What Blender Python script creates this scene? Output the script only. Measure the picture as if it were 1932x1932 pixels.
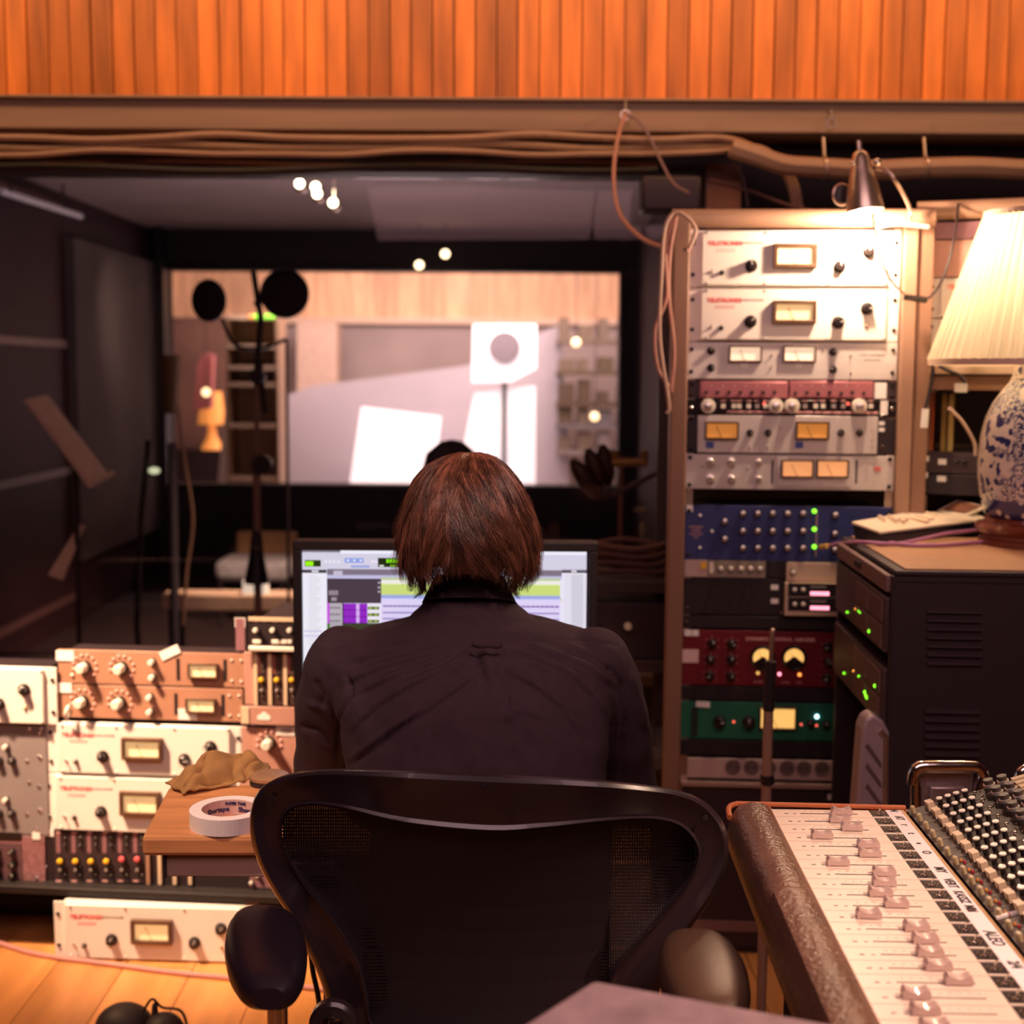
import bpy, math, random
import numpy as np
from mathutils import Vector, Matrix, noise
random.seed(7)
for o in list(bpy.data.objects): bpy.data.objects.remove(o, do_unlink=True)
SC = bpy.context.scene
COL = SC.collection
# ---------------------------------------------------------------- camera
FPX = 2500.0; CX = 966.0; HORIZON = 705.0
CAM = Vector((0, 0, 1.40))
TH = math.atan((966 - HORIZON) / FPX); RHO = 0.006
f_ = Vector((0, math.cos(TH), -math.sin(TH)))
u0_ = Vector((0, math.sin(TH), math.cos(TH))); r0_ = Vector((1, 0, 0))
r_ = r0_ * math.cos(RHO) + u0_ * math.sin(RHO)
u_ = u0_ * math.cos(RHO) - r0_ * math.sin(RHO)
cam_d = bpy.data.cameras.new('camera'); cam = bpy.data.objects.new('camera', cam_d); COL.objects.link(cam)
m = Matrix.Identity(4)
for i in range(3):
    m[i][0] = r_[i]; m[i][1] = u_[i]; m[i][2] = -f_[i]; m[i][3] = CAM[i]
cam.matrix_world = m
cam_d.sensor_width = 24; cam_d.lens = FPX / 1932 * 24; cam_d.clip_start = 0.05; cam_d.clip_end = 60
cam_d.dof.use_dof = True; cam_d.dof.focus_distance = 1.82; cam_d.dof.aperture_fstop = 2.6
SC.camera = cam
SC.view_settings.view_transform = 'Standard'
try: SC.view_settings.look = 'None'
except Exception: pass
SC.view_settings.gamma = 1.0; SC.view_settings.use_curve_mapping = False
SC.view_settings.exposure = 0.0
# ---------------------------------------------------------------- world and lights
W = bpy.data.worlds.new('world'); SC.world = W; W.use_nodes = True
W.node_tree.nodes['Background'].inputs[0].default_value = (0.5, 0.25, 0.32, 1)
W.node_tree.nodes['Background'].inputs[1].default_value = 0.05
def light(name, kind, loc, energy, color, size=0.1, target=None, size_y=None, angle=None, blend=0.5):
    d = bpy.data.lights.new(name, kind); d.energy = energy; d.color = color
    if kind == 'AREA':
        d.size = size
        if size_y: d.shape = 'RECTANGLE'; d.size_y = size_y
    else: d.shadow_soft_size = size
    if kind == 'SPOT' and angle: d.spot_size = math.radians(angle); d.spot_blend = blend
    o = bpy.data.objects.new(name, d); COL.objects.link(o); o.location = loc
    if target is not None:
        o.rotation_euler = (Vector(target) - Vector(loc)).to_track_quat('-Z', 'Y').to_euler()
    return o
WARM = (1.0, 0.62, 0.36)
light('wall_wash_light', 'AREA', (0.1, 3.25, 2.86), 31, (1.0, 0.55, 0.27), 4.6, (0.1, 4.0, 2.30), 0.25)
light('added_fill_light', 'AREA', (0.2, 0.6, 2.75), 38, (1.0, 0.60, 0.62), 2.2, (0.0, 2.4, 0.8), 1.6)  # added fill without a fixture, lifts the dark parts of the room
light('left_rack_light', 'SPOT', (-1.75, 2.45, 2.35), 820, (1.0, 0.66, 0.42), 0.05, (-0.98, 3.3, 0.85), angle=46, blend=0.8)
light('console_light', 'SPOT', (1.35, 1.0, 2.2), 150, (1.0, 0.66, 0.46), 0.10, (0.62, 1.35, 0.8), angle=40, blend=0.9)
light('floor_light', 'SPOT', (-2.2, 2.3, 2.5), 190, (1.0, 0.55, 0.28), 0.12, (-1.0, 2.9, 0.0), angle=50, blend=0.9)
light('added_desk_spot', 'SPOT', (-1.3, 1.3, 2.7), 170, (1.0, 0.70, 0.52), 0.06, (-0.52, 2.02, 0.74), angle=22, blend=0.8)  # added spot with no lamp of its own, brightens tape and desk corner
light('hair_light', 'SPOT', (0.35, 0.25, 2.75), 95, (1.0, 0.66, 0.50), 0.05, (-0.08, 2.02, 1.2), angle=24, blend=0.9)
light('added_booth_light', 'AREA', (-0.6, 6.2, 0.9), 13, (1.0, 0.78, 0.78), 1.2, (-0.6, 6.6, 2.3), 1.2)  # unseen upward area lamp, added to brighten the booth ceiling
light('added_far_light', 'AREA', (-0.4, 11.2, 2.75), 330, (1.0, 0.80, 0.70), 3.5, (-0.4, 12.6, 0.8), 2.5)  # added area lamp that whitens the far boards and planks
light('added_bench_spot', 'SPOT', (-0.2, 5.35, 2.25), 330, (1.0, 0.70, 0.50), 0.05, (-1.1, 6.2, 0.45), angle=50, blend=0.7)  # added inside the booth to brighten the low bench and stool
light('added_wall_spot', 'SPOT', (-1.7, 7.4, 2.1), 16, (1.0, 0.72, 0.58), 0.05, (-2.43, 8.3, 1.55), angle=65, blend=1.0)  # unseen spot added to light the upper acoustic panel
# ---------------------------------------------------------------- pixel to point
def ray(px, py): return f_ + r_ * ((px - 966) / FPX) - u_ * ((py - 966) / FPX)
def P(px, py, Y):
    if py == 0: py = 1000
    d = ray(px, py); return CAM + d * (Y / d.y)
def Pz(px, py, z):
    d = ray(px, py); return CAM + d * ((z - CAM.z) / d.z)
# ---------------------------------------------------------------- materials
def s2l(c):
    c = c / 255.0
    return c / 12.92 if c <= 0.04045 else ((c + 0.055) / 1.055) ** 2.4
def rgb(r, g, b): return (s2l(r), s2l(g), s2l(b))
MATS = {}
def mat(name, col=(0.5, 0.5, 0.5), rough=0.5, metal=0.0, var=0.0, vscale=20.0, bump=0.0, bscale=200.0, emis=None, estr=1.0, objvar=0.0, stretch=None, trans=0.0, spec=0.5, coat=0.0, aniso_scale=None):
    if name in MATS: return MATS[name]
    M = bpy.data.materials.new(name); M.use_nodes = True; nt = M.node_tree; N = nt.nodes; L = nt.links
    B = N['Principled BSDF']
    B.inputs['Roughness'].default_value = rough; B.inputs['Metallic'].default_value = metal
    B.inputs['Specular IOR Level'].default_value = spec
    B.inputs['Coat Weight'].default_value = coat
    if trans: B.inputs['Transmission Weight'].default_value = trans
    c4 = (*col, 1)
    B.inputs['Base Color'].default_value = c4
    tc = N.new('ShaderNodeTexCoord')
    vec = tc.outputs['Object']
    if stretch:
        mp = N.new('ShaderNodeMapping'); mp.inputs['Scale'].default_value = stretch
        L.new(vec, mp.inputs[0]); vec = mp.outputs[0]
    if objvar or stretch:
        oi = N.new('ShaderNodeObjectInfo'); ad = N.new('ShaderNodeVectorMath'); ad.operation = 'MULTIPLY_ADD'
        cb = N.new('ShaderNodeCombineXYZ')
        for i in range(3): L.new(oi.outputs['Random'], cb.inputs[i])
        L.new(cb.outputs[0], ad.inputs[0]); ad.inputs[1].default_value = (37, 53, 71); L.new(vec, ad.inputs[2]); vec = ad.outputs[0]
    cur = None
    if var or bump == 0:
        nz = N.new('ShaderNodeTexNoise'); nz.inputs['Scale'].default_value = vscale; nz.inputs['Detail'].default_value = 5
        L.new(vec, nz.inputs['Vector'])
        rp = N.new('ShaderNodeMapRange'); vv = var if var else 0.04
        rp.inputs['From Min'].default_value = 0.3; rp.inputs['From Max'].default_value = 0.7
        rp.inputs['To Min'].default_value = 1 - vv; rp.inputs['To Max'].default_value = 1 + vv
        L.new(nz.outputs['Fac'], rp.inputs['Value'])
        val = rp.outputs['Result']
        if objvar:
            r2 = N.new('ShaderNodeMapRange'); r2.inputs['To Min'].default_value = 1 - objvar; r2.inputs['To Max'].default_value = 1 + objvar
            L.new(oi.outputs['Random'], r2.inputs['Value'])
            mu = N.new('ShaderNodeMath'); mu.operation = 'MULTIPLY'; L.new(val, mu.inputs[0]); L.new(r2.outputs['Result'], mu.inputs[1]); val = mu.outputs[0]
        vm = N.new('ShaderNodeVectorMath'); vm.operation = 'SCALE'; vm.inputs[0].default_value = col; L.new(val, vm.inputs['Scale'])
        L.new(vm.outputs[0], B.inputs['Base Color'])
    if bump:
        n2 = N.new('ShaderNodeTexNoise'); n2.inputs['Scale'].default_value = bscale; n2.inputs['Detail'].default_value = 3
        L.new(vec, n2.inputs['Vector'])
        bp = N.new('ShaderNodeBump'); bp.inputs['Strength'].default_value = bump; bp.inputs['Distance'].default_value = 0.002
        L.new(n2.outputs['Fac'], bp.inputs['Height']); L.new(bp.outputs[0], B.inputs['Normal'])
    if emis:
        B.inputs['Emission Color'].default_value = (*emis, 1); B.inputs['Emission Strength'].default_value = estr
    MATS[name] = M
    return M
M_white = mat('white_enamel', (0.80, 0.74, 0.68), 0.4, var=0.03, vscale=8)
M_silver = mat('brushed_silver', (0.72, 0.66, 0.62), 0.38, 0.35, var=0.05, vscale=30)
M_grey = mat('grey_enamel', (0.24, 0.20, 0.20), 0.5, var=0.06, vscale=12)
M_brown = mat('brown_enamel', (0.40, 0.20, 0.13), 0.45, var=0.08, vscale=10)
M_pinkb = mat('dusty_rose_enamel', (0.46, 0.24, 0.19), 0.5, var=0.06)
M_pink = mat('pink_anodised', (0.42, 0.15, 0.17), 0.4, 0.3, var=0.08)
M_mauve = mat('mauve_enamel', (0.26, 0.12, 0.14), 0.5, var=0.08)
M_black = mat('black_enamel', (0.020, 0.011, 0.014), 0.5, var=0.05)
M_blackg = mat('black_gloss', (0.016, 0.010, 0.012), 0.22, var=0.05)
M_dark = mat('dark_steel', (0.045, 0.026, 0.030), 0.5, 0.2, var=0.1)
M_blue = mat('blue_enamel', (0.030, 0.040, 0.15), 0.45, var=0.08)
M_red = mat('oxblood_enamel', (0.16, 0.010, 0.018), 0.42, var=0.08)
M_green = mat('green_enamel', (0.015, 0.14, 0.075), 0.45, var=0.08)
M_knobb = mat('black_bakelite', (0.018, 0.012, 0.012), 0.25)
M_knobw = mat('ivory_knob', (0.78, 0.72, 0.62), 0.35)
M_knobs = mat('aluminium_knob', (0.75, 0.70, 0.66), 0.28, 0.8)
M_chrome = mat('chrome', (0.80, 0.74, 0.70), 0.12, 1.0)
M_steel = mat('satin_steel', (0.62, 0.50, 0.42), 0.30, 0.9, var=0.05)
M_paper = mat('white_paper', (0.86, 0.82, 0.78), 0.7)
M_redtx = mat('red_print', (0.70, 0.06, 0.05), 0.5)
M_greytx = mat('grey_print', (0.30, 0.25, 0.24), 0.5)
M_pinktx = mat('pale_pink_print', (0.80, 0.42, 0.40), 0.5)
M_dial = mat('lit_cream_dial', (0.85, 0.70, 0.45), 0.5, emis=(1.0, 0.62, 0.25), estr=0.55)
M_dialo = mat('lit_amber_dial', (0.75, 0.36, 0.08), 0.5, emis=(1.0, 0.36, 0.06), estr=0.30)
M_dialr = mat('lit_orange_dial', (0.85, 0.45, 0.22), 0.5, emis=(1.0, 0.42, 0.15), estr=0.6)
M_dialy = mat('lit_yellow_dial', (0.85, 0.60, 0.25), 0.5, emis=(1.0, 0.55, 0.14), estr=0.9)
M_dialw = mat('lit_warm_white_dial', (0.85, 0.75, 0.65), 0.5, emis=(1.0, 0.70, 0.45), estr=0.7)
M_bezel = mat('bronze_bezel', (0.10, 0.045, 0.022), 0.4)
M_needle = mat('needle_black', (0.02, 0.015, 0.015), 0.5)
M_ledg = mat('green_led', (0.2, 1, 0.05), 0.4, emis=(0.22, 1.0, 0.02), estr=2.2)
M_ledr = mat('red_led', (1, 0.1, 0.1), 0.4, emis=(1.0, 0.12, 0.08), estr=1.5)
M_ledo = mat('orange_led', (1, 0.4, 0.1), 0.4, emis=(1.0, 0.35, 0.06), estr=2.0)
M_ledw = mat('blue_white_led', (0.6, 0.85, 1), 0.4, emis=(0.45, 0.78, 1.0), estr=5)
M_ledp = mat('pink_led', (1, 0.5, 0.6), 0.4, emis=(1.0, 0.30, 0.40), estr=2.6)
M_yel = mat('yellow_plastic', (0.85, 0.50, 0.03), 0.35)
M_rosec = mat('coral_plastic', (0.80, 0.13, 0.14), 0.35)
M_beige = mat('beige_plastic', (0.66, 0.50, 0.34), 0.45, var=0.04)
M_taupe = mat('taupe_enamel', (0.34, 0.19, 0.12), 0.5, var=0.08, vscale=6)
M_rubber = mat('black_rubber', (0.022, 0.014, 0.020), 0.55, bump=0.15, bscale=700)
M_cab = mat('charcoal_powder_coat', (0.030, 0.015, 0.018), 0.55, bump=0.3, bscale=900)
# ---------------------------------------------------------------- mesh helpers
class MB:
    def __init__(s): s.v = []; s.f = []; s.m = []; s.c = 0
    def quad(s, a, b, c, d):
        n = len(s.v); s.v += [tuple(a), tuple(b), tuple(c), tuple(d)]; s.f.append((n, n+1, n+2, n+3)); s.m.append(s.c); return s
    def box(s, x0, x1, y0, y1, z0, z1):
        n = len(s.v)
        s.v += [(x0,y0,z0),(x1,y0,z0),(x1,y1,z0),(x0,y1,z0),(x0,y0,z1),(x1,y0,z1),(x1,y1,z1),(x0,y1,z1)]
        for q in ((0,3,2,1),(4,5,6,7),(0,1,5,4),(1,2,6,5),(2,3,7,6),(3,0,4,7)):
            s.f.append(tuple(n+i for i in q)); s.m.append(s.c)
        return s
    def lathe(s, prof, c=(0,0,0), axis='-y', seg=20, sx=1.0):
        n = len(s.v); k = len(prof)
        for (r, h) in prof:
            for i in range(seg):
                a = 2*math.pi*i/seg; p, q = r*math.cos(a), r*math.sin(a)
                if axis == '-y': s.v.append((c[0]+p*sx, c[1]-h, c[2]+q))
                elif axis == 'z': s.v.append((c[0]+p*sx, c[1]+q, c[2]+h))
                else: s.v.append((c[0]+h, c[1]+p*sx, c[2]+q))
        for j in range(k-1):
            for i in range(seg):
                a = n+j*seg+i; b = n+j*seg+(i+1) % seg
                s.f.append((a, b, b+seg, a+seg)); s.m.append(s.c)
        s.f.append(tuple(n+i for i in range(seg))[::-1]); s.m.append(s.c)
        s.f.append(tuple(n+(k-1)*seg+i for i in range(seg))); s.m.append(s.c)
        return s
    def tube(s, pts, r, seg=8, radii=None, closed=False, flat=1.0):
        pts = [Vector(p) for p in pts]; n0 = len(s.v); K = len(pts)
        t0 = (pts[1]-pts[0]).normalized(); up = Vector((0,0,1)) if abs(t0.z) < 0.9 else Vector((1,0,0))
        nn = (up - t0*up.dot(t0)).normalized()
        for i, p in enumerate(pts):
            if closed: t = (pts[(i+1) % K]-pts[i-1]).normalized()
            else: t = (pts[min(i+1, K-1)]-pts[max(i-1, 0)]).normalized()
            nn = (nn - t*nn.dot(t)); nn = nn.normalized() if nn.length > 1e-6 else t.orthogonal().normalized()
            bb = t.cross(nn); rr = radii[i] if radii else r
            for j in range(seg):
                a = 2*math.pi*j/seg; s.v.append(tuple(p + nn*(rr*math.cos(a)) + bb*(rr*flat*math.sin(a))))
        for i in range(K if closed else K-1):
            for j in range(seg):
                a = n0+i*seg+j; b = n0+i*seg+(j+1) % seg; c = n0+((i+1) % K)*seg+(j+1) % seg; d = n0+((i+1) % K)*seg+j
                s.f.append((a, b, c, d)); s.m.append(s.c)
        if not closed:
            s.f.append(tuple(n0+j for j in range(seg))[::-1]); s.m.append(s.c)
            s.f.append(tuple(n0+(K-1)*seg+j for j in range(seg))); s.m.append(s.c)
        return s
    def prism(s, poly, vec):
        n = len(s.v); k = len(poly); vec = Vector(vec)
        s.v += [tuple(p) for p in poly] + [tuple(Vector(p)+vec) for p in poly]
        s.f.append(tuple(range(n, n+k))); s.m.append(s.c); s.f.append(tuple(range(n+k, n+2*k))[::-1]); s.m.append(s.c)
        for i in range(k):
            j = (i+1) % k; s.f.append((n+i, n+k+i, n+k+j, n+j)); s.m.append(s.c)
        return s
    def ell(s, c, r, seg=16, rings=10):
        prof = [(max(1e-4, math.sin(math.pi*i/rings)), -math.cos(math.pi*i/rings)) for i in range(rings+1)]
        n = len(s.v); s.lathe(prof, (0,0,0), 'z', seg)
        for i in range(n, len(s.v)):
            v = s.v[i]; s.v[i] = (c[0]+v[0]*r[0], c[1]+v[1]*r[1], c[2]+v[2]*r[2])
        return s
    def mesh(s, name, mats, smooth=True):
        me = bpy.data.meshes.new(name); me.from_pydata(s.v, [], s.f)
        if not isinstance(mats, (list, tuple)): mats = [mats]
        for m_ in mats: me.materials.append(m_)
        if len(mats) > 1: me.polygons.foreach_set('material_index', s.m)
        if smooth:
            me.polygons.foreach_set('use_smooth', [True]*len(s.f)); me.set_sharp_from_angle(angle=math.radians(38))
        import bmesh
        bm = bmesh.new(); bm.from_mesh(me); bmesh.ops.recalc_face_normals(bm, faces=bm.faces); bm.to_mesh(me); bm.free()
        me.update(); return me
    def build(s, name, mats, parent=None, loc=(0,0,0), rot=(0,0,0), bevel=0, smooth=True):
        return inst(name, s.mesh(name, mats, smooth), parent, loc, rot, 1, bevel)
def inst(name, me, parent=None, loc=(0,0,0), rot=(0,0,0), scale=1, bevel=0):
    o = bpy.data.objects.new(name, me); COL.objects.link(o)
    if parent is not None: o.parent = parent
    o.location = loc; o.rotation_euler = rot
    o.scale = (scale,)*3 if isinstance(scale, (int, float)) else scale
    if bevel:
        b = o.modifiers.new('bevel', 'BEVEL'); b.width = bevel; b.segments = 2; b.limit_method = 'ANGLE'
    return o
def tag(o, label=None, cat=None, group=None, kind=None):
    if label: o['label'] = label
    if cat: o['category'] = cat
    if group: o['group'] = group
    if kind: o['kind'] = kind
    return o
def thing(name, label, cat, loc=(0,0,0), rz=0, group=None):
    o = bpy.data.objects.new(name, None); COL.objects.link(o); o.empty_display_size = 0.05
    o.location = loc; o.rotation_euler = (0, 0, rz); return tag(o, label, cat, group)
def box(name, x0, x1, y0, y1, z0, z1, m_, parent=None, bevel=0):
    """box with its own origin at its base centre, so that it can be moved as a thing"""
    cx, cy = (x0+x1)/2, (y0+y1)/2
    return MB().box(x0-cx, x1-cx, y0-cy, y1-cy, 0, z1-z0).build(name, m_, parent, (cx, cy, z0), bevel=bevel)
def smooth_pts(pts, n=6, closed=False):
    pts = [Vector(p) for p in pts]; K = len(pts); out = []
    for i in range(K if closed else K-1):
        p0 = pts[(i-1) % K] if (closed or i > 0) else pts[0]*2-pts[1]; p1 = pts[i]; p2 = pts[(i+1) % K]
        p3 = pts[(i+2) % K] if (closed or i+2 < K) else p2*2-p1
        for j in range(n):
            t = j/n; out.append(0.5*((2*p1)+(p2-p0)*t+(2*p0-5*p1+4*p2-p3)*t*t+(3*p1-p0-3*p2+p3)*t**3))
    if not closed: out.append(pts[-1])
    return out
def cable(name, pts, r, m_, parent=None, n=6, seg=8):
    pts = [Vector(p) for p in pts]; o = pts[0].copy()
    if parent is not None: o = Vector((0,0,0))
    return MB().tube([p-o for p in smooth_pts(pts, n)], r, seg).build(name, m_, parent, o)
CACHE = {}
def cached(key, fn):
    if key not in CACHE: CACHE[key] = fn()
    return CACHE[key]
def text_mesh(s, size, m_, ext=0.0003, bold=0.0):
    def mk():
        c = bpy.data.curves.new('txt', 'FONT'); c.body = s; c.size = size; c.extrude = ext; c.offset = bold; c.resolution_u = 3
        c.align_x = 'CENTER'; c.align_y = 'CENTER'
        o = bpy.data.objects.new('txt', c); COL.objects.link(o); bpy.context.view_layer.update()
        me = bpy.data.meshes.new_from_object(o.evaluated_get(bpy.context.evaluated_depsgraph_get()))
        bpy.data.objects.remove(o, do_unlink=True); me.materials.clear(); me.materials.append(m_); me.name = 'lettering'; return me
    return cached(('txt', s, size, m_.name, bold), mk)
# control shapes: axis -y, unit radius
def k_pointer():
    b = MB(); b.c = 0; b.lathe([(1,0),(1,.22),(.72,.32),(.66,1.15),(.55,1.25)], seg=20)
    b.box(-.16,.16,-1.35,-.3,0,.92); b.c = 1; b.box(-.05,.05,-1.38,-1.3,.15,.9); return b.mesh('knob', [M_knobb, M_paper])
def k_round():
    b = MB(); b.lathe([(1,0),(1,.2),(.85,.25),(.78,1.2),(.66,1.32)], seg=18); b.c = 1; b.box(-.06,.06,-1.36,-1.3,.1,.62); return b.mesh('knob', [M_knobb, M_paper])
def k_silver():
    b = MB(); b.lathe([(1,0),(1,.25),(.8,.3),(.74,1.1),(.62,1.2)], seg=18); b.c = 1; b.box(-.07,.07,-1.24,-1.15,.1,.6); return b.mesh('knob', [M_knobs, M_knobb])
def k_ivory():
    b = MB(); b.lathe([(1,0),(1,.5),(.9,.6)], seg=20); b.c = 1; b.lathe([(.74,.6),(.70,1.9),(.55,2.05)], seg=20); return b.mesh('knob', [M_knobb, M_knobw])
def k_ring():
    b = MB(); b.lathe([(1,0),(1,.9),(.92,1.05)], seg=22); b.c = 1; b.lathe([(.60,1.05),(.56,1.5),(.4,1.6)], seg=20); return b.mesh('knob', [M_knobw, M_knobs])
def k_cap(m1, nm):
    def f():
        b = MB(); b.c = 0; b.lathe([(1,0),(1,.9)], seg=14); b.c = 1; b.lathe([(.85,.9),(.8,1.3),(.5,1.5)], seg=14); return b.mesh('knob', [M_knobb, m1])
    return cached(('cap', nm), f)
def m_toggle():
    b = MB(); b.lathe([(.6,0),(.6,.5),(.4,.6)], seg=6); b.tube([(0,-.4,0),(0,-1.9,.9)], .2, 8, radii=[.16,.3]); return b.mesh('toggle', [M_chrome])
def m_screw():
    b = MB(); b.lathe([(1,0),(1,.3),(.7,.55)], seg=12); return b.mesh('screw', [M_chrome])
def m_screwb():
    b = MB(); b.lathe([(1,0),(1,.4),(.7,.75)], seg=12); return b.mesh('screw', [M_knobb])
KN = {'pointer': k_pointer, 'round': k_round, 'silver': k_silver, 'ivory': k_ivory, 'ring': k_ring, 'toggle': m_toggle, 'screw': m_screw, 'screwb': m_screwb}
def knob_mesh(k):
    if k in KN: return cached(k, KN[k])
    return k_cap({'yellow': M_yel, 'coral': M_rosec, 'white': M_knobw, 'silvercap': M_knobs}[k], k)
class Frame:
    def __init__(s, O, phi_deg):
        s.O = Vector(O); s.phi = math.radians(phi_deg)
        s.u = Vector((math.cos(s.phi), math.sin(s.phi), 0)); s.n = Vector((-math.sin(s.phi), math.cos(s.phi), 0))
    def uv(s, px, py, fwd=0.0):
        d = ray(px, py); O = s.O - s.n*fwd
        t = (O - CAM).dot(s.n) / d.dot(s.n); p = CAM + d*t
        return ((p - O).dot(s.u), p.z)
    def pt(s, u, z, fwd=0.0): q = s.O + s.u*u - s.n*fwd; return Vector((q.x, q.y, z))
class Unit:
    """one piece of gear: x along the front, z up, -y towards the viewer"""
    def __init__(s, fr, xl, yt, yb, name, label, cat, group=None, width=0.4826, pm=None, depth=0.22, chassis=True, plate=0.004, fwd=0.0, xr=None, inset=0.022, ears=True, parent_plate='faceplate'):
        s.fr = fr; s.fwd = fwd
        u0, z0 = fr.uv(xl, yb, fwd); u1, z1 = fr.uv(xl, yt, fwd); s.u0 = (u0+u1)/2; s.z0 = z0; s.h = z1-z0
        if xr is not None: width = fr.uv(xr, (yt+yb)/2, fwd)[0]-s.u0
        s.w = width
        s.root = thing(name, label, cat, fr.pt(s.u0, z0, fwd), fr.phi, group)
        s.pm = pm
        if pm: 
            MB().box(0, s.w, -plate, 0, 0.0006, s.h-0.0006).build('faceplate', pm, s.root, bevel=0.0012)
            s.pl = plate
        else: s.pl = 0
        if chassis: MB().box(inset, s.w-inset, 0, depth, 0.002, s.h-0.002).build('chassis', M_black, s.root)
    def at(s, px, py):
        u, z = s.fr.uv(px, py, s.fwd); return (u-s.u0, z-s.z0)
    def loc(s, px, py, d=0.0):
        x, z = s.at(px, py); return (x, -s.pl-d, z)
    def fl(s, fx, fy, d=0.0): return (fx*s.w, -s.pl-d, (1-fy)*s.h)   # fraction, y from top
    def ctl(s, kind, where, r, rot=None, name=None, parent=None, sub=False):
        nm = name or {'toggle': 'toggle_switch', 'screw': 'screw', 'screwb': 'screw'}.get(kind, 'knob')
        a = rot if rot is not None else (random.uniform(-1.8, 1.8) if nm == 'knob' else 0)
        return inst(nm, knob_mesh(kind), parent or s.root, where, (0, a, 0), r)
    def meter(s, x0, z0, x1, z1, dial, bez=M_bezel, t=0.008, bw=0.18, needle=True, depth=0.010):
        w, h = x1-x0, z1-z0; b = min(w, h)*bw; cx, cz = (x0+x1)/2, (z0+z1)/2
        B = MB(); B.box(-w/2, w/2, -depth, 0, -h/2, -h/2+b).box(-w/2, w/2, -depth, 0, h/2-b, h/2).box(-w/2, -w/2+b, -depth, 0, -h/2+b, h/2-b).box(w/2-b, w/2, -depth, 0, -h/2+b, h/2-b)
        bz = B.build('meter', bez, s.root, (cx, -s.pl, cz), bevel=0.0008)
        MB().box(-w/2+b, w/2-b, -depth*0.4, 0, -h/2+b, h/2-b).build('dial', dial, bz)
        if needle:
            L_ = (h-2*b)*0.8
            MB().tube([(0, -depth*0.5, -h/2+b), (-L_*0.5, -depth*0.5, -h/2+b+L_)], 0.0006, 4).build('needle', M_needle, bz)
            K = MB()
            for i in range(7):
                a = math.radians(-48+16*i); K.tube([(math.sin(a)*L_*.86, -depth*.45, -h/2+b+math.cos(a)*L_*.86), (math.sin(a)*L_, -depth*.45, -h/2+b+math.cos(a)*L_)], .0004, 3)
            K.build('scale_marks', M_greytx, bz)
        return bz
    def meter_px(s, x0, y0, x1, y1, dial, **k):
        a = s.at(x0, y1); b = s.at(x1, y0); return s.meter(a[0], a[1], b[0], b[1], dial, **k)
    def panel(s, x0, z0, x1, z1, m_, name='panel', d=0.0015, off=0.0, bevel=0, rz=0):
        cx, cz = (x0+x1)/2, (z0+z1)/2; w, h = x1-x0, z1-z0
        return MB().box(-w/2, w/2, -d, 0, -h/2, h/2).build(name, m_, s.root, (cx, -s.pl-off, cz), (0, rz, 0), bevel=bevel)
    def panel_px(s, x0, y0, x1, y1, m_, name='panel', **k):
        a = s.at(x0, y1); b = s.at(x1, y0); return s.panel(a[0], a[1], b[0], b[1], m_, name, **k)
    def led(s, where, r, m_, name='indicator_light'):
        me = cached(('led', m_.name), lambda: MB().lathe([(1,0),(1,.5),(.7,1),(.2,1.25)], seg=12).mesh('indicator_light', [m_]))
        return inst(name, me, s.root, where, (0,0,0), r)
    def text(s, body, where, size, m_, name='lettering', rz=0, bold=0):
        return inst(name, text_mesh(body, size, m_, bold=bold), s.root, (where[0], where[1]-0.0004, where[2]), (math.pi/2, rz, 0))
    def screws(s, kind='screw', r=0.0035, xs=(0.014,), zf=(0.2, 0.8)):
        for x in (0.010, s.w-0.010):
            for z in zf: s.ctl(kind, (x, -s.pl, s.h*z), r)
# ================================================================= room
M_wall = mat('dark_red_wall', (0.075, 0.026, 0.026), 0.8, var=0.15, vscale=3)
M_wallb = mat('black_wall', (0.022, 0.011, 0.014), 0.7, var=0.1, vscale=3)
M_ceil = mat('ceiling_paint', (0.30, 0.20, 0.17), 0.9, var=0.05)
M_bceil = mat('booth_ceiling_paint', (0.42, 0.33, 0.33), 0.9, var=0.10, vscale=1.5)
M_cedar = mat('cedar_plank', (0.64, 0.190, 0.028), 0.5, var=0.34, vscale=3.0, objvar=0.32, stretch=(7, 7, 0.8), bump=0.15, bscale=30)
M_board = mat('oak_floor_board', (0.56, 0.24, 0.075), 0.33, var=0.22, vscale=2.5, objvar=0.16, stretch=(8, 0.7, 8), bump=0.05, bscale=30)
M_beam = mat('painted_beam', (0.30, 0.185, 0.125), 0.6, var=0.12, vscale=4, stretch=(0.5, 4, 8))
M_bpanel = mat('booth_grey_felt', (0.13, 0.10, 0.095), 0.9, var=0.35, vscale=1.2)
M_desk = mat('desk_oak', (0.62, 0.27, 0.105), 0.34, var=0.25, vscale=6, stretch=(0.8, 8, 8), bump=0.08, bscale=60)
def structure(o): o['kind'] = 'structure'; return o
def s_box(name, parts, m_, parent=None, bevel=0):
    b = MB()
    for p in parts: b.box(*p)
    o = b.build(name, m_, parent, bevel=bevel)
    if parent is None: structure(o)
    return o
OX0, OX1, OZ0, OZ1 = -2.40, 0.56, 0.50, 2.01      # opening towards the booth
wall_front = s_box('wall_front', [(-2.6, 2.6, 4.0, 4.12, OZ1, 2.95), (-2.6, OX0, 4.0, 4.12, 0, OZ1), (OX1, 2.6, 4.0, 4.12, 0, OZ1), (OX0, OX1, 4.0, 4.12, 0, OZ0)], M_wallb)
pitch = 0.0622; pm_ = MB().box(-0.0296, 0.0296, -0.018, 0, 0, 0.80).mesh('plank', [M_cedar])
x = -1.95; k = 0
while x < 1.95:
    o = inst('plank', pm_, wall_front, (x, 4.0 + random.uniform(-0.003, 0.003), 2.15), (0, random.uniform(-0.001, 0.001), 0)); x += pitch
    o.scale = (random.uniform(0.965, 1.0), 1, 1)
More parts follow.
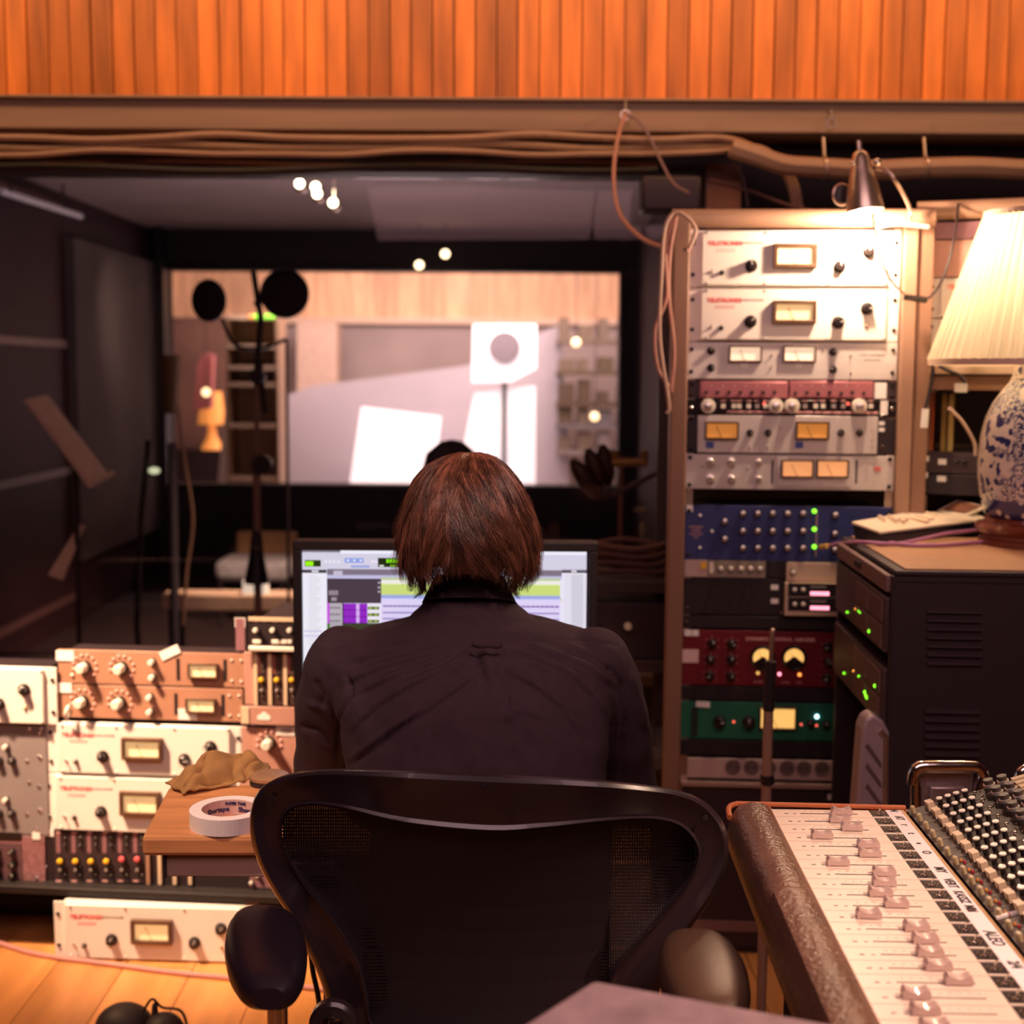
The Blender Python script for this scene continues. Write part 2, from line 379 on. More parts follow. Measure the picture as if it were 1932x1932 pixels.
s_box('trim_1', [(-2.6, 2.6, 3.82, 4.0, 2.078, 2.160)], M_beam, bevel=0.004)
s_box('trim_2', [(-2.6, 2.6, 3.80, 3.97, 2.160, 2.168)], M_beam, bevel=0.002)
s_box('trim_3', [(OX1+0.0, OX1+0.10, 3.93, 4.0, 0.0, 2.01)], mat('mahogany_jamb', (0.16, 0.055, 0.035), 0.55, var=0.15, vscale=5, stretch=(6, 6, .7)))
s_box('trim_4', [(OX0, OX1, 3.90, 4.12, OZ0-0.03, OZ0)], M_beam)
s_box('trim_5', [(OX0, OX1, 3.96, 4.12, 1.985, 2.01)], M_black)
s_box('wall_left', [(-2.7, -2.6, -2.2, 4.12, 0, 2.95)], M_wall)
s_box('wall_right', [(2.6, 2.7, -2.2, 4.12, 0, 2.95)], M_wall)
s_box('wall_back', [(-2.7, 2.7, -2.3, -2.2, 0, 2.95)], M_wall)
s_box('ceiling', [(-2.7, 2.7, -2.3, 4.12, 2.95, 3.05)], M_ceil)
floor = s_box('floor', [(-2.7, 2.7, -2.3, 4.12, -0.10, -0.012)], M_dark)
bw = 0.165
fb = MB().box(-bw/2+0.0012, bw/2-0.0012, 0, 1.598, -0.012, 0).mesh('floor_board', [M_board])
i = 0; x = -2.5 + 0.022
while x < 2.55:
    y = -2.2 - random.uniform(0, 1.5)
    while y < 4.1:
        y1 = min(y+1.6, 4.0); y0 = max(y, -2.2)
        if y1 - y0 > 0.05:
            o = inst('floor_board', fb, floor, (x, y0, 0)); o.scale = (1, (y1-y0-0.002)/1.598, 1)
        y += 1.6
    x += bw; i += 1
# ---- glass
def glass_mat():
    M = bpy.data.materials.new('window_glass'); M.use_nodes = True; nt = M.node_tree; N = nt.nodes; L = nt.links
    N.remove(N['Principled BSDF']); out = N['Material Output']
    t = N.new('ShaderNodeBsdfTransparent'); t.inputs[0].default_value = (0.93, 0.90, 0.91, 1)
    g = N.new('ShaderNodeBsdfGlossy'); g.inputs['Roughness'].default_value = 0.01; g.inputs[0].default_value = (.85, .68, .72, 1)
    fr = N.new('ShaderNodeFresnel'); fr.inputs[0].default_value = 1.22; mx = N.new('ShaderNodeMixShader')
    L.new(fr.outputs[0], mx.inputs[0]); L.new(t.outputs[0], mx.inputs[1]); L.new(g.outputs[0], mx.inputs[2]); L.new(mx.outputs[0], out.inputs[0])
    return M
M_glass = glass_mat()
w1 = s_box('window_1', [(OX0, OX0+0.03, 4.02, 4.10, OZ0, OZ1-0.02), (OX1-0.03, OX1, 4.02, 4.10, OZ0, OZ1-0.02), (OX0, OX1, 4.02, 4.10, OZ0, OZ0+0.02)], M_black)
MB().box(OX0+0.03, OX1-0.03, 4.055, 4.061, OZ0+0.02, OZ1-0.03).build('pane', M_glass, w1)
# ---- the booth behind the glass
BL, BR, BB, BH = -2.43, 0.84, 9.0, 2.35
s_box('floor_booth', [(BL-0.1, BR+0.1, 4.12, BB+0.12, -0.10, 0)], mat('booth_floor', (0.05, 0.026, 0.026), 0.6, var=0.2, vscale=2))
s_box('ceiling_booth', [(BL-0.1, BR+0.1, 4.12, BB+0.12, BH, BH+0.1)], M_bceil)
wl = s_box('wall_booth_left', [(BL-0.1, BL, 4.12, BB, 0, BH)], mat('maroon_wall', (0.036, 0.006, 0.010), 0.7, var=0.25, vscale=1.5))
M_strip = mat('rose_strip', (0.16, 0.07, 0.065), 0.5)
for z in (0.16, 0.86, 1.545, 2.27):
    MB().box(BL, BL+0.015, 4.3, 7.25, z-0.02, z+0.02).build('wall_strip', M_strip, wl)
MB().box(BL, BL+0.05, 7.28, 8.93, 0.35, 2.12).build('acoustic_panel', M_bpanel, wl)
s_box('wall_booth_right', [(BR, BR+0.1, 4.12, BB, 0, BH)], mat('plum_wall', (0.10, 0.055, 0.06), 0.8, var=0.15, vscale=2))
WX0, WX1, WZ0, WZ1 = P(320, 700, BB).x, P(1167, 700, BB).x, P(700, 914, BB).z, P(700, 512, BB).z
s_box('wall_booth_back', [(BL-0.1, WX0, BB, BB+0.12, 0, BH), (WX1, BR+0.1, BB, BB+0.12, 0, BH), (WX0, WX1, BB, BB+0.12, 0, WZ0), (WX0, WX1, BB, BB+0.12, WZ1, BH)], M_wallb)
w2 = s_box('window_2', [(WX0-0.02, WX1+0.02, BB-0.03, BB, WZ1, WZ1+0.03), (WX0-0.02, WX1+0.02, BB-0.03, BB, WZ0-0.03, WZ0), (WX1, WX1+0.03, BB-0.03, BB, WZ0, WZ1)], M_black)
MB().box(WX0, WX1, BB+0.05, BB+0.056, WZ0, WZ1).build('pane', M_glass, w2)
s_box('trim_6', [(BL+0.06, WX0-0.0, BB-0.12, BB, 0, BH)], M_black)
# ---- the far room, with boards added for bright reflected shapes
FB = 13.5
M_fw = mat('far_wall_paint', (0.50, 0.36, 0.28), 0.8, var=0.1, vscale=1)
s_box('floor_far', [(-4.6, 3.6, BB+0.12, FB, -0.1, 0)], mat('far_floor', (0.35, 0.22, 0.16), 0.5))
s_box('ceiling_far', [(-4.6, 3.6, BB+0.12, FB+0.1, 3.0, 3.1)], M_fw)
s_box('wall_far_left', [(-4.7, -4.6, BB+0.12, FB, 0, 3.0)], M_fw)
s_box('wall_far_right', [(3.6, 3.7, BB+0.12, FB, 0, 3.0)], M_fw)
wf = s_box('wall_far_back', [(-4.6, 3.6, FB, FB+0.1, 0, 3.0)], mat('far_panel_paint', (0.42, 0.34, 0.33), 0.8, var=0.15, vscale=1))
M_fp = mat('pale_cedar_plank', (0.88, 0.54, 0.32), 0.5, var=0.2, vscale=3, objvar=0.2, stretch=(6, 6, .8))
zb = P(700, 600, FB-0.03).z
fpm = MB().box(-0.118, 0.118, -0.02, 0, 0, 3.0-zb).mesh('plank', [M_fp])
x = -4.4
while x < 3.5:
    inst('plank', fpm, wf, (x, FB, zb)); x += 0.24
s_box('trim_7', [(-3.0, 3.2, FB-0.10, FB-0.02, zb-0.06, zb)], mat('far_rail', (0.75, 0.55, 0.42), 0.5))
def slab(name, pts, Y, t, m_, parent=None, yfun=None):
    """a board standing in a vertical plane at depth Y with the outline pts"""
    q = [P(px, py, Y if yfun is None else yfun(px, py)) for px, py in pts]; o = Vector((sum(p.x for p in q)/len(q), Y, min(p.z for p in q)))
    if parent is not None: o = Vector((0,0,0))
    return MB().prism([p-o for p in q], (0, t, 0)).build(name, m_, parent, o, smooth=False)
M_canvas = mat('white_board', (0.93, 0.92, 0.95), 0.8)
M_canvas2 = mat('pale_lilac_board', (0.40, 0.36, 0.40), 0.8, var=0.1, vscale=1)  # for boards added where pale shapes are reflected in the far glass
YB = {k: 997 for k in range(20)}
def ff(px, Y): return 705 + 1.4*2500/Y + 4      # image height of the floor at depth Y
a = tag(slab('reflection_board', [(400, ff(400, 11)), (428, 724), (478, 722), (478, ff(478, 11))], 11.0, 0.03, M_canvas), 'narrow tall white board added for a reflection, behind the microphone stand', 'board')
a = tag(slab('reflection_board', [(500, ff(500, 12.3)), (500, 760), (590, 728), (880, 690), (1058, 612), (1078, ff(1078, 12.3))], 12.3, 0.03, M_canvas2), 'largest lilac grey board, added for a reflection at the back of the far room', 'board')
M_wl = mat('glowing_reflection_white', (0.93, 0.92, 0.95), 0.8, emis=(1.0, 0.97, 1.0), estr=0.9)  # glow put into the boards for the bright reflected shapes
a = tag(slab('reflection_screen', [(645, ff(645, 11.6)), (682, 768), (832, 786), (808, ff(808, 11.6))], 11.6, 0.04, M_wl), 'glowing white screen added for a bright reflection, left of the dark windscreen', 'screen')
a = tag(slab('reflection_screen', [(838, ff(838, 11.3)), (895, 742), (1010, 728), (1010, ff(1010, 11.3))], 11.3, 0.04, M_wl), 'glowing white screen added for a bright reflection, right of the dark windscreen', 'screen')
rl = thing('reflection_ring', 'square glowing white ring, dark centre, added for a reflection above the right screen', 'lamp', P(952, 720, 11.2))  # made-up glowing ring for a reflected bright square, no real lamp
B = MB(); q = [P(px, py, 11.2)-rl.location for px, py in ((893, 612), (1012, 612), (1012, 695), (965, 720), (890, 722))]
B.prism(q, (0, 0.05, 0)); B.build('glow_plate', M_wl, rl, smooth=False)
c = P(952, 656, 11.2)-rl.location; MB().lathe([(0.135, 0), (0.135, 0.03)], tuple(c), '-y', 20).build('centre_disc', mat('grey_disc', (.22, .19, .22), .8), rl)
MB().tube([c+Vector((0, 0.06, -0.2)), Vector((c.x, 0.06, -rl.location.z))], 0.02).build('stand_pole', M_dark, rl)
a = tag(slab('book_shelf', [(560, ff(560, 12.8)), (560, 605), (636, 612), (636, ff(636, 12.8))], 12.8, 0.3, mat('far_shelf', (0.62, 0.45, 0.36), 0.7, var=0.1)), 'pale beige cupboard left of the lilac board, far room', 'cupboard')
# hi-fi shelf seen left of the microphone stand
hs = P(475, ff(475, 10.5), 10.5); hs.z = 0
h = thing('equipment_shelf', 'beige shelf unit with green lights seen left through the far window', 'shelf', hs)
xL, xR = P(430, 700, 10.5).x-hs.x, P(520, 700, 10.5).x-hs.x
for i_, yy in enumerate((595, 650, 690, 722, 800, 900)):
    z = P(475, yy, 10.5).z; MB().box(xL, xR, 0, 0.4, z-0.03, z).build('shelf_board', mat('shelf_beige', (0.75, 0.58, 0.42), 0.5), h)
for xx in (xL-0.02, xR): MB().box(xx, xx+0.02, 0, 0.4, 0, P(475, 592, 10.5).z).build('side_panel', mat('shelf_brown', (0.30, 0.19, 0.12), 0.6), h)
MB().box(xL, xR, 0.38, 0.4, 0, P(475, 592, 10.5).z).build('back_panel', mat('shelf_tan', (0.46, 0.32, 0.2), 0.6), h)
for k_ in range(5):
    p = P(474+10*k_, 597, 10.48)-hs
    inst('indicator_light', cached('gl'+str(k_ > 0), lambda: MB().ell((0,0,0), (0.018,)*3, 10, 6).mesh('indicator_light', [M_ledg if k_ else M_ledo])), h, p)
cb = box('cupboard', P(322, 0, 12).x, P(428, 0, 12).x, 12, 12.4, 0, P(380, 600, 12).z, mat('umber_cupboard', (0.16, 0.08, 0.06), 0.6, var=0.3, vscale=2)); tag(cb, 'dark brown cupboard at the left of the far room', 'cupboard')
tl = thing('table_lamp', 'glowing orange lamp low at the left of the far room', 'lamp', P(400, 800, 11.5) * 1)
M_or = mat('orange_shade', (0.9, 0.4, 0.1), 0.6, emis=(1.0, 0.38, 0.08), estr=0.7)
MB().lathe([(0.12, 0.0), (0.09, 0.28)], (0,0,0), 'z', 16).build('lamp_shade', M_or, tl)
MB().lathe([(0.10, -0.22), (0.04, -0.1), (0.03, 0.0)], (0,0,0), 'z', 14).build('base', M_or, tl)
MB().box(-0.35, 0.3, -0.1, 0.3, -tl.location.z, -0.22).build('side_table', M_dark, tl)
pk = slab('hanging_coat', [(365, 775), (372, 690), (385, 665), (402, 670), (398, 770)], 11.2, 0.08, mat('rose_cloth', (0.62, 0.20, 0.20), 0.8)); tag(pk, 'rose pink coat hanging at the left of the far room', 'coat')
sh = thing('cluttered_shelf', 'cluttered brown shelf at the right edge of the far window', 'shelf', (P(1110, 0, 12).x, 12, 0))
for i_, (yy, cc) in enumerate(((640, (0.14, 0.10, 0.07)), (700, (0.09, 0.06, 0.035)), (760, (0.08, 0.05, 0.03)), (800, (0.13, 0.11, 0.12)), (850, (0.2, 0.16, 0.16)))):
    z = P(1110, yy, 12).z; MB().box(-0.3, 0.45, 0, 0.4, z-0.04, z).build('shelf_board', mat('clut%d' % i_, cc, 0.7), sh)
    for j_ in range(4):
        xx = -0.28+0.18*j_; MB().box(xx, xx+random.uniform(.08, .15), 0.05, 0.3, z, z+random.uniform(.08, .22)).build('storage_box', mat('clut%d' % random.randint(0, i_), cc, 0.7), sh)
for (px, py, Y, lab) in ((1087, 646, 10.8, 'small round bulb glowing near the top of the cluttered shelf, far room'), (1122, 786, 10.8, 'small orange glow beside the cluttered shelf, far room'), (389, 740, 10.8, 'small bare bulb just above the orange lamp, far room')):
    b_ = thing('hanging_bulb', lab, 'bulb', P(px, py, Y)); MB().ell((0,0,0), (0.035,)*3, 12, 8).build('bulb', mat('bulb_glow', (1, .8, .5), .5, emis=(1.0, 0.72, 0.35), estr=4), b_); MB().tube([(0,0,.03), (0,0,3.0-b_.location.z)], .004, 6).build('flex', M_dark, b_)
# ---- spot lamps on the booth ceiling
M_bulb = mat('spot_bulb', (1, .9, .7), .5, emis=(1.0, 0.85, 0.55), estr=14)
labs = ['leftmost booth ceiling spotlight pointing sideways', 'second booth ceiling spotlight from the left, beside the leftmost', 'third booth ceiling spotlight, hanging just under the second', 'rightmost and lowest of the cluster of booth ceiling spotlights']
for (px, py), lab in zip(((566, 347), (596, 353), (599, 366), (629, 383)), labs):
    p = P(px, py, 6.55); t = thing('ceiling_spotlight', lab, 'spotlight', p, 0, 'spotlights on the booth ceiling')
    MB().lathe([(0.018, 0.0), (0.035, -0.05), (0.03, -0.09)], (0,0,0), '-y', 14).build('lamp_housing', M_chrome, t)
    MB().ell((0, -0.012, 0), (0.021, 0.012, 0.021), 12, 6).build('bulb', M_bulb, t)
    MB().tube([(0, 0.04, 0), (0, 0.05, BH-p.z)], 0.006).build('bracket', M_chrome, t)
for (px, py), lab in zip(((791, 500), (840, 479)), ('left one of two small bulbs above the far window', 'right one of two small bulbs above the far window')):
    p = P(px, py, 8.6); t = thing('pendant_bulb', lab, 'bulb', p, 0, 'small bulbs above the far window')
    MB().ell((0,0,0), (0.026,)*3, 12, 8).build('bulb', mat('small_bulb', (1, .9, .7), .5, emis=(1.0, 0.78, 0.45), estr=6), t)
    MB().tube([(0,0,0.02), (0,0,BH-p.z)], 0.004).build('flex', M_black, t)
sp = thing('strip_light', 'pale bar light running along the booth ceiling at upper left', 'light', P(80, 385, 6.2))
MB().tube([P(0, 360, 6.0)-sp.location, P(152, 408, 7.2)-sp.location], 0.016).build('tube', mat('strip_diffuser', (0.5, 0.42, 0.46), 0.4, emis=(1, .8, .9), estr=0.08), sp)
for q in ((20, 364, 6.1), (120, 398, 6.9)):
    p = P(*q)-sp.location; MB().tube([p, (p.x, p.y, BH-sp.location.z)], 0.006).build('hanger', M_dark, sp)
# ---- booth furniture
st = thing('low_bench', 'low pale wooden bench in the booth behind the left racks', 'bench', (P(430, 0, 5.6).x, 5.6, 0))
bz = P(430, 1122, 5.6).z
xa, xb = P(300, 0, 5.6).x-st.location.x, P(640, 0, 5.6).x-st.location.x
MB().box(xa, xb, 0, 0.14, bz-0.075, bz).build('bench_top', mat('bench_pale_wood', (0.72, 0.48, 0.33), 0.5, var=0.1), st, bevel=0.01)
for xx in (xa+0.03, xb-0.07):
    for yy in (0.01, 0.09): MB().box(xx, xx+0.04, yy, yy+0.04, 0, bz-0.075).build('leg', M_black, st)
wb = box('glow_box', P(450, 0, 5.55).x, P(497, 0, 5.55).x, 5.61, 5.66, bz, bz+0.06, mat('glowing_white', (0.95, 0.9, 0.85), 0.6, emis=(1, .85, .65), estr=0.6), bevel=0.004); tag(wb, 'small white box glowing in place of a lamp, on the low bench', 'box')  # added block whose glow replaces the light of a small lamp
zc = P(460, 1100, 7.2).z
sf = thing('padded_stool', 'white padded stool seen through the glass left of the monitor', 'stool', (P(470, 0, 7.2).x, 7.2, 0))
MB().box(-0.20, 0.22, 0, 0.35, zc-0.0, zc+0.12).build('cushion', mat('grey_white_pad', (0.50, 0.46, 0.47), 0.8, var=0.2), sf, bevel=0.04)
MB().box(-0.15, 0.2, 0.36, 0.42, zc+0.05, zc+0.24).build('backrest', mat('tan_pad', (0.50, 0.27, 0.12), 0.6), sf, bevel=0.02)
for xx in (-0.17, 0.17):
    for yy in (0.03, 0.3): MB().tube([(xx, yy, 0), (xx, yy, zc)], 0.012).build('leg', M_dark, sf)
# microphone stand with two pop filters
def base_legs(parent, x, y, r, m_=M_dark):
    for a in (90, 210, 330):
        a = math.radians(a); MB().tube([(x, y, 0.09), (x+math.cos(a)*r, y+math.sin(a)*r, 0.01)], 0.009).build('leg', m_, parent)
D1 = 5.2
bx = P(484, 1000, D1); s1 = thing('microphone_stand', 'tall black microphone stand with two round pop filters in the booth', 'stand', (bx.x, D1, 0))
def lp(px, py, Y, o): return P(px, py, Y)-o.location
MB().tube([(0, 0, 0.05), lp(484, 870, D1, s1)], 0.016, 10).build('lower_tube', M_taupe, s1)
MB().tube([lp(484, 870, D1, s1), lp(484, 700, D1, s1)], 0.011, 10).build('upper_tube', M_taupe, s1)
MB().tube([lp(484, 700, D1, s1), lp(492, 600, D1, s1), lp(478, 512, D1, s1)], 0.012, 10).build('boom', M_black, s1)
MB().lathe([(0.03, -0.03), (0.03, 0.04)], tuple(lp(487, 710, D1, s1)), '-y', 12).build('clutch', M_black, s1)
MB().lathe([(0.035, -0.03), (0.04, 0.05)], tuple(lp(497, 875, D1, s1)), '-y', 12).build('clutch', M_black, s1)
MB().tube([lp(487, 660, D1, s1), lp(500, 780, D1, s1)], 0.012, 10).build('counterweight_arm', M_black, s1)
MB().tube([lp(484, 1100, D1, s1), lp(484, 1050, D1, s1), lp(484, 1000, D1, s1)], .02, 10, radii=[.05, .03, .018]).build('base_sleeve', M_black, s1)
base_legs(s1, 0, 0, 0.3)
def popf(px, py, rx, rz_, D, parent, nm='pop_filter'):
    c = lp(px, py, D, parent); s_ = D/2500
    b = MB().ell(tuple(c), (rx*s_, 0.008, rz_*s_), 28, 8); o = b.build(nm, mat('pop_mesh', (0.02, .012, .014), .7), parent)
    R = [Vector((c.x+rx*s_*math.cos(t), c.y, c.z+rz_*s_*math.sin(t))) for t in np.linspace(0, 2*math.pi, 28, endpoint=False)]
    MB().tube(R, 0.007, 6, closed=True).build('rim', M_black, o); return o
popf(537, 554, 43, 43, D1, s1)
MB().tube([lp(480, 575, D1, s1), lp(510, 560, D1, s1)], 0.012).build('clip', M_black, s1)
s2 = thing('microphone_stand', 'slim black stand whose small pop filter tilts left of the tall one', 'stand', (P(542, 0, D1+.3).x, D1+.3, 0))
MB().tube([(0,0,0.05), lp(541, 640, D1+.3, s2)], 0.007, 8).build('pole', M_black, s2)
MB().tube(smooth_pts([lp(541, 640, D1+.3, s2), lp(500, 655, D1+.3, s2), lp(445, 652, D1+.3, s2), lp(418, 600, D1+.3, s2)]), 0.008, 8).build('boom', M_black, s2)
popf(394, 567, 30, 37, D1+.3, s2)
base_legs(s2, 0, 0, 0.26)
# stand with white card
s3 = thing('microphone_stand', 'grey stand holding a white card, left of the pop filter stands', 'stand', (P(325, 0, 5.6).x, 5.6, 0))
MB().tube([(0,0,0.05), lp(325, 835, 5.6, s3)], 0.02, 10).build('pole', mat('grey_tube', (0.16, 0.13, 0.15), .4, .5), s3)
slab('white_card', [(307, 835), (307, 802), (331, 780), (340, 835)], 5.59, 0.01, M_paper, s3)
MB().tube(smooth_pts([lp(332, 690, 5.6, s3), lp(336, 770, 5.6, s3), lp(350, 880, 5.6, s3), lp(364, 980, 5.6, s3), lp(352, 1080, 5.6, s3), lp(345, 1180, 5.6, s3)]), 0.007, 6).build('cable', M_taupe, s3)
MB().tube([lp(322, 780, 5.6, s3), lp(322, 670, 5.6, s3)], 0.03, 10, radii=[.03, .045]).build('microphone', mat('bronze_body', (0.20, 0.11, 0.05), .5), s3)
base_legs(s3, 0, 0, 0.3)
s4 = thing('boom_arm_stand', 'short black boom stand with a small glowing white clip, in front of the grey door', 'stand', (P(262, 0, 5.4).x, 5.4, 0))
MB().tube([lp(258, 1180, 5.4, s4), lp(266, 980, 5.4, s4), lp(280, 830, 5.4, s4)], 0.012).build('pole', M_black, s4)
MB().tube([(0,0,0), lp(258, 1180, 5.4, s4)], 0.012).build('lower_tube', M_black, s4)
MB().ell(tuple(lp(291, 888, 5.35, s4)), (0.024, 0.015, 0.014)).build('clip', mat('clip_glow', (.9, .9, .8), .4, emis=(.9, 1, .6), estr=.8), s4)  # white clip with its own weak glow
base_legs(s4, 0, 0, 0.25)
# music stand
ms = thing('music_stand', 'pale tilted music stand at the left of the booth', 'music stand', (P(142, 0, 4.9).x, 4.9, 0))
q = [lp(50, 752, 4.75, ms), lp(90, 745, 5.05, ms), lp(209, 900, 5.05, ms), lp(172, 916, 4.75, ms)]
nrm = (q[1]-q[0]).cross(q[3]-q[0]).normalized()*0.012
MB().prism(q, nrm).build('desk', mat('stand_desk', (0.75, 0.52, 0.38), 0.6, var=0.1), ms)
MB().tube([lp(170, 915, 4.75, ms), lp(212, 893, 5.05, ms)], 0.012, 6).build('ledge', mat('stand_desk', ()), ms)
MB().tube([(0,0,0.05), lp(143, 880, 4.9, ms)], 0.009).build('pole', M_dark, ms)
base_legs(ms, 0, 0, 0.28)
q = [lp(90, 1085, 4.8, ms), lp(118, 1095, 4.8, ms), lp(160, 992, 4.95, ms), lp(148, 990, 4.95, ms)]
MB().prism(q, (0, 0.008, 0)).build('reflected_strip', mat('stand_desk', ()), ms)  # pale strip built for the mirror image in the glass, no shelf
# dark windscreen beyond the head, tripods
fo = thing('foam_windscreen', 'dark rounded foam windscreen showing just above the man\'s head', 'windscreen', (P(852, 0, 4.7).x, 4.7, 0))
zt = P(852, 829, 4.7).z
MB().lathe([(0.02, zt-0.32), (0.10, zt-0.28), (0.115, zt-0.15), (0.09, zt-0.05), (0.04, zt-0.008), (0.001, zt)], (0,0,0), 'z', 20).build('foam', mat('foam', (0.035, 0.024, 0.03), 0.9), fo)
MB().tube([(0,0,0.05), (0,0,zt-0.3)], 0.012).build('pole', M_black, fo)
base_legs(fo, 0, 0, 0.26)
# right of the window: stand with headphones and clips
s5 = thing('microphone_stand', 'rusty brown stand hung with dark headphones and clips right of the window', 'stand', (P(1172, 0, 4.6).x, 4.6, 0))
MB().tube([(0,0,0.05), lp(1172, 860, 4.6, s5)], 0.009, 8).build('pole', mat('rust_tube', (0.30, 0.12, 0.08), .5), s5)
MB().tube([lp(1155, 873, 4.6, s5), lp(1218, 873, 4.6, s5)], 0.016, 8).build('crossbar', mat('brass_bar', (0.50, 0.30, 0.10), .4, .5), s5)
for px in (1160, 1216): MB().tube([lp(px, 878, 4.6, s5), lp(px, 850, 4.6, s5)], 0.014, 8).build('bar_end', mat('brass_bar', ()), s5)
MB().tube([lp(1155, 935, 4.6, s5), lp(1255, 885, 4.55, s5)], 0.010, 8).build('boom', mat('boom_tube', (0.16, .09, .10), .4), s5)
B = MB(); 
for i_, (px, py, rx, rz_, an) in enumerate(((1105, 905, 18, 46, -35), (1125, 885, 16, 40, -25), (1145, 880, 14, 40, -10))):
    c = lp(px, py, 4.55, s5); a_ = math.radians(an); pts = [c+Vector((math.sin(a_)*t*rz_/540, 0.03*i_, math.cos(a_)*t*rz_/540)) for t in (-1, -.6, 0, .6, 1)]
    B.tube(pts, .03, 10, radii=[.008, .024, .032, .026, .010])
B.build('headphones', mat('brown_leatherette', (0.07, 0.028, 0.015), .5, var=.4, vscale=12), s5)
base_legs(s5, 0, 0, 0.28)
for j_, (px, py) in enumerate(((1210, 962), (1212, 1000))):
    MB().ell(tuple(lp(px, py, 4.6, s5)), (0.028 if j_ == 0 else .012, .01, .012 if j_ == 0 else .03), 10, 6).build('label', mat('tag_cream', (0.45, 0.36, 0.2), .6), s5)
cr = thing('equipment_trolley', 'dark trolley with stacked cables behind the monitor, right side', 'trolley', (P(1180, 0, 3.55).x, 3.55, 0))
for z in (0.35, 0.62, 0.84): MB().box(-0.12, 0.17, 0, 0.3, z-0.03, z).build('shelf', M_dark, cr)
for xx in (-0.12, 0.155):
    for yy in (0.0, 0.285): MB().box(xx, xx+0.015, yy, yy+0.015, 0, 0.84).build('upright', M_dark, cr)
MB().lathe([(0.010, 0), (0.010, 0.01)], (0.01, 0, 0.72), '-y', 10).build('knob', M_ledw if False else M_knobw, cr)
for i_ in range(4):
    R = [Vector((0.02+0.10*math.cos(t), 0.13+0.08*math.sin(t), 0.86+0.022*i_+0.004*math.sin(3*t+i_))) for t in np.linspace(0, 2*math.pi, 24, endpoint=False)]
    MB().tube(R, 0.009, 6, closed=True).build('cable_coil', M_wall, cr)
MB().box(-0.09, 0.12, 0.03, 0.25, 0.62, 0.78).build('power_supply', M_dark, cr, bevel=.006)
# ---- cables under the beam
for i_, (dy, dz, r, mm, lab) in enumerate(((0, 0.012, .010, M_taupe, 'topmost'), (0.012, -0.010, .011, mat('tan_sheath', (0.34, 0.20, 0.11), .6), 'thickest tan'), (0.0, -0.030, .008, M_taupe, 'lower tan'))):
    pts = []
    for px in [-640, -520, -400, -290, -175]+list(range(-60, 1361, 118)):
        q = P(px, 268+4*math.sin(px*.011+i_), 3.76); pts.append((q.x, q.y+dy, q.z+dz+0.003*math.sin(px*0.02+2*i_)))
    for (px, py) in ((1420, 278), (1465, 308), (1490, 345), (1502, 395)):
        q = P(px+5*i_, py, 3.72); pts.append((q.x, q.y+dy, q.z))
    tag(cable('overhead_cable', pts, r, mm), lab+' cable of the tan bundle under the beam, bending down to the rack', 'cable', 'tan cables under the beam')
for i_, (y0, r, lab, mm) in enumerate(((297, .012, 'upper black cable sagging along the top edge of the window', M_black), (308, .010, 'reddish brown cable running along the top edge of the window', mat('rust_sheath', (0.15, 0.05, 0.03), .6)), (318, .012, 'lowest black cable along the top edge of the window', M_black))):
    pts = [P(px, y0+5*math.sin(px*.009+i_*2), 3.9) for px in [-560, -440, -320, -200]+list(range(-80, 1330, 110))]
    tag(cable('window_cable', pts, r, mm), lab, 'cable', 'cables along the window top')
pts = [P(px, 285 + (px-1400)*.33 if px < 1500 else 318 + 3*math.sin(px*.02), 3.66) for px in (1380, 1430, 1480, 1540, 1640, 1740, 1840, 1960, 2080)]
tag(cable('cable_conduit', pts, 0.027, M_taupe), 'thick grey brown conduit running right from the bend to the picture edge', 'conduit')
tag(cable('overhead_cable', [P(1370, 285, 3.7), P(1400, 330, 3.7), P(1412, 390, 3.7)], .005, M_dark), 'thin dark cable hanging left of the cable bend', 'cable')
tag(cable('overhead_cable', [P(1340, 340, 3.72), P(1420, 362, 3.7), P(1480, 385, 3.66), P(1540, 400, 3.6)], .005, M_wall), 'thin red cable slanting behind the rack top', 'cable')
for px, py, lab in ((1180, 213, 'metal eyelet hook on the beam carrying the looped white cable'), (1568, 228, 'empty metal hook on the beam above the clamp lamp')):
    t = thing('eyelet_hook', lab, 'hook', P(px, py, 3.79))
    R = [Vector((0.013*math.cos(a), 0, 0.013*math.sin(a)-.006)) for a in np.linspace(0, 2*math.pi, 14, endpoint=False)]
    MB().tube(R, .003, 6, closed=True).build('ring', M_steel, t); MB().tube([(0,0,.006), (0, .004, .03), (0, .03, .034)], .003, 6).build('shank', M_steel, t)
M_wc = mat('pale_sheath', (0.50, 0.33, 0.26), .5); M_pc = mat('rose_sheath', (0.42, 0.20, 0.16), .5)
tag(cable('looped_cable', [P(*q) for q in ((1180, 216, 3.78), (1166, 260, 3.7), (1158, 330, 3.6), (1168, 400, 3.5), (1205, 445, 3.35), (1250, 466, 3.2), (1300, 470, 3.09))], .0055, M_pc), 'pinkish cable drooping from the beam hook to the rack top', 'cable')
tag(cable('looped_cable', [P(*q) for q in ((1184, 214, 3.78), (1215, 240, 3.74), (1245, 300, 3.7), (1270, 345, 3.6), (1300, 365, 3.5))], .004, mat('mauve_sheath', (0.2, .12, .13), .5)), 'thin grey cable slanting right from the beam hook', 'cable')
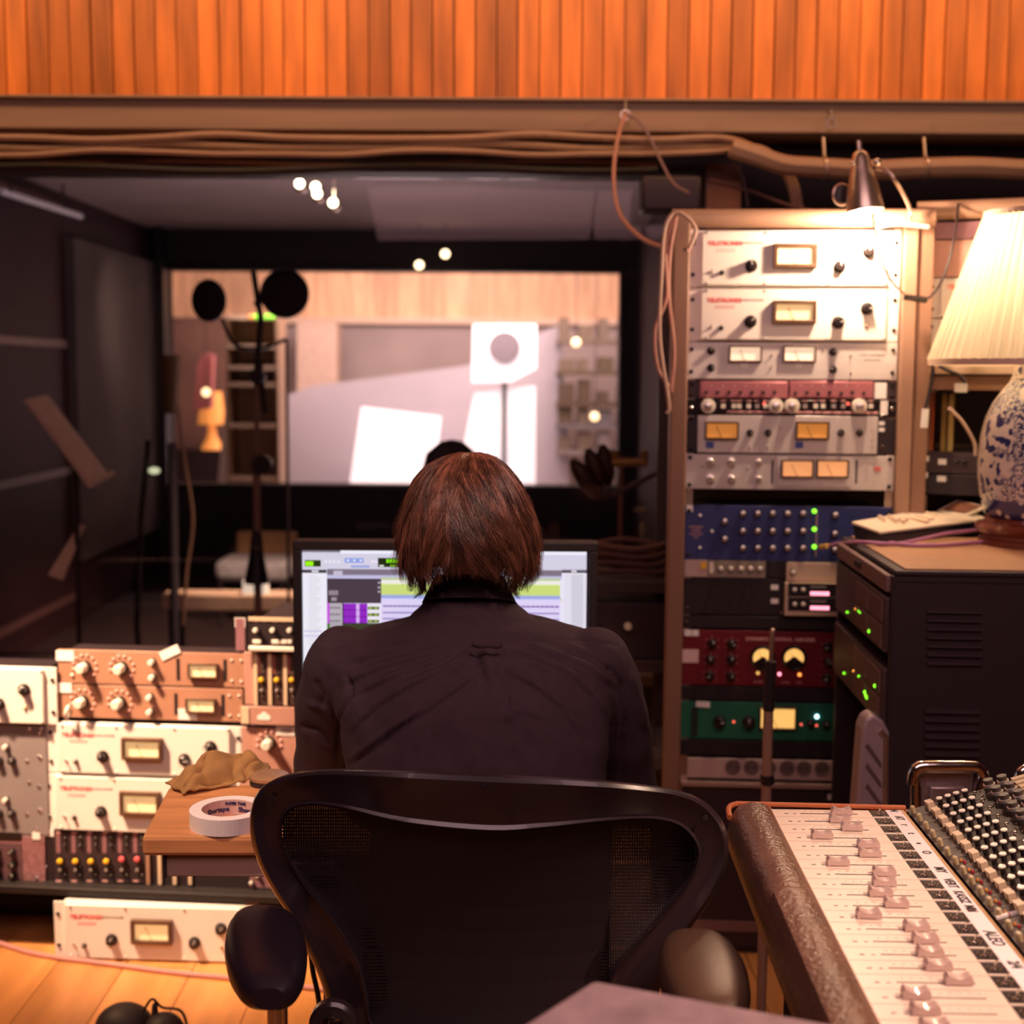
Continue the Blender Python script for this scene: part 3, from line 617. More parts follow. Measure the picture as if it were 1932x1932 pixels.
for i_, (pp, lab) in enumerate((
    (((1300, 470), (1312, 430), (1278, 400), (1255, 430), (1248, 520), (1245, 640), (1262, 760), (1258, 780)), 'cable arching over the rack corner with the longest hanging end'),
    (((1270, 410), (1256, 470), (1258, 560), (1236, 620), (1240, 690), (1262, 730)), 'hanging cable that bows furthest left beside the rack'),
    (((1276, 408), (1264, 480), (1262, 560), (1272, 660), (1266, 740)), 'hanging cable closest to the left rack post'))):
    tag(cable('hanging_cable', [P(px, py, 3.02 + .01*i_) for px, py in pp], .0042, M_wc if i_ == 0 else M_pc), lab, 'cable', 'cables hanging left of the rack')
lt = box('window_speaker', P(1195, 0, 3.98).x, P(1300, 0, 3.98).x, 3.86, 3.98, P(1250, 400, 3.9).z, P(1250, 335, 3.9).z, M_dark, bevel=.008); tag(lt, 'small dark box fixed in the upper right corner of the window', 'box')
for px in (1555, 1745):
    t = thing('conduit_clip', 'metal clip holding the conduit %s' % ('just left of the clamp lamp' if px < 1600 else 'right of the clamp lamp'), 'clip', P(px, 318, 3.66), 0, 'clips on the conduit')
    R = [Vector((0, .030*math.cos(a), .030*math.sin(a))) for a in np.linspace(0, 2*math.pi, 14, endpoint=False)]
    MB().tube(R, .004, 6, closed=True).build('band', M_steel, t); MB().tube([(0, 0, .03), (0, .02, .085)], .004, 6).build('stem', M_steel, t)
# ================================================================= right rack
FR = Frame((P(1490, 900, 3.10).x, 3.10, 0), -3.5)
def leveler(fr, xl, yt, yb, label, group, **kw):
    """white levelling amplifier: window meter, three bakelite knobs, toggles"""
    U = Unit(fr, xl, yt, yb, 'levelling_amplifier', label, 'amplifier', group, pm=M_white, **kw)
    w, h = U.w, U.h
    U.panel(0.030, 0.004, w-0.030, h-0.004, M_white, 'raised_panel', d=0.010, bevel=.0015)
    p0 = U.pl; U.pl = p0+0.010
    U.meter(w*.40, h*.34, w*.605, h*.76, M_dial, bw=0.15, depth=.014)
    for fx, fy, r in ((.297, .63, .0145), (.712, .64, .0145), (.845, .38, .0145)): U.ctl('pointer', U.fl(fx, fy), r)
    U.ctl('toggle', U.fl(.108, .74), .006); U.ctl('round', U.fl(.158, .75), .006)
    U.led(U.fl(.845, .70), .0045, mat('jewel_amber', (.5, .3, .15), .3))
    U.text('TELETRONIX', U.fl(.17, .24), .0135, M_redtx, bold=.0004); U.text('LEVELING AMPLIFIER', U.fl(.30, .23), .0062, M_greytx)
    for i_, yy in enumerate((.34, .375)): U.panel(w*.125, h*(1-yy)-.0005, w*.22, h*(1-yy)+.0005, M_redtx, 'underline', d=.0004)
    for fx in (.09, .365, .66, .93):
        for fy in (.05, .93): U.led(U.fl(fx, fy), .003, M_silver, 'screw')
    U.pl = p0; U.screws('screwb', .005, zf=(.22, .78)); return U
GA = 'white levelling amplifiers'
leveler(FR, 1299, 435, 542, 'topmost white amplifier in the tall rack, under the clamp lamp', GA)
leveler(FR, 1297.5, 543, 644, 'second white amplifier from the top of the tall rack', GA)
U = Unit(FR, 1296, 645, 715, 'dual_compressor', 'silver compressor with two lit meters, third unit of the tall rack', 'compressor', pm=M_silver)
for x0 in (1374, 1476): U.meter_px(x0, 652, x0+63, 683, M_dialw, bw=.1)
for x0 in (1404, 1507): U.panel_px(x0-7, 684, x0+7, 694, M_paper, 'paper_label')
for q in ((1341, 662), (1341, 694), (1571, 664), (1571, 697)): U.ctl('pointer', U.loc(*q), .0095)
for q in ((1455, 671), (1455, 693), (1604, 671), (1604, 704)): U.ctl('toggle', U.loc(*q), .0042)
U.text('STEREO COMPRESSOR', U.loc(1645, 670), .006, M_greytx); U.text('DUAL CHANNEL', U.loc(1645, 679), .005, M_greytx)
U.screws('screwb', .005, zf=(.2, .8))
for n_, (xa_, xb_, lab) in enumerate(((1320, 1486, 'left of the two pink preamplifier modules'), (1488, 1648, 'right of the two pink preamplifier modules, beside a white label'))):
    U = Unit(FR, xa_, 718, 751, 'preamplifier_module', lab, 'preamplifier', 'pink preamplifier modules', pm=M_pink, xr=xb_, inset=.004)
    U.panel(0.003, 0.003, U.w-.003, U.h-.003, M_pink, 'raised_panel', d=.002, bevel=.001)
    for i_ in range(7):
        px = xa_+12+i_*21.5; U.ctl('round', U.loc(px, 740 if n_ == 0 or i_ % 2 else 742), .0052); 
    for i_ in range(6): U.led(U.loc(xa_+22+i_*21.5, 728), .002, M_knobs, 'push_button')
U = Unit(FR, 1296, 717, 752, 'rack_tray', 'dark tray holding the two pink modules with a white label at its right', 'tray', pm=M_dark, fwd=-.004)
U.panel_px(1649, 722, 1672, 752, M_paper, 'paper_label', d=.003); U.screws('screwb', .005, zf=(.2, .8))
U = Unit(FR, 1296, 753, 784, 'channel_strip_unit', 'black unit with four big cream knobs in the tall rack', 'preamplifier', pm=M_blackg)
for px in (1335, 1462, 1492.5, 1619): U.ctl('ring', U.loc(px, 766), .017)
for px in (1364, 1384, 1394, 1412, 1428, 1444, 1518, 1538, 1552, 1572, 1590, 1642):
    U.panel_px(px-4, 762, px+4, 770, M_knobw if px % 3 else M_greytx, 'push_button', d=.004)
    U.panel_px(px-5, 755, px+5, 757, M_pinktx, 'printed_line', d=.0004)
for px in (1441, 1599): U.led(U.loc(px, 762), .0035, M_ledr)
U.panel_px(1372, 777, 1656, 778.2, M_pinktx, 'printed_line', d=.0004); U.panel_px(1660, 756, 1674, 782, M_paper, 'paper_label'); U.screws('screw', .004, zf=(.5,))
U = Unit(FR, 1294, 786, 854, 'dual_meter_preamplifier', 'silver unit with two amber meters and blue stickers in the tall rack', 'preamplifier', pm=M_black)
U.panel_px(1315, 786, 1655, 853, M_silver, 'front_panel', d=.006, bevel=.001); U.pl += .006
for x0 in (1332, 1502): U.meter_px(x0-3, 795, x0+61, 828, M_dialo, bw=.10)
for x0 in (1331, 1499): U.panel_px(x0, 833, x0+15, 845, mat('blue_sticker', (.06, .10, .35), .5), 'sticker'); 
for px in (1414, 1448, 1585, 1620): U.ctl('round', U.loc(px, 816), .0085)
for q in ((1414, 841), (1448, 841), (1581, 843), (1618, 843)): U.led(U.loc(*q), .003, M_knobs, 'push_button')
for q in ((1472, 808), (1472, 825), (1643, 812), (1643, 828), (1643, 842)): U.ctl('toggle', U.loc(*q), .0036)
U.pl -= .006
for y_ in (790, 848): U.ctl('screwb', U.loc(1303, y_), .005); U.ctl('screw', U.loc(1664, y_-4), .004)
for y_ in (798, 810): U.panel_px(1657, y_-3, 1668, y_+4, M_paper, 'paper_label')
U = Unit(FR, 1293, 856, 922, 'dual_meter_equaliser', 'silver unit with twin orange meters and silver knobs, lowest lit one of the tall rack', 'equaliser', pm=M_silver)
for px in (1340, 1380, 1431):
    for py in (872, 904): U.ctl('silver', U.loc(px, py), .0105 if px < 1400 else .008)
for px in (1457, 1615): U.panel_px(px-2.5, 868, px+2.5, 912, M_black, 'vent_slot', d=.0008)
U.panel_px(1464, 862, 1609, 918, M_silver, 'raised_panel', d=.004, bevel=.001); U.pl += .004
for x0 in (1472, 1538): U.meter_px(x0, 867, x0+62, 900, M_dialr, bez=M_bezel, bw=.09)
U.pl -= .004
U.panel_px(1648, 880, 1661, 888, mat('red_badge', (.6, .15, .12), .5), 'badge')
for q in ((1324, 880), (1410, 884), (1634, 883), (1634, 896), (1649, 905)): U.ctl('toggle', U.loc(*q), .0036)
U.screws('screwb', .005, zf=(.12, .9))
U = Unit(FR, 1291, 952, 1056, 'blue_equaliser', 'deep blue equaliser with rows of small knobs and green lights in the tall rack', 'equaliser', pm=M_blue)
for px in (1401, 1429, 1457, 1485, 1514):
    for py in (968, 1001, 1033): U.ctl('silvercap', U.loc(px, py), .0085)
for q in ((1367, 983), (1367, 1016), (1575, 971), (1574, 1006), (1574, 1036)): U.ctl('silvercap', U.loc(*q), .0085)
for py in (964, 998, 1031): U.led(U.loc(1535.5, py), .005, M_ledg)
for q in ((1320.5, 972), (1343, 1002), (1320, 1033)): U.led(U.loc(*q), .0035, M_paper, 'push_button')
for i_, s_ in enumerate(('MASTERING', 'STEREO', 'EQUALISER', 'UNIT')): U.text(s_, U.loc(1313, 994+i_*6.5), .0062, M_pinktx)
U.panel_px(1295, 953, 1307, 965, M_paper, 'paper_label'); U.panel_px(1539, 962, 1540.5, 1050, M_pinktx, 'printed_line', d=.0004)
U.screws('screwb', .005, zf=(.1, .9))
U = Unit(FR, 1290, 1056, 1088, 'patch_strip', 'beige strip with five round sockets under the blue equaliser', 'patch panel', pm=M_black)
U.panel_px(1291, 1056, 1334, 1087, mat('steel_ear', (.55, .40, .36), .5, .3), 'ear_plate', d=.003); U.panel_px(1334, 1058, 1444, 1088, mat('olive_beige', (.30, .24, .18), .5), 'socket_plate', d=.003)
U.pl += .003
U.panel_px(1322, 1060, 1332, 1072, M_yel, 'sticker'); U.panel_px(1338, 1060, 1346, 1080, M_knobw, 'sticker')
for px in (1359, 1378, 1397, 1415, 1433): U.ctl('white', U.loc(px, 1071), .0078, 0, 'socket')
U = Unit(FR, 1483, 1060, 1096, 'power_module', 'blank beige module right of the five socket strip', 'module', pm=mat('blank_beige', (.52, .37, .28), .5), xr=1592, chassis=True, inset=.004, plate=.006, fwd=.004)
U.ctl('white', U.loc(1495, 1078), .007, 0, 'socket')
U = Unit(FR, 1289, 1090, 1158, 'blank_panel', 'plain black panel with two white tags, left of the small cream rack', 'panel', pm=M_black)
for y_ in (1107, 1133): U.panel_px(1454, y_-4, 1468, y_+5, M_paper, 'paper_label')
for q in ((1296, 1145), (1474, 1155)): U.ctl('screw', U.loc(*q), .003)
U = Unit(FR, 1479, 1097, 1159, 'mini_rack', 'small cream framed rack with two modules and pink light bars', 'module rack', pm=M_beige, xr=1592, inset=.004, plate=.02, fwd=.006)
for i_, y_ in enumerate((1108, 1135)):
    o = U.panel_px(1484, y_-9, 1590, y_+14, M_black, 'module', d=.002)
U.pl += .002
for y_ in (1109, 1136):
    for px in (1496, 1512, 1583): U.ctl('white', U.loc(px, y_), .0062)
    U.panel_px(1526, y_+5, 1561, y_+11, M_ledp, 'level_meter', d=.001)
    for px in range(1530, 1560, 5): U.panel_px(px-.6, y_+5, px+.6, y_+11, M_black, 'meter_divider', d=.0016)
    U.panel_px(1526, y_-6, 1556, y_-3, M_greytx, 'printed_line', d=.0004)
U = Unit(FR, 1288, 1160, 1184, 'blank_panel', 'narrow black blank panel above the dark red unit', 'panel', pm=M_black); U.screws('screw', .003, zf=(.5,))
U = Unit(FR, 1286, 1187, 1291, 'tube_compressor', 'dark red compressor with two round yellow meters in the tall rack', 'compressor', pm=M_red)
mround = cached('mround', lambda: None)
for px in (1438, 1497):
    c = U.loc(px, 1240)
    bz_ = MB().lathe([(.030, 0), (.030, .006), (.026, .009), (.0255, .004)], (0,0,0), '-y', 28).build('meter', M_knobb, U.root, c)
    A = [Vector((.0225*math.cos(a), -.0092, .0225*math.sin(a))) for a in np.linspace(math.radians(-25), math.radians(205), 24)]
    A += [Vector((.009*math.cos(a), -.0092, .009*math.sin(a)-.005)) for a in np.linspace(math.radians(150), math.radians(30), 8)]
    MB().prism(A, (0, .003, 0)).build('dial', M_dialy, bz_, smooth=False)
    MB().tube([(0, -.0097, -.004), (-.010, -.0097, .016)], .0005, 4).build('needle', M_needle, bz_)
for q in ((1343, 1213), (1340, 1244), (1339, 1274), (1380, 1214), (1379, 1244), (1378, 1275), (1561, 1220), (1561, 1249), (1559, 1279)):
    U.ctl('round', U.loc(*q), .0115)
    for a in range(9):
        t = math.radians(-30+a*30); c = U.loc(*q); U.led((c[0]+.0165*math.cos(t), c[1], c[2]+.0165*math.sin(t)), .0011, M_pinktx, 'scale_dot') if a % 2 == 0 else None
for q, mm in (((1429.5, 1269), M_ledw), ((1470, 1271), M_ledp), ((1508, 1272), M_ledo)): U.led(U.loc(*q), .0042, M_dialy if mm is M_ledw else mm)
U.text('DYNAMICS  CONTROL  AMPLIFIER', U.loc(1472, 1206), .0105, M_pinktx, bold=.0004)
for q, s_ in (((1430, 1286), 'POWER'), ((1482, 1287), 'BYPASS'), ((1507, 1287), 'LINK')): U.text(s_, U.loc(*q), .0062, M_pinktx)
for x0 in (1291, 1305): U.panel_px(x0, 1188, x0+13, 1199, M_paper, 'paper_label')
U.panel_px(1287, 1225, 1318, 1249, mat('torn_paper', (.75, .52, .50), .7), 'paper_label')
U = Unit(FR, 1286, 1293, 1319, 'blank_panel', 'black blank panel between the dark red and green units', 'panel', pm=M_black)
U = Unit(FR, 1284, 1321, 1392, 'green_compressor', 'green compressor with one square yellow meter in the tall rack', 'compressor', pm=M_green)
U.panel_px(1303, 1334, 1317, 1388, mat('green_slot', (.012, .02, .016), .6), 'vent_slot')
for q, r in (((1357, 1360), .016), ((1412, 1361), .016), ((1529, 1364), .010), ((1557, 1366), .010)): U.ctl('round', U.loc(*q), r)
U.meter_px(1431, 1333, 1502, 1374, M_dialy, bw=.07)
for q in ((1384, 1361), (1511, 1366), (1540, 1368)): U.led(U.loc(*q), .003, M_ledr)
U.led(U.loc(1540.5, 1351), .0048, M_ledw); U.panel_px(1313, 1323, 1339, 1333, M_paper, 'paper_label', rz=.05)
U = Unit(FR, 1283, 1394, 1424, 'blank_panel', 'recessed black panel between the green unit and the socket strip', 'panel', pm=M_black)
ps = Unit(FR, 1296, 1428, 1466, 'power_strip', 'long pale power strip with round mains sockets low in the tall rack', 'power strip', xr=1610, pm=mat('power_grey', (.52, .38, .33), .5), depth=.05, fwd=.006, inset=.002, plate=.006)
for px in (1382, 1417, 1449, 1484, 1516, 1550, 1583):
    c = ps.loc(px, 1447+(px-1450)*.02); so = MB().lathe([(.0185, 0), (.0185, .003), (.0155, .003), (.0150, .0006)], (0,0,0), '-y', 24).build('socket', mat('socket_grey', (.17, .115, .10), .5), ps.root, c)
    B = MB(); B.lathe([(.0025, 0), (.0025, .0012)], (-.006, -.0002, 0), '-y', 8); B.lathe([(.0025, 0), (.0025, .0012)], (.006, -.0002, 0), '-y', 8); B.build('pin_hole', M_black, so)
sh_ = Unit(FR, 1284, 1469, 1479, 'rack_shelf', 'narrow steel shelf edge under the power strip', 'shelf', pm=mat('shelf_steel', (.48, .33, .26), .4, .4), plate=.02, chassis=True)
U = Unit(FR, 1284, 1481, 1780, 'amplifier_case', 'large dark equipment case at the foot of the tall rack', 'case', pm=M_dark, depth=.4, plate=.01)
U.panel_px(1560, 1496, 1572, 1506, M_paper, 'paper_label'); U.panel_px(1284, 1736, 1440, 1750, mat('case_edging', (.22, .11, .10), .5), 'edging', d=.004)
zfoot = U.z0
# the rack itself
rk = thing('tall_rack', 'tall brown steel rack full of gear right of the window', 'rack', FR.pt(FR.uv(1283, 900)[0], 0), FR.phi)
ru = FR.uv(1283, 900)[0]
def rloc(px, py, fwd=0): u, z = FR.uv(px, py, fwd); return (u-ru, -fwd, z)
xl_ = rloc(1299, 600)[0]; xrr = xl_+0.4826
ztop = rloc(1400, 396)[2]; zt2 = rloc(1400, 426)[2]
M_rackb = mat('rack_brown', (0.24, 0.125, 0.080), 0.5, var=0.06, vscale=5)
MB().box(xl_-0.040, xl_-0.001, -0.025, 0.04, 0, ztop-.01).build('upright', M_rackb, rk, bevel=.004)
MB().box(xl_+0.0, xl_+0.018, 0.001, 0.04, zfoot, zt2).build('mounting_rail', M_steel, rk)
MB().box(xrr-0.018, xrr, 0.001, 0.04, zfoot, zt2).build('mounting_rail', M_steel, rk)
MB().box(xrr+0.001, xrr+0.034, -0.02, 0.04, 0, ztop-.01).build('upright', mat('rack_tan', (0.33, 0.19, 0.125), .5), rk, bevel=.003)
MB().box(xrr+0.036, xrr+0.072, -0.012, 0.04, 0, ztop-.01).build('upright', M_rackb, rk, bevel=.003)
MB().tube([(xl_-0.042, 0.0, ztop-.02), (xrr+0.07, 0.0, ztop-.02)], 0.022, 12).build('top_rail', mat('rack_tan', ()), rk)
for x_ in (xl_-0.04, xrr+0.0): MB().box(x_, x_+0.035, 0.55, 0.59, 0, ztop).build('rear_upright', M_dark, rk)
MB().box(xl_-.04, xrr+.03, 0.57, 0.58, 0, ztop).build('back_panel', M_black, rk)
MB().box(xl_-.04, xrr+.03, 0.0, 0.58, 0.0, max(zfoot-.001, .012)).build('plinth', M_dark, rk)
# ================================================================= second rack, turned, behind the lamp
a0 = FR.pt(ru+xrr+0.085, 0); a0.y = 3.14
FS = Frame(a0, -20)
def su(px, py, **k): return FS.uv(px, py)
def second(xl, yt, yb, name, lab, cat, pm, group=None, **kw):
    return Unit(FS, xl, yt, yb, name, lab, cat, group, pm=pm, **kw)
U = second(1751, 420, 453, 'blank_panel', 'narrow mauve panel at the top behind the lamp shade', 'panel', M_mauve); U.ctl('screw', U.loc(1757, 428), .004); U.ctl('screw', U.loc(1757, 446), .005)
U = second(1751, 454, 524, 'mauve_unit', 'mauve unit beside the upper left edge of the lamp shade', 'preamplifier', M_pinkb); U.ctl('screw', U.loc(1756, 460), .005); U.ctl('screw', U.loc(1756, 519), .005)
leveler(FS, 1750, 525, 600, 'white amplifier just left of the lamp shade, upper one', GA)
leveler(FS, 1748, 601, 672, 'white amplifier just left of the lamp shade, lower one', GA)
U = second(1746, 674, 706, 'equipment_shelf', 'cream shelf front just below the lamp shade', 'shelf', M_beige, plate=.02)
U = second(1745, 708, 736, 'shelf_bracket', 'taupe panel under the cream shelf, with a hanging white tag', 'panel', M_taupe)
U.panel_px(1801, 723, 1826, 740, M_paper, 'paper_tag', off=.02)
U = second(1741, 855, 892, 'tape_machine', 'upper dark unit with white tags behind the vase', 'recorder', M_dark); U.panel_px(1770, 866, 1786, 876, M_paper, 'paper_label'); U.panel_px(1743, 860, 1753, 870, M_paper, 'paper_label')
for px in (1806, 1820): U.ctl('round', U.loc(px, 870), .006)
U = second(1740, 894, 932, 'tape_machine', 'lower dark unit with white tags behind the vase', 'recorder', M_black); U.panel_px(1768, 898, 1785, 908, M_paper, 'paper_label'); U.panel_px(1739, 891, 1751, 901, M_paper, 'paper_label')
U.panel_px(1772, 903, 1788, 905, M_greytx, 'printed_line', d=.0004)
r2 = thing('second_rack', 'brown rack behind the table lamp, angled to the tall rack', 'rack', FS.pt(0, 0), FS.phi)
sxl = FS.uv(1750, 550)[0]
zt_ = FS.uv(1800, 396)[1]
MB().box(sxl-.012, sxl+.016, .001, .03, 0, zt_).build('upright', M_rackb, r2)
MB().box(sxl+.4826-.016, sxl+.4826+.03, .001, .03, 0, zt_).build('upright', M_rackb, r2)
MB().tube([(sxl-.03, 0, zt_), (sxl+.52, 0, zt_)], .022, 12).build('top_rail', mat('rack_tan', ()), r2)
MB().box(sxl-.012, sxl+.51, .45, .46, 0, zt_).build('back_panel', M_black, r2)
zsh = FS.uv(1780, 853)[1]; MB().box(sxl+.0, sxl+.48, .0, .44, zsh-.012, zsh-.001).build('shelf', M_dark, r2)
for (x0, x1, y0, cc, lab) in ((1745, 1764, 740, (.50, .12, .05), 'orange red book standing behind the hanging plug'), (1775, 1788, 742, (.35, .22, .06), 'ochre book spine, left of the yellow one'), (1788, 1801, 742, (.55, .40, .14), 'yellow box file right of the ochre book')):
    p0 = FS.uv(x0, 812, -.06); p1 = FS.uv(x1, y0, -.06)
    q = FS.pt((p0[0]+p1[0])/2, zsh-.001, -.06); t = thing('book', lab, 'book', q, FS.phi, 'books behind the vase')
    w_ = p1[0]-p0[0]; hh = p1[1]-q.z
    MB().box(-w_/2, w_/2, 0, .15, 0, hh).build('cover', mat('book_%d' % x0, cc, .6), t, bevel=.001); MB().box(-w_/2+.002, w_/2-.002, .002, .152, .003, hh+.001).build('pages', M_paper, t)
# plug hanging by the lamp
pg = thing('hanging_plug', 'white tipped cable end hanging left of the vase neck', 'plug', P(1744, 790, 2.98))
MB().tube([(0,0,-.02), (.002,0,.022)], .008, 10).build('plug_body', M_paper, pg); MB().tube(smooth_pts([Vector((0,0,.02)), lp(1752, 745, 2.98, pg), lp(1760, 700, 2.98, pg), lp(1755, 660, 2.98, pg)]), .004).build('wire', M_black, pg)
tag(cable('dark_cable', [P(1772, 690, 2.98), P(1790, 700, 2.97), P(1810, 708, 2.98), P(1822, 722, 2.98)], .004, M_black), 'short dark cable end under the lamp shade', 'cable')
tag(cable('pale_cable', [P(1790, 770, 3.0), P(1815, 795, 3.0), P(1838, 835, 3.0), P(1840, 860, 3.0)], .004, M_wc), 'pale cable arching beside the vase shoulder', 'cable')
# ---- clamp lamp
cl = thing('clamp_lamp', 'brushed steel clamp lamp shining on the tall rack', 'lamp', P(1632, 398, 2.985))
O = cl.location; ax = (P(1622, 283, 2.99)-O); L_ = ax.length; ax.normalize()
prof = [(0, 0.0415), (.12, .0400), (.35, .0345), (.6, .0270), (.78, .0205), (.88, .0185), (.95, .0150), (1.0, .006)]
B = MB(); B.tube([ax*(t*L_) for t, r in prof], .01, 24, radii=[r for t, r in prof]); 
sh2 = B.mesh('lamp_shade', [M_steel]); import bmesh
bm = bmesh.new(); bm.from_mesh(sh2)
bmesh.ops.delete(bm, geom=[f for f in bm.faces if len(f.verts) > 4 and f.calc_center_median().length < .02], context='FACES'); bm.to_mesh(sh2); bm.free()
so_ = inst('lamp_shade', sh2, cl); md = so_.modifiers.new('thickness', 'SOLIDIFY'); md.thickness = .0015; md.offset = -1
MB().ell(tuple(ax*.022), (.019, .019, .024), 14, 10).build('bulb', mat('lamp_bulb', (1, .9, .8), .5, emis=(1.0, .80, .60), estr=7), cl)
MB().tube([ax*L_, ax*(L_+.02)], .006, 8).build('finial', M_steel, cl)
MB().tube(smooth_pts([ax*(L_*.72)+Vector((.02, 0, 0)), lp(1672, 322, 2.97, cl), lp(1695, 350, 2.97, cl), lp(1716, 392, 3.03, cl), lp(1716, 425, 3.03, cl)]), .0045).build('arm', M_steel, cl)
MB().ell(tuple(lp(1655, 306, 2.96, cl)), (.009,)*3, 10, 6).build('swivel_joint', M_chrome, cl); MB().ell(tuple(lp(1610, 308, 2.96, cl)), (.006,)*3, 10, 6).build('screw', M_chrome, cl)
R_ = [lp(1588+15*math.cos(a), 367+19*math.sin(a), 3.03, cl) for a in np.linspace(0, 2*math.pi, 20, endpoint=False)]
MB().tube(R_, .004, 8, closed=True).build('clamp_ring', M_steel, cl)
MB().lathe([(.019, 0), (.019, .01)], tuple(lp(1590, 367, 3.035, cl)), '-y', 20).build('clamp_pad', M_knobb, cl)
MB().tube(smooth_pts([lp(1646, 402, 2.92, cl), lp(1652, 440, 2.92, cl), lp(1662, 490, 2.94, cl), lp(1682, 530, 2.98, cl), lp(1708, 557, 3.03, cl)]), .0028).build('flex', M_wc, cl)
MB().tube([lp(1704, 560, 3.03, cl), lp(1748, 566, 3.03, cl)], .0075, 8).build('inline_switch', M_knobb, cl)
MB().tube(smooth_pts([lp(1748, 566, 3.03, cl), lp(1768, 545, 3.0, cl), lp(1788, 500, 2.98, cl), lp(1802, 440, 3.0, cl), lp(1808, 385, 3.1, cl)]), .0028).build('flex', M_black, cl)
light('clamp_lamp_light', 'POINT', tuple(O+Vector((0.0, -.012, -.014))), 17, (1.0, .68, .46), .018)
rod = cable('white_rod', [P(1648, 430, 3.04), P(1690, 422, 3.03), P(1752, 428, 3.03)], .005, M_knobw); tag(rod, 'thin white rod lying across the rack top under the clamp lamp arm', 'rod')
# ================================================================= left racks
FL = Frame((P(280, 1400, 3.10).x, 3.10, 0), -5)
B_ = Unit(FL, -275, 1248, 1355, 'levelling_amplifier', 'x', 'amplifier', pm=None, chassis=False); bpy.data.objects.remove(B_.root)
leveler(FL, -254, 1249, 1356, 'white amplifier at the left edge, on top of the grey unit', GA, fwd=.01, depth=.09)
def tube_eq(xl, yt, yb, lab):
    U = Unit(FL, xl, yt, yb, 'valve_preamplifier', lab, 'preamplifier', 'brown valve preamplifiers', pm=M_brown, xr=xl+352, depth=.07)
    w, h = U.w, U.h
    for fx, sz in ((.145, .0165), (.345, .0165)):
        U.ctl('ivory', U.fl(fx, .50), sz)
        c = U.fl(fx, .5)
        for a in range(-40, 221, 29): t = math.radians(a); U.led((c[0]+.029*math.cos(t), c[1], c[2]+.029*math.sin(t)), .0032, M_pinktx, 'scale_dot')
    for fy in (.30, .74): U.ctl('ivory', U.fl(.51, fy), .0095)
    for fx in (.645, .895): U.panel(w*fx-.004, h*.18, w*fx+.004, h*.82, M_black, 'vent_slot', d=.0008)
    U.meter(w*.70, h*.26, w*.86, h*.70, M_dial, bez=M_bezel, bw=.14)
    for fy in (.2, .8): U.led(U.fl(.98, fy), .003, M_silver, 'screw'); U.led(U.fl(.93, fy), .003, M_silver, 'screw')
    U.led(U.fl(.075, .75), .004, M_knobw, 'push_button'); return U
U1 = tube_eq(111, 1224, 1288, 'upper brown preamplifier with ivory knobs on top of the left stack')
U1.panel_px(108, 1227, 141, 1245, M_paper, 'paper_label', off=.001); U1.panel_px(303, 1222, 341, 1238, M_paper, 'paper_label', rz=-.45, off=.001)
U2 = tube_eq(107, 1290, 1352, 'lower brown preamplifier with ivory knobs, second from top of the left stack')
U2.panel_px(101, 1288, 137, 1305, M_paper, 'paper_label', off=.001); U2.panel_px(338, 1337, 372, 1356, M_paper, 'paper_label', off=.001)
V1 = leveler(FL, 90, 1359, 1456, 'upper of two white amplifiers left of the wooden desk', GA)
V2 = leveler(FL, 87, 1457, 1563, 'lower of two white amplifiers left of the wooden desk', GA)
cs = [cable('white_cable', [P(126, 1360, 3.09), P(124, 1345, 3.08), P(130, 1333, 3.09), P(131, 1352, 3.10)], .004, M_knobw)]; tag(cs[0], 'short white cable loop between brown and white units', 'cable')
# grey compressor at far left
U = Unit(FL, -268, 1357, 1562, 'grey_compressor', 'tall grey unit with small knobs at the left picture edge', 'compressor', pm=M_grey, fwd=.004)
for yy in (1407, 1507):
    U.ctl('ivory', U.loc(14, yy), .008); U.ctl('round', U.loc(25, yy+27), .010); U.ctl('round', U.loc(1, yy+27), .010)
    for q in ((56, yy-32), (75, yy-24), (52, yy+28), (75, yy+20)): U.ctl('screw', U.loc(*q), .0045)
    for q in ((-60, yy), (-40, yy+27), (-120, yy), (-180, yy)): U.ctl('round', U.loc(*q), .010)
for yy in (1375, 1430, 1530): U.ctl('screw', U.loc(78, yy), .004)
U = Unit(FL, -270, 1564, 1662, 'rose_speckled_unit', 'rose grey speckled unit under the grey one at the left edge', 'compressor', pm=mat('speckled_rose', (.26, .12, .13), .5, var=.3, vscale=150), fwd=.004)
U.panel_px(-20, 1570, 42, 1582, M_knobb, 'display'); U.panel_px(-20, 1590, 42, 1656, mat('dark_rose', (.12, .06, .07), .5), 'recess')
for yy in (1606, 1630, 1650): U.ctl('round', U.loc(26, yy), .010); U.ctl('round', U.loc(-2, yy), .010)
for q in ((70, 1563), (70, 1655)): U.ctl('screw', U.loc(*q), .0045)
U.panel_px(63, 1570, 77, 1582, M_paper, 'paper_label')
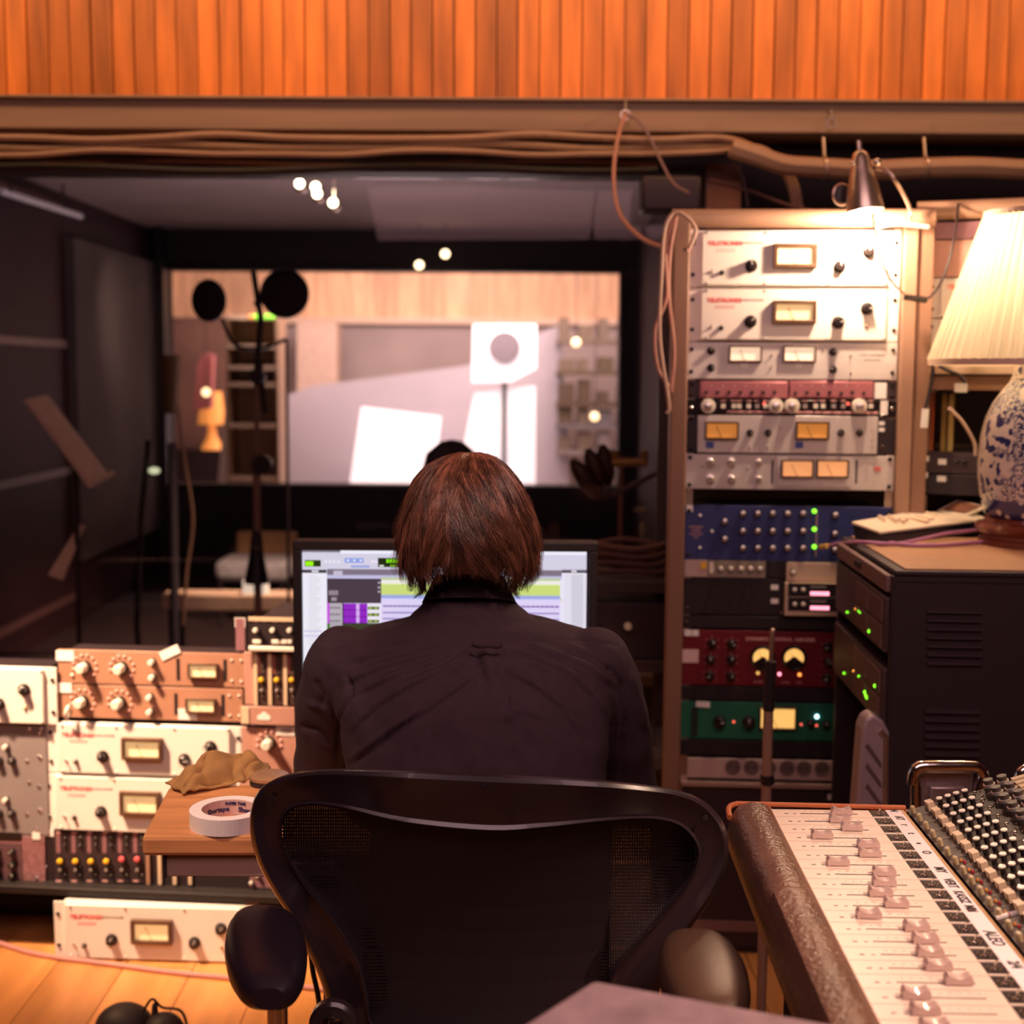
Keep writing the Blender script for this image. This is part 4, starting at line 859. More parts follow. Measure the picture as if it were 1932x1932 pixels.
# module rack with coloured knobs
md_ = Unit(FL, 79, 1565, 1664, 'modular_rack', 'black module rack with a row of yellow and coral knobs', 'module rack', pm=M_black, xr=470)
md_.panel_px(83, 1563, 103, 1576, M_paper, 'paper_label'); md_.ctl('screw', md_.loc(88, 1634), .0035)
for i_ in range(6):
    x0 = 106+i_*29; mo = md_.panel_px(x0, 1567, x0+27, 1663, mat('module_black', (.035, .02, .024), .5, var=.3, vscale=200), 'module', d=.003, bevel=.0006)
    md_.pl += .003
    md_.panel_px(x0+3, 1570, x0+9, 1607, M_mauve, 'printed_strip', d=.0005)
    md_.ctl('yellow' if i_ < 4 else 'coral', md_.loc(x0+12, 1621 if i_ < 4 else 1617), .0085)
    md_.ctl('silvercap', md_.loc(x0+11, 1638), .005)
    for yy in (1578, 1592, 1632, 1648): md_.ctl('round', md_.loc(x0+20, yy), .0042)
    md_.panel_px(x0+2, 1659, x0+12, 1661, M_pinktx, 'printed_line', d=.0004); md_.panel_px(x0+3, 1568, x0+12, 1570, M_pinktx, 'printed_line', d=.0004)
    md_.pl -= .003
for px in (281, 303, 331, 360): md_.panel_px(px-2, 1567, px+2, 1666, M_beige if px > 290 else M_taupe, 'divider_post', d=.006)
U = Unit(FL, 472, 1625, 1674, 'patch_unit', 'small unit with white buttons low behind the chair back', 'module', pm=M_mauve, xr=560)
for q in ((438, 1637), (488, 1650), (458, 1663)): U.ctl('white', U.loc(max(q[0], 476), q[1]), .006)
U.panel_px(474, 1634, 508, 1640, M_black, 'display'); 
# short column between brown units and monitor
U = Unit(FL, 471, 1165, 1226, 'button_unit', 'black module face with white knobs left of the monitor', 'module', pm=M_black, xr=600, plate=.006, fwd=.02)
U.panel(0, U.h-.006, U.w, U.h+.003, M_beige, 'top_edge', d=.003); U.panel(0, 0.0, U.w, .011, M_knobw, 'bottom_rail', d=.006, bevel=.002)
for px in (485, 517, 549): U.ctl('ivory', U.loc(px, 1187), .0075)
for x0, x1 in ((479, 494), (515, 529), (531, 543), (545, 552)): U.panel_px(x0, 1206, x1, 1213, M_knobw, 'push_button', d=.005, bevel=.001)
for px in (484, 500, 520, 535): U.panel_px(px-5, 1171, px+5, 1174, M_mauve, 'printed_line', d=.0004)
tg = U.panel_px(445, 1165, 464, 1182, M_paper, 'paper_label'); U.panel_px(447, 1166, 463, 1226, M_mauve, 'side_post')
U = Unit(FL, 462, 1229, 1329, 'fader_module', 'tan framed module strip with two yellow knobs left of the monitor', 'module rack', pm=M_pinkb, xr=600, fwd=.002)
for i_, x0 in enumerate((487, 516, 544)):
    U.panel_px(x0, 1231, x0+18, 1328, mat('module_brown', (.06, .03, .025), .5, var=.3, vscale=200), 'module', d=.002)
    if i_ < 2 or True: U.ctl('yellow', U.loc(x0+8, 1281), .0075); U.ctl('silvercap', U.loc(x0+8, 1301), .005)
    for yy in (1242, 1256, 1268, 1314): U.ctl('round', U.loc(x0+11, yy), .004)
    U.panel_px(x0+1, 1234, x0+4, 1270, mat('rust_strip', (.35, .1, .08), .5), 'printed_strip', d=.003)
for px in (484, 511, 540): U.panel_px(px-2.5, 1230, px+2.5, 1329, M_beige, 'divider_post', d=.006)
U = Unit(FL, 455, 1331, 1366, 'rose_interface', 'dusty rose unit with a white cloud emblem', 'audio interface', pm=M_pinkb, xr=600, fwd=.01)
U.panel(.002, .003, .020, U.h-.003, M_beige, 'ear_plate', d=.002)
cx_, cz_ = U.at(498, 1352)
A = [Vector((cx_-.016, -U.pl-.001, cz_-.007)), Vector((cx_+.016, -U.pl-.001, cz_-.007))]
for (ox, oz, rr, a0_, a1_) in ((.011, -.001, .006, -60, 80), (.002, .004, .008, 20, 150), (-.009, -.001, .006, 90, 250)):
    A += [Vector((cx_+ox+rr*math.cos(math.radians(a)), -U.pl-.001, cz_+oz+rr*math.sin(math.radians(a)))) for a in np.linspace(a0_, a1_, 7)]
MB().prism(A, (0, .001, 0)).build('cloud_emblem', M_pinktx if False else M_paper, U.root, smooth=False)
U = Unit(FL, 454, 1370, 1490, 'rose_preamplifier', 'dusty rose preamplifier with one ivory knob beside the cloth', 'preamplifier', pm=M_pinkb, xr=640)
U.ctl('ivory', U.loc(509, 1400), .0165); c = U.loc(509, 1402)
for a in range(-40, 221, 29): t = math.radians(a); U.led((c[0]+.029*math.cos(t), c[1], c[2]+.029*math.sin(t)), .0032, M_pinktx, 'scale_dot')
U.panel_px(522, 1370, 558, 1386, M_paper, 'paper_label'); U.text('ASM', U.loc(541, 1378, .002), .013, M_greytx, bold=.0004)
U.ctl('toggle', U.loc(464, 1432), .005); U.ctl('white', U.loc(464, 1448), .007)
U = Unit(FL, 453, 1492, 1620, 'blank_panel', 'dark panel under the dusty rose preamplifier, hidden by the desk', 'panel', pm=M_dark, xr=640)
# stand that carries the left stacks
ls = thing('rack_bench', 'long black bench carrying the left stacks of gear', 'bench', FL.pt(FL.uv(-290, 1660)[0], 0), FL.phi)
bu = FL.uv(-290, 1660)[0]; zb_ = FL.uv(200, 1664)[1]
lenb = FL.uv(760, 1680)[0]-bu
MB().box(0, lenb, -.045, .5, zb_-.020, zb_-.001).build('bench_top', mat('bench_black', (.009, .005, .006), .6), ls, bevel=.002)
MB().box(.02, lenb-.02, .17, .48, .02, zb_-.020).build('cabinet_body', M_black, ls)
MB().box(0, lenb, .165, .5, 0, .05).build('plinth', M_black, ls)
for x_ in (.012, .33, .62):
    pass
# posts between the left columns
for i_, (px, lab) in enumerate(((82, 'dark post left of the white amplifiers'), (456, 'dark post right of the white amplifiers'))):
    u_p = FL.uv(px, 1500)[0]; q = FL.pt(u_p, zb_, -.03)
    o = MB().box(-.006, .006, 0, .2, 0, FL.uv(px, 1360)[1]-zb_).build('rack_post', M_dark, None, q, (0, 0, FL.phi)); tag(o, lab, 'post', 'posts of the left racks')
# amplifier standing on the floor
FY = Pz(290, 1810, 0).y; FF = Frame((P(290, 1780, FY).x, FY, 0), -3)
G = leveler(FF, 104, 1703, 1808, 'white amplifier standing alone on the wooden floor', GA, depth=.15, inset=.022)
G.root.location.z = 0.001
for o in G.root.children:
    if o.name.startswith('chassis'): o.data.materials[0] = M_white
tag(cable('floor_cable', [Pz(-30, 1770, .006), Pz(70, 1800, .006), Pz(200, 1818, .006), Pz(330, 1835, .006), Pz(440, 1846, .006), Pz(640, 1870, .006)], .006, mat('pink_cable', (.50, .22, .20), .5), n=8), 'pink cable lying across the floor in front of the white amplifier', 'cable')
# ================================================================= desk
ZD = 0.742
A = Pz(267, 1578, ZD); Bk = Pz(318, 1484, ZD)
dk = thing('wooden_desk', 'oak topped desk at which the man sits, its left corner in view', 'desk', (A.x, A.y, 0))
def dl(x, y, z=ZD-0.030): return Vector((x-A.x, y-A.y, z))
poly = [dl(A.x, A.y), dl(-0.20, A.y+.005), dl(-0.20, 2.22), dl(0.20, 2.22), dl(0.20, 2.86), dl(-0.40, 2.86), dl(-0.36, Bk.y+.02), dl(Bk.x, Bk.y)]
MB().prism(poly, (0, 0, .030)).build('desk_top', M_desk, dk, bevel=.006, smooth=False)
MB().box(.028, -0.25-A.x, .012, .15, ZD-.030-.034, ZD-.0305).build('drawer', mat('drawer_taupe', (.42, .27, .22), .5, var=.05), dk, bevel=.002)
MB().box(.028, .032, .006, .012, ZD-.064, ZD-.0305).build('bracket', M_black, dk)
for (x_, y_) in ((-.30, 2.05), (.14, 2.26), (.14, 2.78), (-.36, 2.78)):
    MB().box(x_-A.x, x_-A.x+.04, y_-A.y, y_-A.y+.04, 0, ZD-.03).build('leg', M_dark, dk)
# tape roll
tp = Pz(431, 1524, ZD+.024)
tape = thing('masking_tape_roll', 'white masking tape roll lying on the desk corner', 'tape', (tp.x, tp.y, ZD))
ro, ri, hh = .0560, .0385, .024
B = MB()
sg = 56
for (r1, z1), (r2_, z2) in (((ro, 0), (ro, hh)), ((ro, hh), (ri, hh)), ((ri, hh), (ri, 0)), ((ri, 0), (ro, 0))):
    for i in range(sg):
        a, b = 2*math.pi*i/sg, 2*math.pi*(i+1)/sg
        B.quad((r1*math.cos(a), r1*math.sin(a), z1), (r1*math.cos(b), r1*math.sin(b), z1), (r2_*math.cos(b), r2_*math.sin(b), z2), (r2_*math.cos(a), r2_*math.sin(a), z2))
B.build('roll', mat('tape_paper', (.88, .78, .74), .6, var=.03), tape, smooth=False)
B = MB()
for i in range(sg):
    a, b = 2*math.pi*i/sg, 2*math.pi*(i+1)/sg; r1 = ri-.0006
    B.quad((r1*math.cos(a), r1*math.sin(a), .0005), (r1*math.cos(b), r1*math.sin(b), .0005), (r1*math.cos(b), r1*math.sin(b), hh-.0005), (r1*math.cos(a), r1*math.sin(a), hh-.0005))
B.build('core', mat('tape_core', (.68, .46, .42), .7), tape, smooth=False)
M_ink = mat('dark_blue_ink', (.03, .03, .12), .6)
for a_, s_, z_, sz in ((128, 'Shurtape', .010, .010), (52, 'Shurtape', .009, .010), (85, 'PAPER TAPE', .018, .006)):
    a = math.radians(a_); me = text_mesh(s_, sz, M_ink, bold=.0003).copy()
    for v in me.vertices:
        t = a-(v.co.x)/(ri-.001); rr = ri-.0012-v.co.z; v.co = (rr*math.cos(t), rr*math.sin(t), z_+v.co.y)
    inst('lettering', me, tape)
# cloth
M_cloth = mat('mustard_brown_cloth', (.36, .185, .060), .9, var=.15, vscale=30, bump=.6, bscale=500)
ck = Pz(425, 1480, ZD); N_ = 44; V = []; Fc = []
base = [Pz(312, 1481, ZD), Pz(345, 1503, ZD), Pz(518, 1470, ZD), Pz(505, 1448, ZD)]
for i in range(N_):
    for j in range(N_):
        s_, t = i/(N_-1), j/(N_-1)
        p = (base[0]*(1-s_)+base[3]*s_)*(1-t)*1.0+(base[1]*(1-s_)+base[2]*s_)*t
        hill = .042*math.exp(-((s_-.42)/.16)**2-((t-.30)/.36)**2)+.024*math.exp(-((s_-.80)/.22)**2-((t-.3)/.4)**2)+.020*math.exp(-((s_-.12)/.14)**2-((t-.6)/.35)**2)
        n_ = noise.noise(Vector((s_*5, t*3, 1.2)))*.010+abs(math.sin(s_*11+t*6+3*noise.noise(Vector((s_*3, t*3, 5)))))*.010
        p = p+Vector((noise.noise(Vector((t*3, s_*4, 3)))*.012, noise.noise(Vector((t*3, s_*4, 7)))*.010, max(.001, hill*1.0+n_)*min(1, 6*min(s_+.03, 1.03-s_, t+.12, 1.08-t))))
        V.append(tuple(p-Vector((ck.x, ck.y, ZD)))); 
for i in range(N_-1):
    for j in range(N_-1): Fc.append((i*N_+j, (i+1)*N_+j, (i+1)*N_+j+1, i*N_+j+1))
me = bpy.data.meshes.new('folded_cloth'); me.from_pydata(V, [], Fc); me.materials.append(M_cloth); me.polygons.foreach_set('use_smooth', [True]*len(Fc))
co_ = inst('folded_cloth', me, None, (ck.x, ck.y, ZD+.0015)); md = co_.modifiers.new('thickness', 'SOLIDIFY'); md.thickness = .003
tag(co_, 'crumpled mustard brown cloth on the back of the desk corner', 'cloth')
tn = Pz(508, 1478, ZD); ti = thing('round_tin', 'flat round tin with a dark edge right of the brown cloth', 'tin', (tn.x, tn.y, ZD))
MB().lathe([(.031, 0), (.031, .008), (.030, .009)], (0,0,0), 'z', 28).build('body', M_black, ti); MB().lathe([(.0315, .0092), (.0315, .014), (.030, .015)], (0,0,0), 'z', 28).build('lid', mat('tin_lid', (.42, .24, .13), .4, .3), ti)
# bottle
M_clear = mat('clear_plastic', (.95, .92, .92), .08, trans=.9)
bp = Pz(592, 1440, ZD); bt = thing('plastic_bottle', 'clear plastic bottle between the monitor and the man\'s left arm', 'bottle', (bp.x+.005, bp.y+.03, ZD))
MB().lathe([(.030, 0), (.034, .006), (.034, .05), (.032, .055), (.034, .06), (.033, .10), (.028, .118), (.016, .138), (.013, .150), (.013, .158)], (0,0,0), 'z', 24).build('body', M_clear, bt)
MB().lathe([(.0145, .158), (.0145, .172), (.013, .173)], (0,0,0), 'z', 18).build('cap', M_paper, bt)
# ================================================================= monitor
FM = Frame((P(838, 1200, 2.45).x, 2.45, 0), 0)
ML, MT = FM.uv(570, 1037); MR, MBt = FM.uv(1107, 1375)
mo = thing('computer_monitor', 'wide black computer monitor showing an audio editing session', 'monitor', FM.pt((ML+MR)/2, ZD))
mc = (ML+MR)/2; z0m = ZD
w2_ = (MR-ML)/2; bz_ = .0165
M_bz = mat('monitor_bezel', (.012, .007, .009), .55)
B = MB(); B.box(-w2_-bz_, w2_+bz_, -.010, .045, MT-z0m, MT-z0m+bz_).box(-w2_-bz_, w2_+bz_, -.010, .045, MBt-z0m-bz_, MBt-z0m).box(-w2_-bz_, -w2_, -.010, .045, MBt-z0m, MT-z0m).box(w2_, w2_+bz_, -.010, .045, MBt-z0m, MT-z0m)
B.build('bezel', M_bz, mo, bevel=.002)
MB().box(-w2_, w2_, .002, .044, MBt-z0m, MT-z0m).build('back_shell', M_bz, mo)
MB().box(-.03, .03, .046, .075, .0, MBt-z0m+.12).build('stand_neck', M_bz, mo); MB().box(-.13, .13, -.06, .14, .0, .012).build('stand_base', M_bz, mo, bevel=.004)
SCN = {}
def scol(r, g, b):
    k = (r, g, b)
    if k not in SCN: c = rgb(r, g, b); SCN[k] = mat('screen_%d_%d_%d' % k, tuple(x*.2 for x in c), .3, emis=c, estr=1.0)
    return SCN[k]
def srect(nm, x0, y0, x1, y1, c, lay, parent):
    a = FM.uv(x0, y1); b = FM.uv(x1, y0); x0_, x1_ = max(a[0]-mc, -w2_), min(b[0]-mc, w2_)
    return (nm, x0_, x1_, a[1]-z0m, b[1]-z0m, c, lay)
R_ = []
def sr(x0, y0, x1, y1, c, lay=1): R_.append((x0, y0, x1, y1, c, lay))
LIL = (214, 205, 240)
sr(570, 1037, 1107, 1375, (224, 222, 240), 0)
sr(570, 1037, 642, 1042, (120, 115, 125)); sr(642, 1037, 1107, 1045, (240, 238, 250)); sr(1020, 1037, 1107, 1041, (150, 148, 165), 2)
sr(570, 1046, 1107, 1074, (205, 202, 222)); sr(575, 1057, 605, 1069, (40, 60, 20), 2); sr(576, 1059, 591, 1068, (150, 240, 20), 3)
for x in (612, 620, 628, 636, 700, 706): sr(x, 1058, x+5, 1062, (228, 225, 238), 2)
sr(650, 1053, 686, 1062, (140, 160, 225), 2)
for x in (655, 667, 679): sr(x, 1056, x+3, 1059, (255, 255, 255), 3)
sr(662, 1067, 697, 1071, (145, 160, 215), 2); sr(713, 1053, 770, 1070, (30, 40, 20), 2)
for x in (729, 735, 741, 747, 753): sr(x, 1055, x+4.5, 1062, (130, 235, 20), 3)
sr(736, 1066, 749, 1069, (120, 210, 30), 3); sr(716, 1066, 724, 1069, (220, 230, 210), 3)
sr(570, 1075, 616, 1081, (70, 62, 72)); sr(588, 1076, 601, 1080, (210, 205, 215), 2); sr(571, 1082, 616, 1268, (228, 228, 240))
for i in range(32): sr(582, 1086+i*4.2, 598+(i*7) % 9, 1087.2+i*4.2, (200, 196, 205), 2)
for y in (1190, 1199): sr(574, y, 608, y+2, (185, 175, 215), 2)
sr(617, 1076, 1060, 1087, (122, 112, 128)); sr(629, 1077, 646, 1086, (190, 184, 205), 2); sr(617, 1087, 1060, 1092, (190, 188, 222))
sr(617, 1092, 719, 1138, (72, 58, 70)); sr(620, 1114, 638, 1123, (140, 128, 140), 2); sr(625, 1127, 635, 1134, (150, 140, 150), 2)
for y in (1098, 1107, 1115): sr(713, y, 717, y+3, (190, 185, 195), 2)
sr(719, 1091, 1057, 1096, (178, 190, 135)); sr(719, 1096, 1057, 1103, (230, 228, 225)); sr(719, 1103, 1057, 1123, (196, 214, 120)); sr(719, 1124, 1057, 1131, (152, 165, 218)); sr(753, 1086, 757, 1089, (220, 70, 80), 2)
sr(719, 1131, 1057, 1200, LIL)
for y in (1144, 1156.5, 1168): sr(722, y, 1055, y+.9, (150, 130, 190), 2)
for x in range(724, 1050, 9): sr(x, 1143, x+5, 1145, (120, 90, 150), 3)
sr(617, 1138, 622, 1176, (190, 80, 215)); sr(622, 1138, 646, 1176, (175, 168, 178)); sr(646, 1138, 648, 1176, (30, 20, 40)); sr(648, 1139, 693, 1176, (140, 40, 190)); sr(672, 1139, 678, 1176, (210, 170, 235), 2)
for k in range(3):
    y = 1139+12.4*k; sr(648, y+11.4, 693, y+12.4, (90, 20, 130), 2); sr(694, y+6, 715, y+11, (45, 50, 20), 2)
    for x in (696, 706): sr(x, y+7, x+6, y+10, (160, 190, 50), 3)
    for x in (623, 628, 633, 638): sr(x, y+6, x+3, y+10, (110, 100, 115), 2)
sr(693, 1138, 719, 1176, (225, 222, 235)); sr(617, 1176, 622, 1190, (60, 120, 30)); sr(622, 1176, 646, 1200, (165, 160, 168)); sr(646, 1176, 719, 1190, (58, 62, 38)); sr(617, 1190, 621, 1216, (50, 70, 150)); sr(646, 1190, 719, 1260, (150, 160, 190))
sr(1060, 1075, 1107, 1081, (75, 68, 80)); sr(1078, 1076, 1088, 1080, (210, 205, 215), 2); sr(1061, 1082, 1107, 1375, (218, 216, 230))
for i in range(40): sr(1078, 1086+i*4.2, 1100, 1087.4+i*4.2, (170, 165, 180), 2)
sr(1057, 1081, 1060, 1375, (120, 118, 135)); sr(1056, 1131, 1060, 1133, (220, 170, 40), 3); sr(570, 1268, 617, 1272, (110, 105, 120))
cols = []; B = MB()
for x0, y0, x1, y1, c, lay in R_:
    if c not in cols: cols.append(c)
    B.c = cols.index(c); a = FM.uv(x0, y1); b = FM.uv(x1, y0); y_ = .0015-.0003*lay
    xa, xb = max(a[0]-mc, -w2_), min(b[0]-mc, w2_)
    B.quad((xa, y_, a[1]-z0m), (xb, y_, a[1]-z0m), (xb, y_, b[1]-z0m), (xa, y_, b[1]-z0m))
me = bpy.data.meshes.new('screen'); me.from_pydata(B.v, [], B.f)
for c in cols: me.materials.append(scol(*c))
me.polygons.foreach_set('material_index', B.m); inst('screen', me, mo)
# ================================================================= black rack cabinet on the right
ZC = 1.045
near = Pz(1690, 1074, ZC); phic = math.radians(-93.0)
FC = Frame((near.x, near.y, 0), -93.0)
DW = .52
org = near + Vector((-math.cos(phic), -math.sin(phic), 0))*DW     # far left corner
cb = thing('rack_cabinet', 'charcoal rack cabinet with a tan top and louvred side, carrying the lamp', 'cabinet', (org.x, org.y, 0), phic)
# local: x towards the camera, y to the right
CW = .72
MB().box(0, DW, 0, CW, ZC-.013, ZC-.003).build('top_cap', M_cab, cb, bevel=.003)
MB().box(.012, DW-.010, .020, CW-.01, ZC-.003, ZC).build('top_surface', mat('tan_laminate', (.44, .24, .13), .5, var=.05), cb)
MB().box(DW-.018, DW, .0, CW, .01, ZC-.0135).build('side_panel', M_cab, cb)
MB().box(DW-.0005, DW+.0015, .002, CW, ZC-.024, ZC-.022).build('seam', M_black, cb)
MB().box(0, .018, .0, CW, .01, ZC-.046).build('side_panel', M_cab, cb)
MB().box(.018, DW-.018, CW-.02, CW, .01, ZC-.046).build('back_panel', M_cab, cb)
MB().box(.018, DW-.018, .0, CW-.02, .01, .05).build('base_panel', M_cab, cb)
FCo = Frame((org.x, org.y, 0), -93.0)
FSd = Frame((near.x, near.y, 0), -3.0)
lm = MB().prism([Vector((-.05, 0, 0)), Vector((-.05, -.006, -.004)), Vector((-.05, -.0065, -.007)), Vector((-.05, 0, -.0085))], (.10, 0, 0)).mesh('louvre', [M_cab], smooth=False)
for grp in ((1149, 16.3, 7, 1800), (1338, 16.2, 8, 1796)):
    for i in range(grp[2]):
        u, z = FSd.uv(grp[3], grp[0]+i*grp[1])
        p = FSd.pt(u, z); lo = cb.matrix_basis
        d = p-org; lx = d.x*math.cos(phic)+d.y*math.sin(phic); ly = -d.x*math.sin(phic)+d.y*math.cos(phic)
        inst('louvre', lm, cb, (DW+.0002, ly, z), (0, 0, math.radians(90)))
# seam and rivets
def cunit(xt, yt, xb, yb, name, lab, cat, pm, **k):
    """unit on the left face: far top corner and near bottom corner in the picture"""
    u0, z1 = FCo.uv(xt, yt); u1, z0 = FCo.uv(xb, yb); u0, u1 = .020, .502
    t = thing(name, lab, cat, FCo.pt(u0, 0), FCo.phi); return t, u1-u0
def face_unit(z0, z1, name, lab, cat, pm, group=None, rnd=False):
    t = thing(name, lab, cat, FCo.pt(.0185, z0), FCo.phi, group); w = DW-.037; h = z1-z0
    MB().box(0, w, -.012, 0, 0, h).build('faceplate', pm, t, bevel=.003); MB().box(.02, w-.02, 0, .35, .003, h-.003).build('chassis', M_dark, t); return t, w, h
def zat(px, py, u):   # height on the left face at distance u from its far edge
    d = ray(px, py); q = FCo.pt(u, 0); t = (q-CAM).dot(FCo.n)/d.dot(FCo.n); return (CAM+d*t).z
M_fu = mat('mauve_drive_face', (.22, .13, .125), .5, var=.1)
def zy(py, Yd): return P(1672, py, Yd+.02).z
t, w, h = face_unit(zy(1118, near.y), ZC-.014, 'disc_drive', 'topmost grey drive with a small dark window in the charcoal cabinet', 'drive', M_fu)
MB().box(w*.42, w*.53, -.015, -.012, h*.35, h*.72).build('display_window', M_black, t)
zs = [(zy(1232, near.y), zy(1128, near.y)), (zy(1372, near.y), zy(1262, near.y))]
for (z0, z1), lab, leds in zip(zs, ('upper slatted unit with green lights in the charcoal cabinet', 'lower slatted unit with green lights in the charcoal cabinet'), (((1640, 1191, 1), (1598, 1155, 2), (1614, 1149, 0), (1620, 1153, 2), (1623, 1156, 2)), ((1632, 1306, 1), (1634, 1312, 1), (1636, 1316, 1), (1651, 1294, 1), (1592, 1270, 2), (1610, 1266, 0), (1620, 1276, 2)))):
    t, w, h = face_unit(z0, z1, 'sound_interface', lab, 'audio interface', mat('drive_mauve', (.07, .038, .042), .5, var=.1))
    for gx in (.46, .72):
        for gy in (.06, .53):
            g = MB().box(w*gx, w*(gx+.235), -.014, -.012, h*gy, h*(gy+.40)).build('vent_grille', M_fu, t)
            S = MB()
            for k in range(7): zz = h*(gy+.03+.052*k); S.box(w*(gx+.01), w*(gx+.225), -.0146, -.014, zz, zz+.0012)
            S.build('grille_slot', M_black, g)
    for (px, py, kd) in leds:
        mm = M_ledg if kd else M_ledo; uu, zz_ = FCo.uv(px, py, .014)
        inst('indicator_light', cached('led'+mm.name, lambda: MB().ell((0,0,0), (1,1,1), 12, 6).mesh('indicator_light', [mm])), t, (uu-.0185, -.0135, zz_-z0), (0,0,0), .0040 if kd == 1 else .0026)
for uu_ in (.002, DW-.0185):
    MB().box(uu_, uu_+.0165, -.004, .02, .05, ZC-.014).build('corner_post', M_cab, cb)
# ---- controller on the cabinet
M_ctl = mat('cream_plastic', (.80, .66, .50), .35)
rc = thing('remote_controller', 'cream desktop controller with keys and tilted display beside the vase', 'controller', Pz(1700, 990, ZC+.04) * 1); rc.location.z = ZC
def rl_(px, py, dz): return Pz(px, py, ZC+dz)-rc.location
top = [rl_(1607, 984, .036), rl_(1660, 1003, .030), rl_(1862, 978, .030), rl_(1832, 962, .036), rl_(1700, 968, .038)]
MB().prism(top, (0, 0, -.007)).build('top_shell', M_ctl, rc, bevel=.002, smooth=False)
bot = [rl_(1610, 986, .036), rl_(1662, 1004, .030), rl_(1862, 980, .030), rl_(1832, 963, .036), rl_(1702, 969, .038)]
ctr = sum(bot, Vector())/5
lw = [Vector((p.x*.97+ctr.x*.03, p.y*.97+ctr.y*.03, .001)) for p in bot]; up_ = [Vector((p.x, p.y, p.z-.0075)) for p in bot]
B = MB(); n = len(bot)
for i in range(n): j = (i+1) % n; B.quad(lw[i], lw[j], up_[j], up_[i])
B.f.append(tuple(range(len(B.v), len(B.v)+n))); B.m.append(0); B.v += [tuple(p) for p in lw]; B.build('lower_shell', mat('navy_black', (.018, .016, .026), .5), rc, smooth=False)
bx_, by_ = rl_(1800, 968, .052), rl_(1840, 975, .05)
D = [rl_(1768, 963, .036), rl_(1822, 972, .034), rl_(1862, 955, .055), rl_(1806, 944, .062)]
MB().prism(D, (0, 0, -.004)).build('display_frame', M_ctl, rc, smooth=False)
c_ = sum(D, Vector())/4; MB().prism([c_+(p-c_)*.80+Vector((0, -.001, .0015)) for p in D], (0, 0, .0005)).build('display_glass', mat('display_brown', (.20, .08, .05), .3), rc, smooth=False)
for i_, (px, py) in enumerate(((1660, 976), (1667, 980), (1678, 975), (1684, 979), (1690, 983), (1697, 981), (1704, 985), (1710, 981))):
    p = rl_(px, py+4, .036); MB().box(-.004, .004, -.004, .004, 0, .010).build('key', M_ctl, rc, p, bevel=.001)
for (a_, b_) in (((1718, 977), (1752, 984)), ((1728, 973), (1760, 979)), ((1746, 968), (1768, 972))):
    p, q = rl_(*a_, .037), rl_(*b_, .037); MB().tube([p, q], .004, 6).build('bar_key', M_ctl, rc)
M_purp = mat('purple_cable', (.40, .16, .30), .45)
M_gold = mat('gold_ferrule', (.9, .62, .12), .35, .3)
c1 = thing('purple_cable', 'purple cable running from the blue equaliser towards the vase base', 'cable', P(1560, 1030, 2.95))
MB().tube(smooth_pts([lp(1558, 1031, 3.02, c1), lp(1590, 1024, 2.93, c1)]+[Pz(px, py, ZC+.006)-c1.location for px, py in ((1625, 1023), (1690, 1026))]+[Pz(1740, 1017, ZC+.010)-c1.location, Pz(1790, 1006, ZC+.014)-c1.location, Pz(1850, 1000, ZC+.014)-c1.location]), .0042).build('sheath', M_purp, c1)
MB().tube([lp(1548, 1032, 3.05, c1), lp(1562, 1030, 3.0, c1)], .006).build('plug', M_gold, c1)
c2 = thing('purple_cable', 'purple cable with a yellow ferrule lying on the cabinet top', 'cable', Pz(1650, 1016, ZC))
g_ = [Pz(px, py, ZC+.0055)-c2.location for px, py in ((1642, 1016), (1700, 1027), (1760, 1029), (1800, 1027), (1860, 1022))]
MB().tube(smooth_pts(g_), .0042).build('sheath', M_purp, c2); 
d_ = (g_[1]-g_[0]).normalized(); MB().tube([g_[0]-d_*.004, g_[0]+d_*.012], .006).build('ferrule', mat('yellow_ferrule', (.9, .65, .15), .4), c2); MB().tube([g_[0]-d_*.018, g_[0]-d_*.004], .0055).build('plug', M_gold, c2)
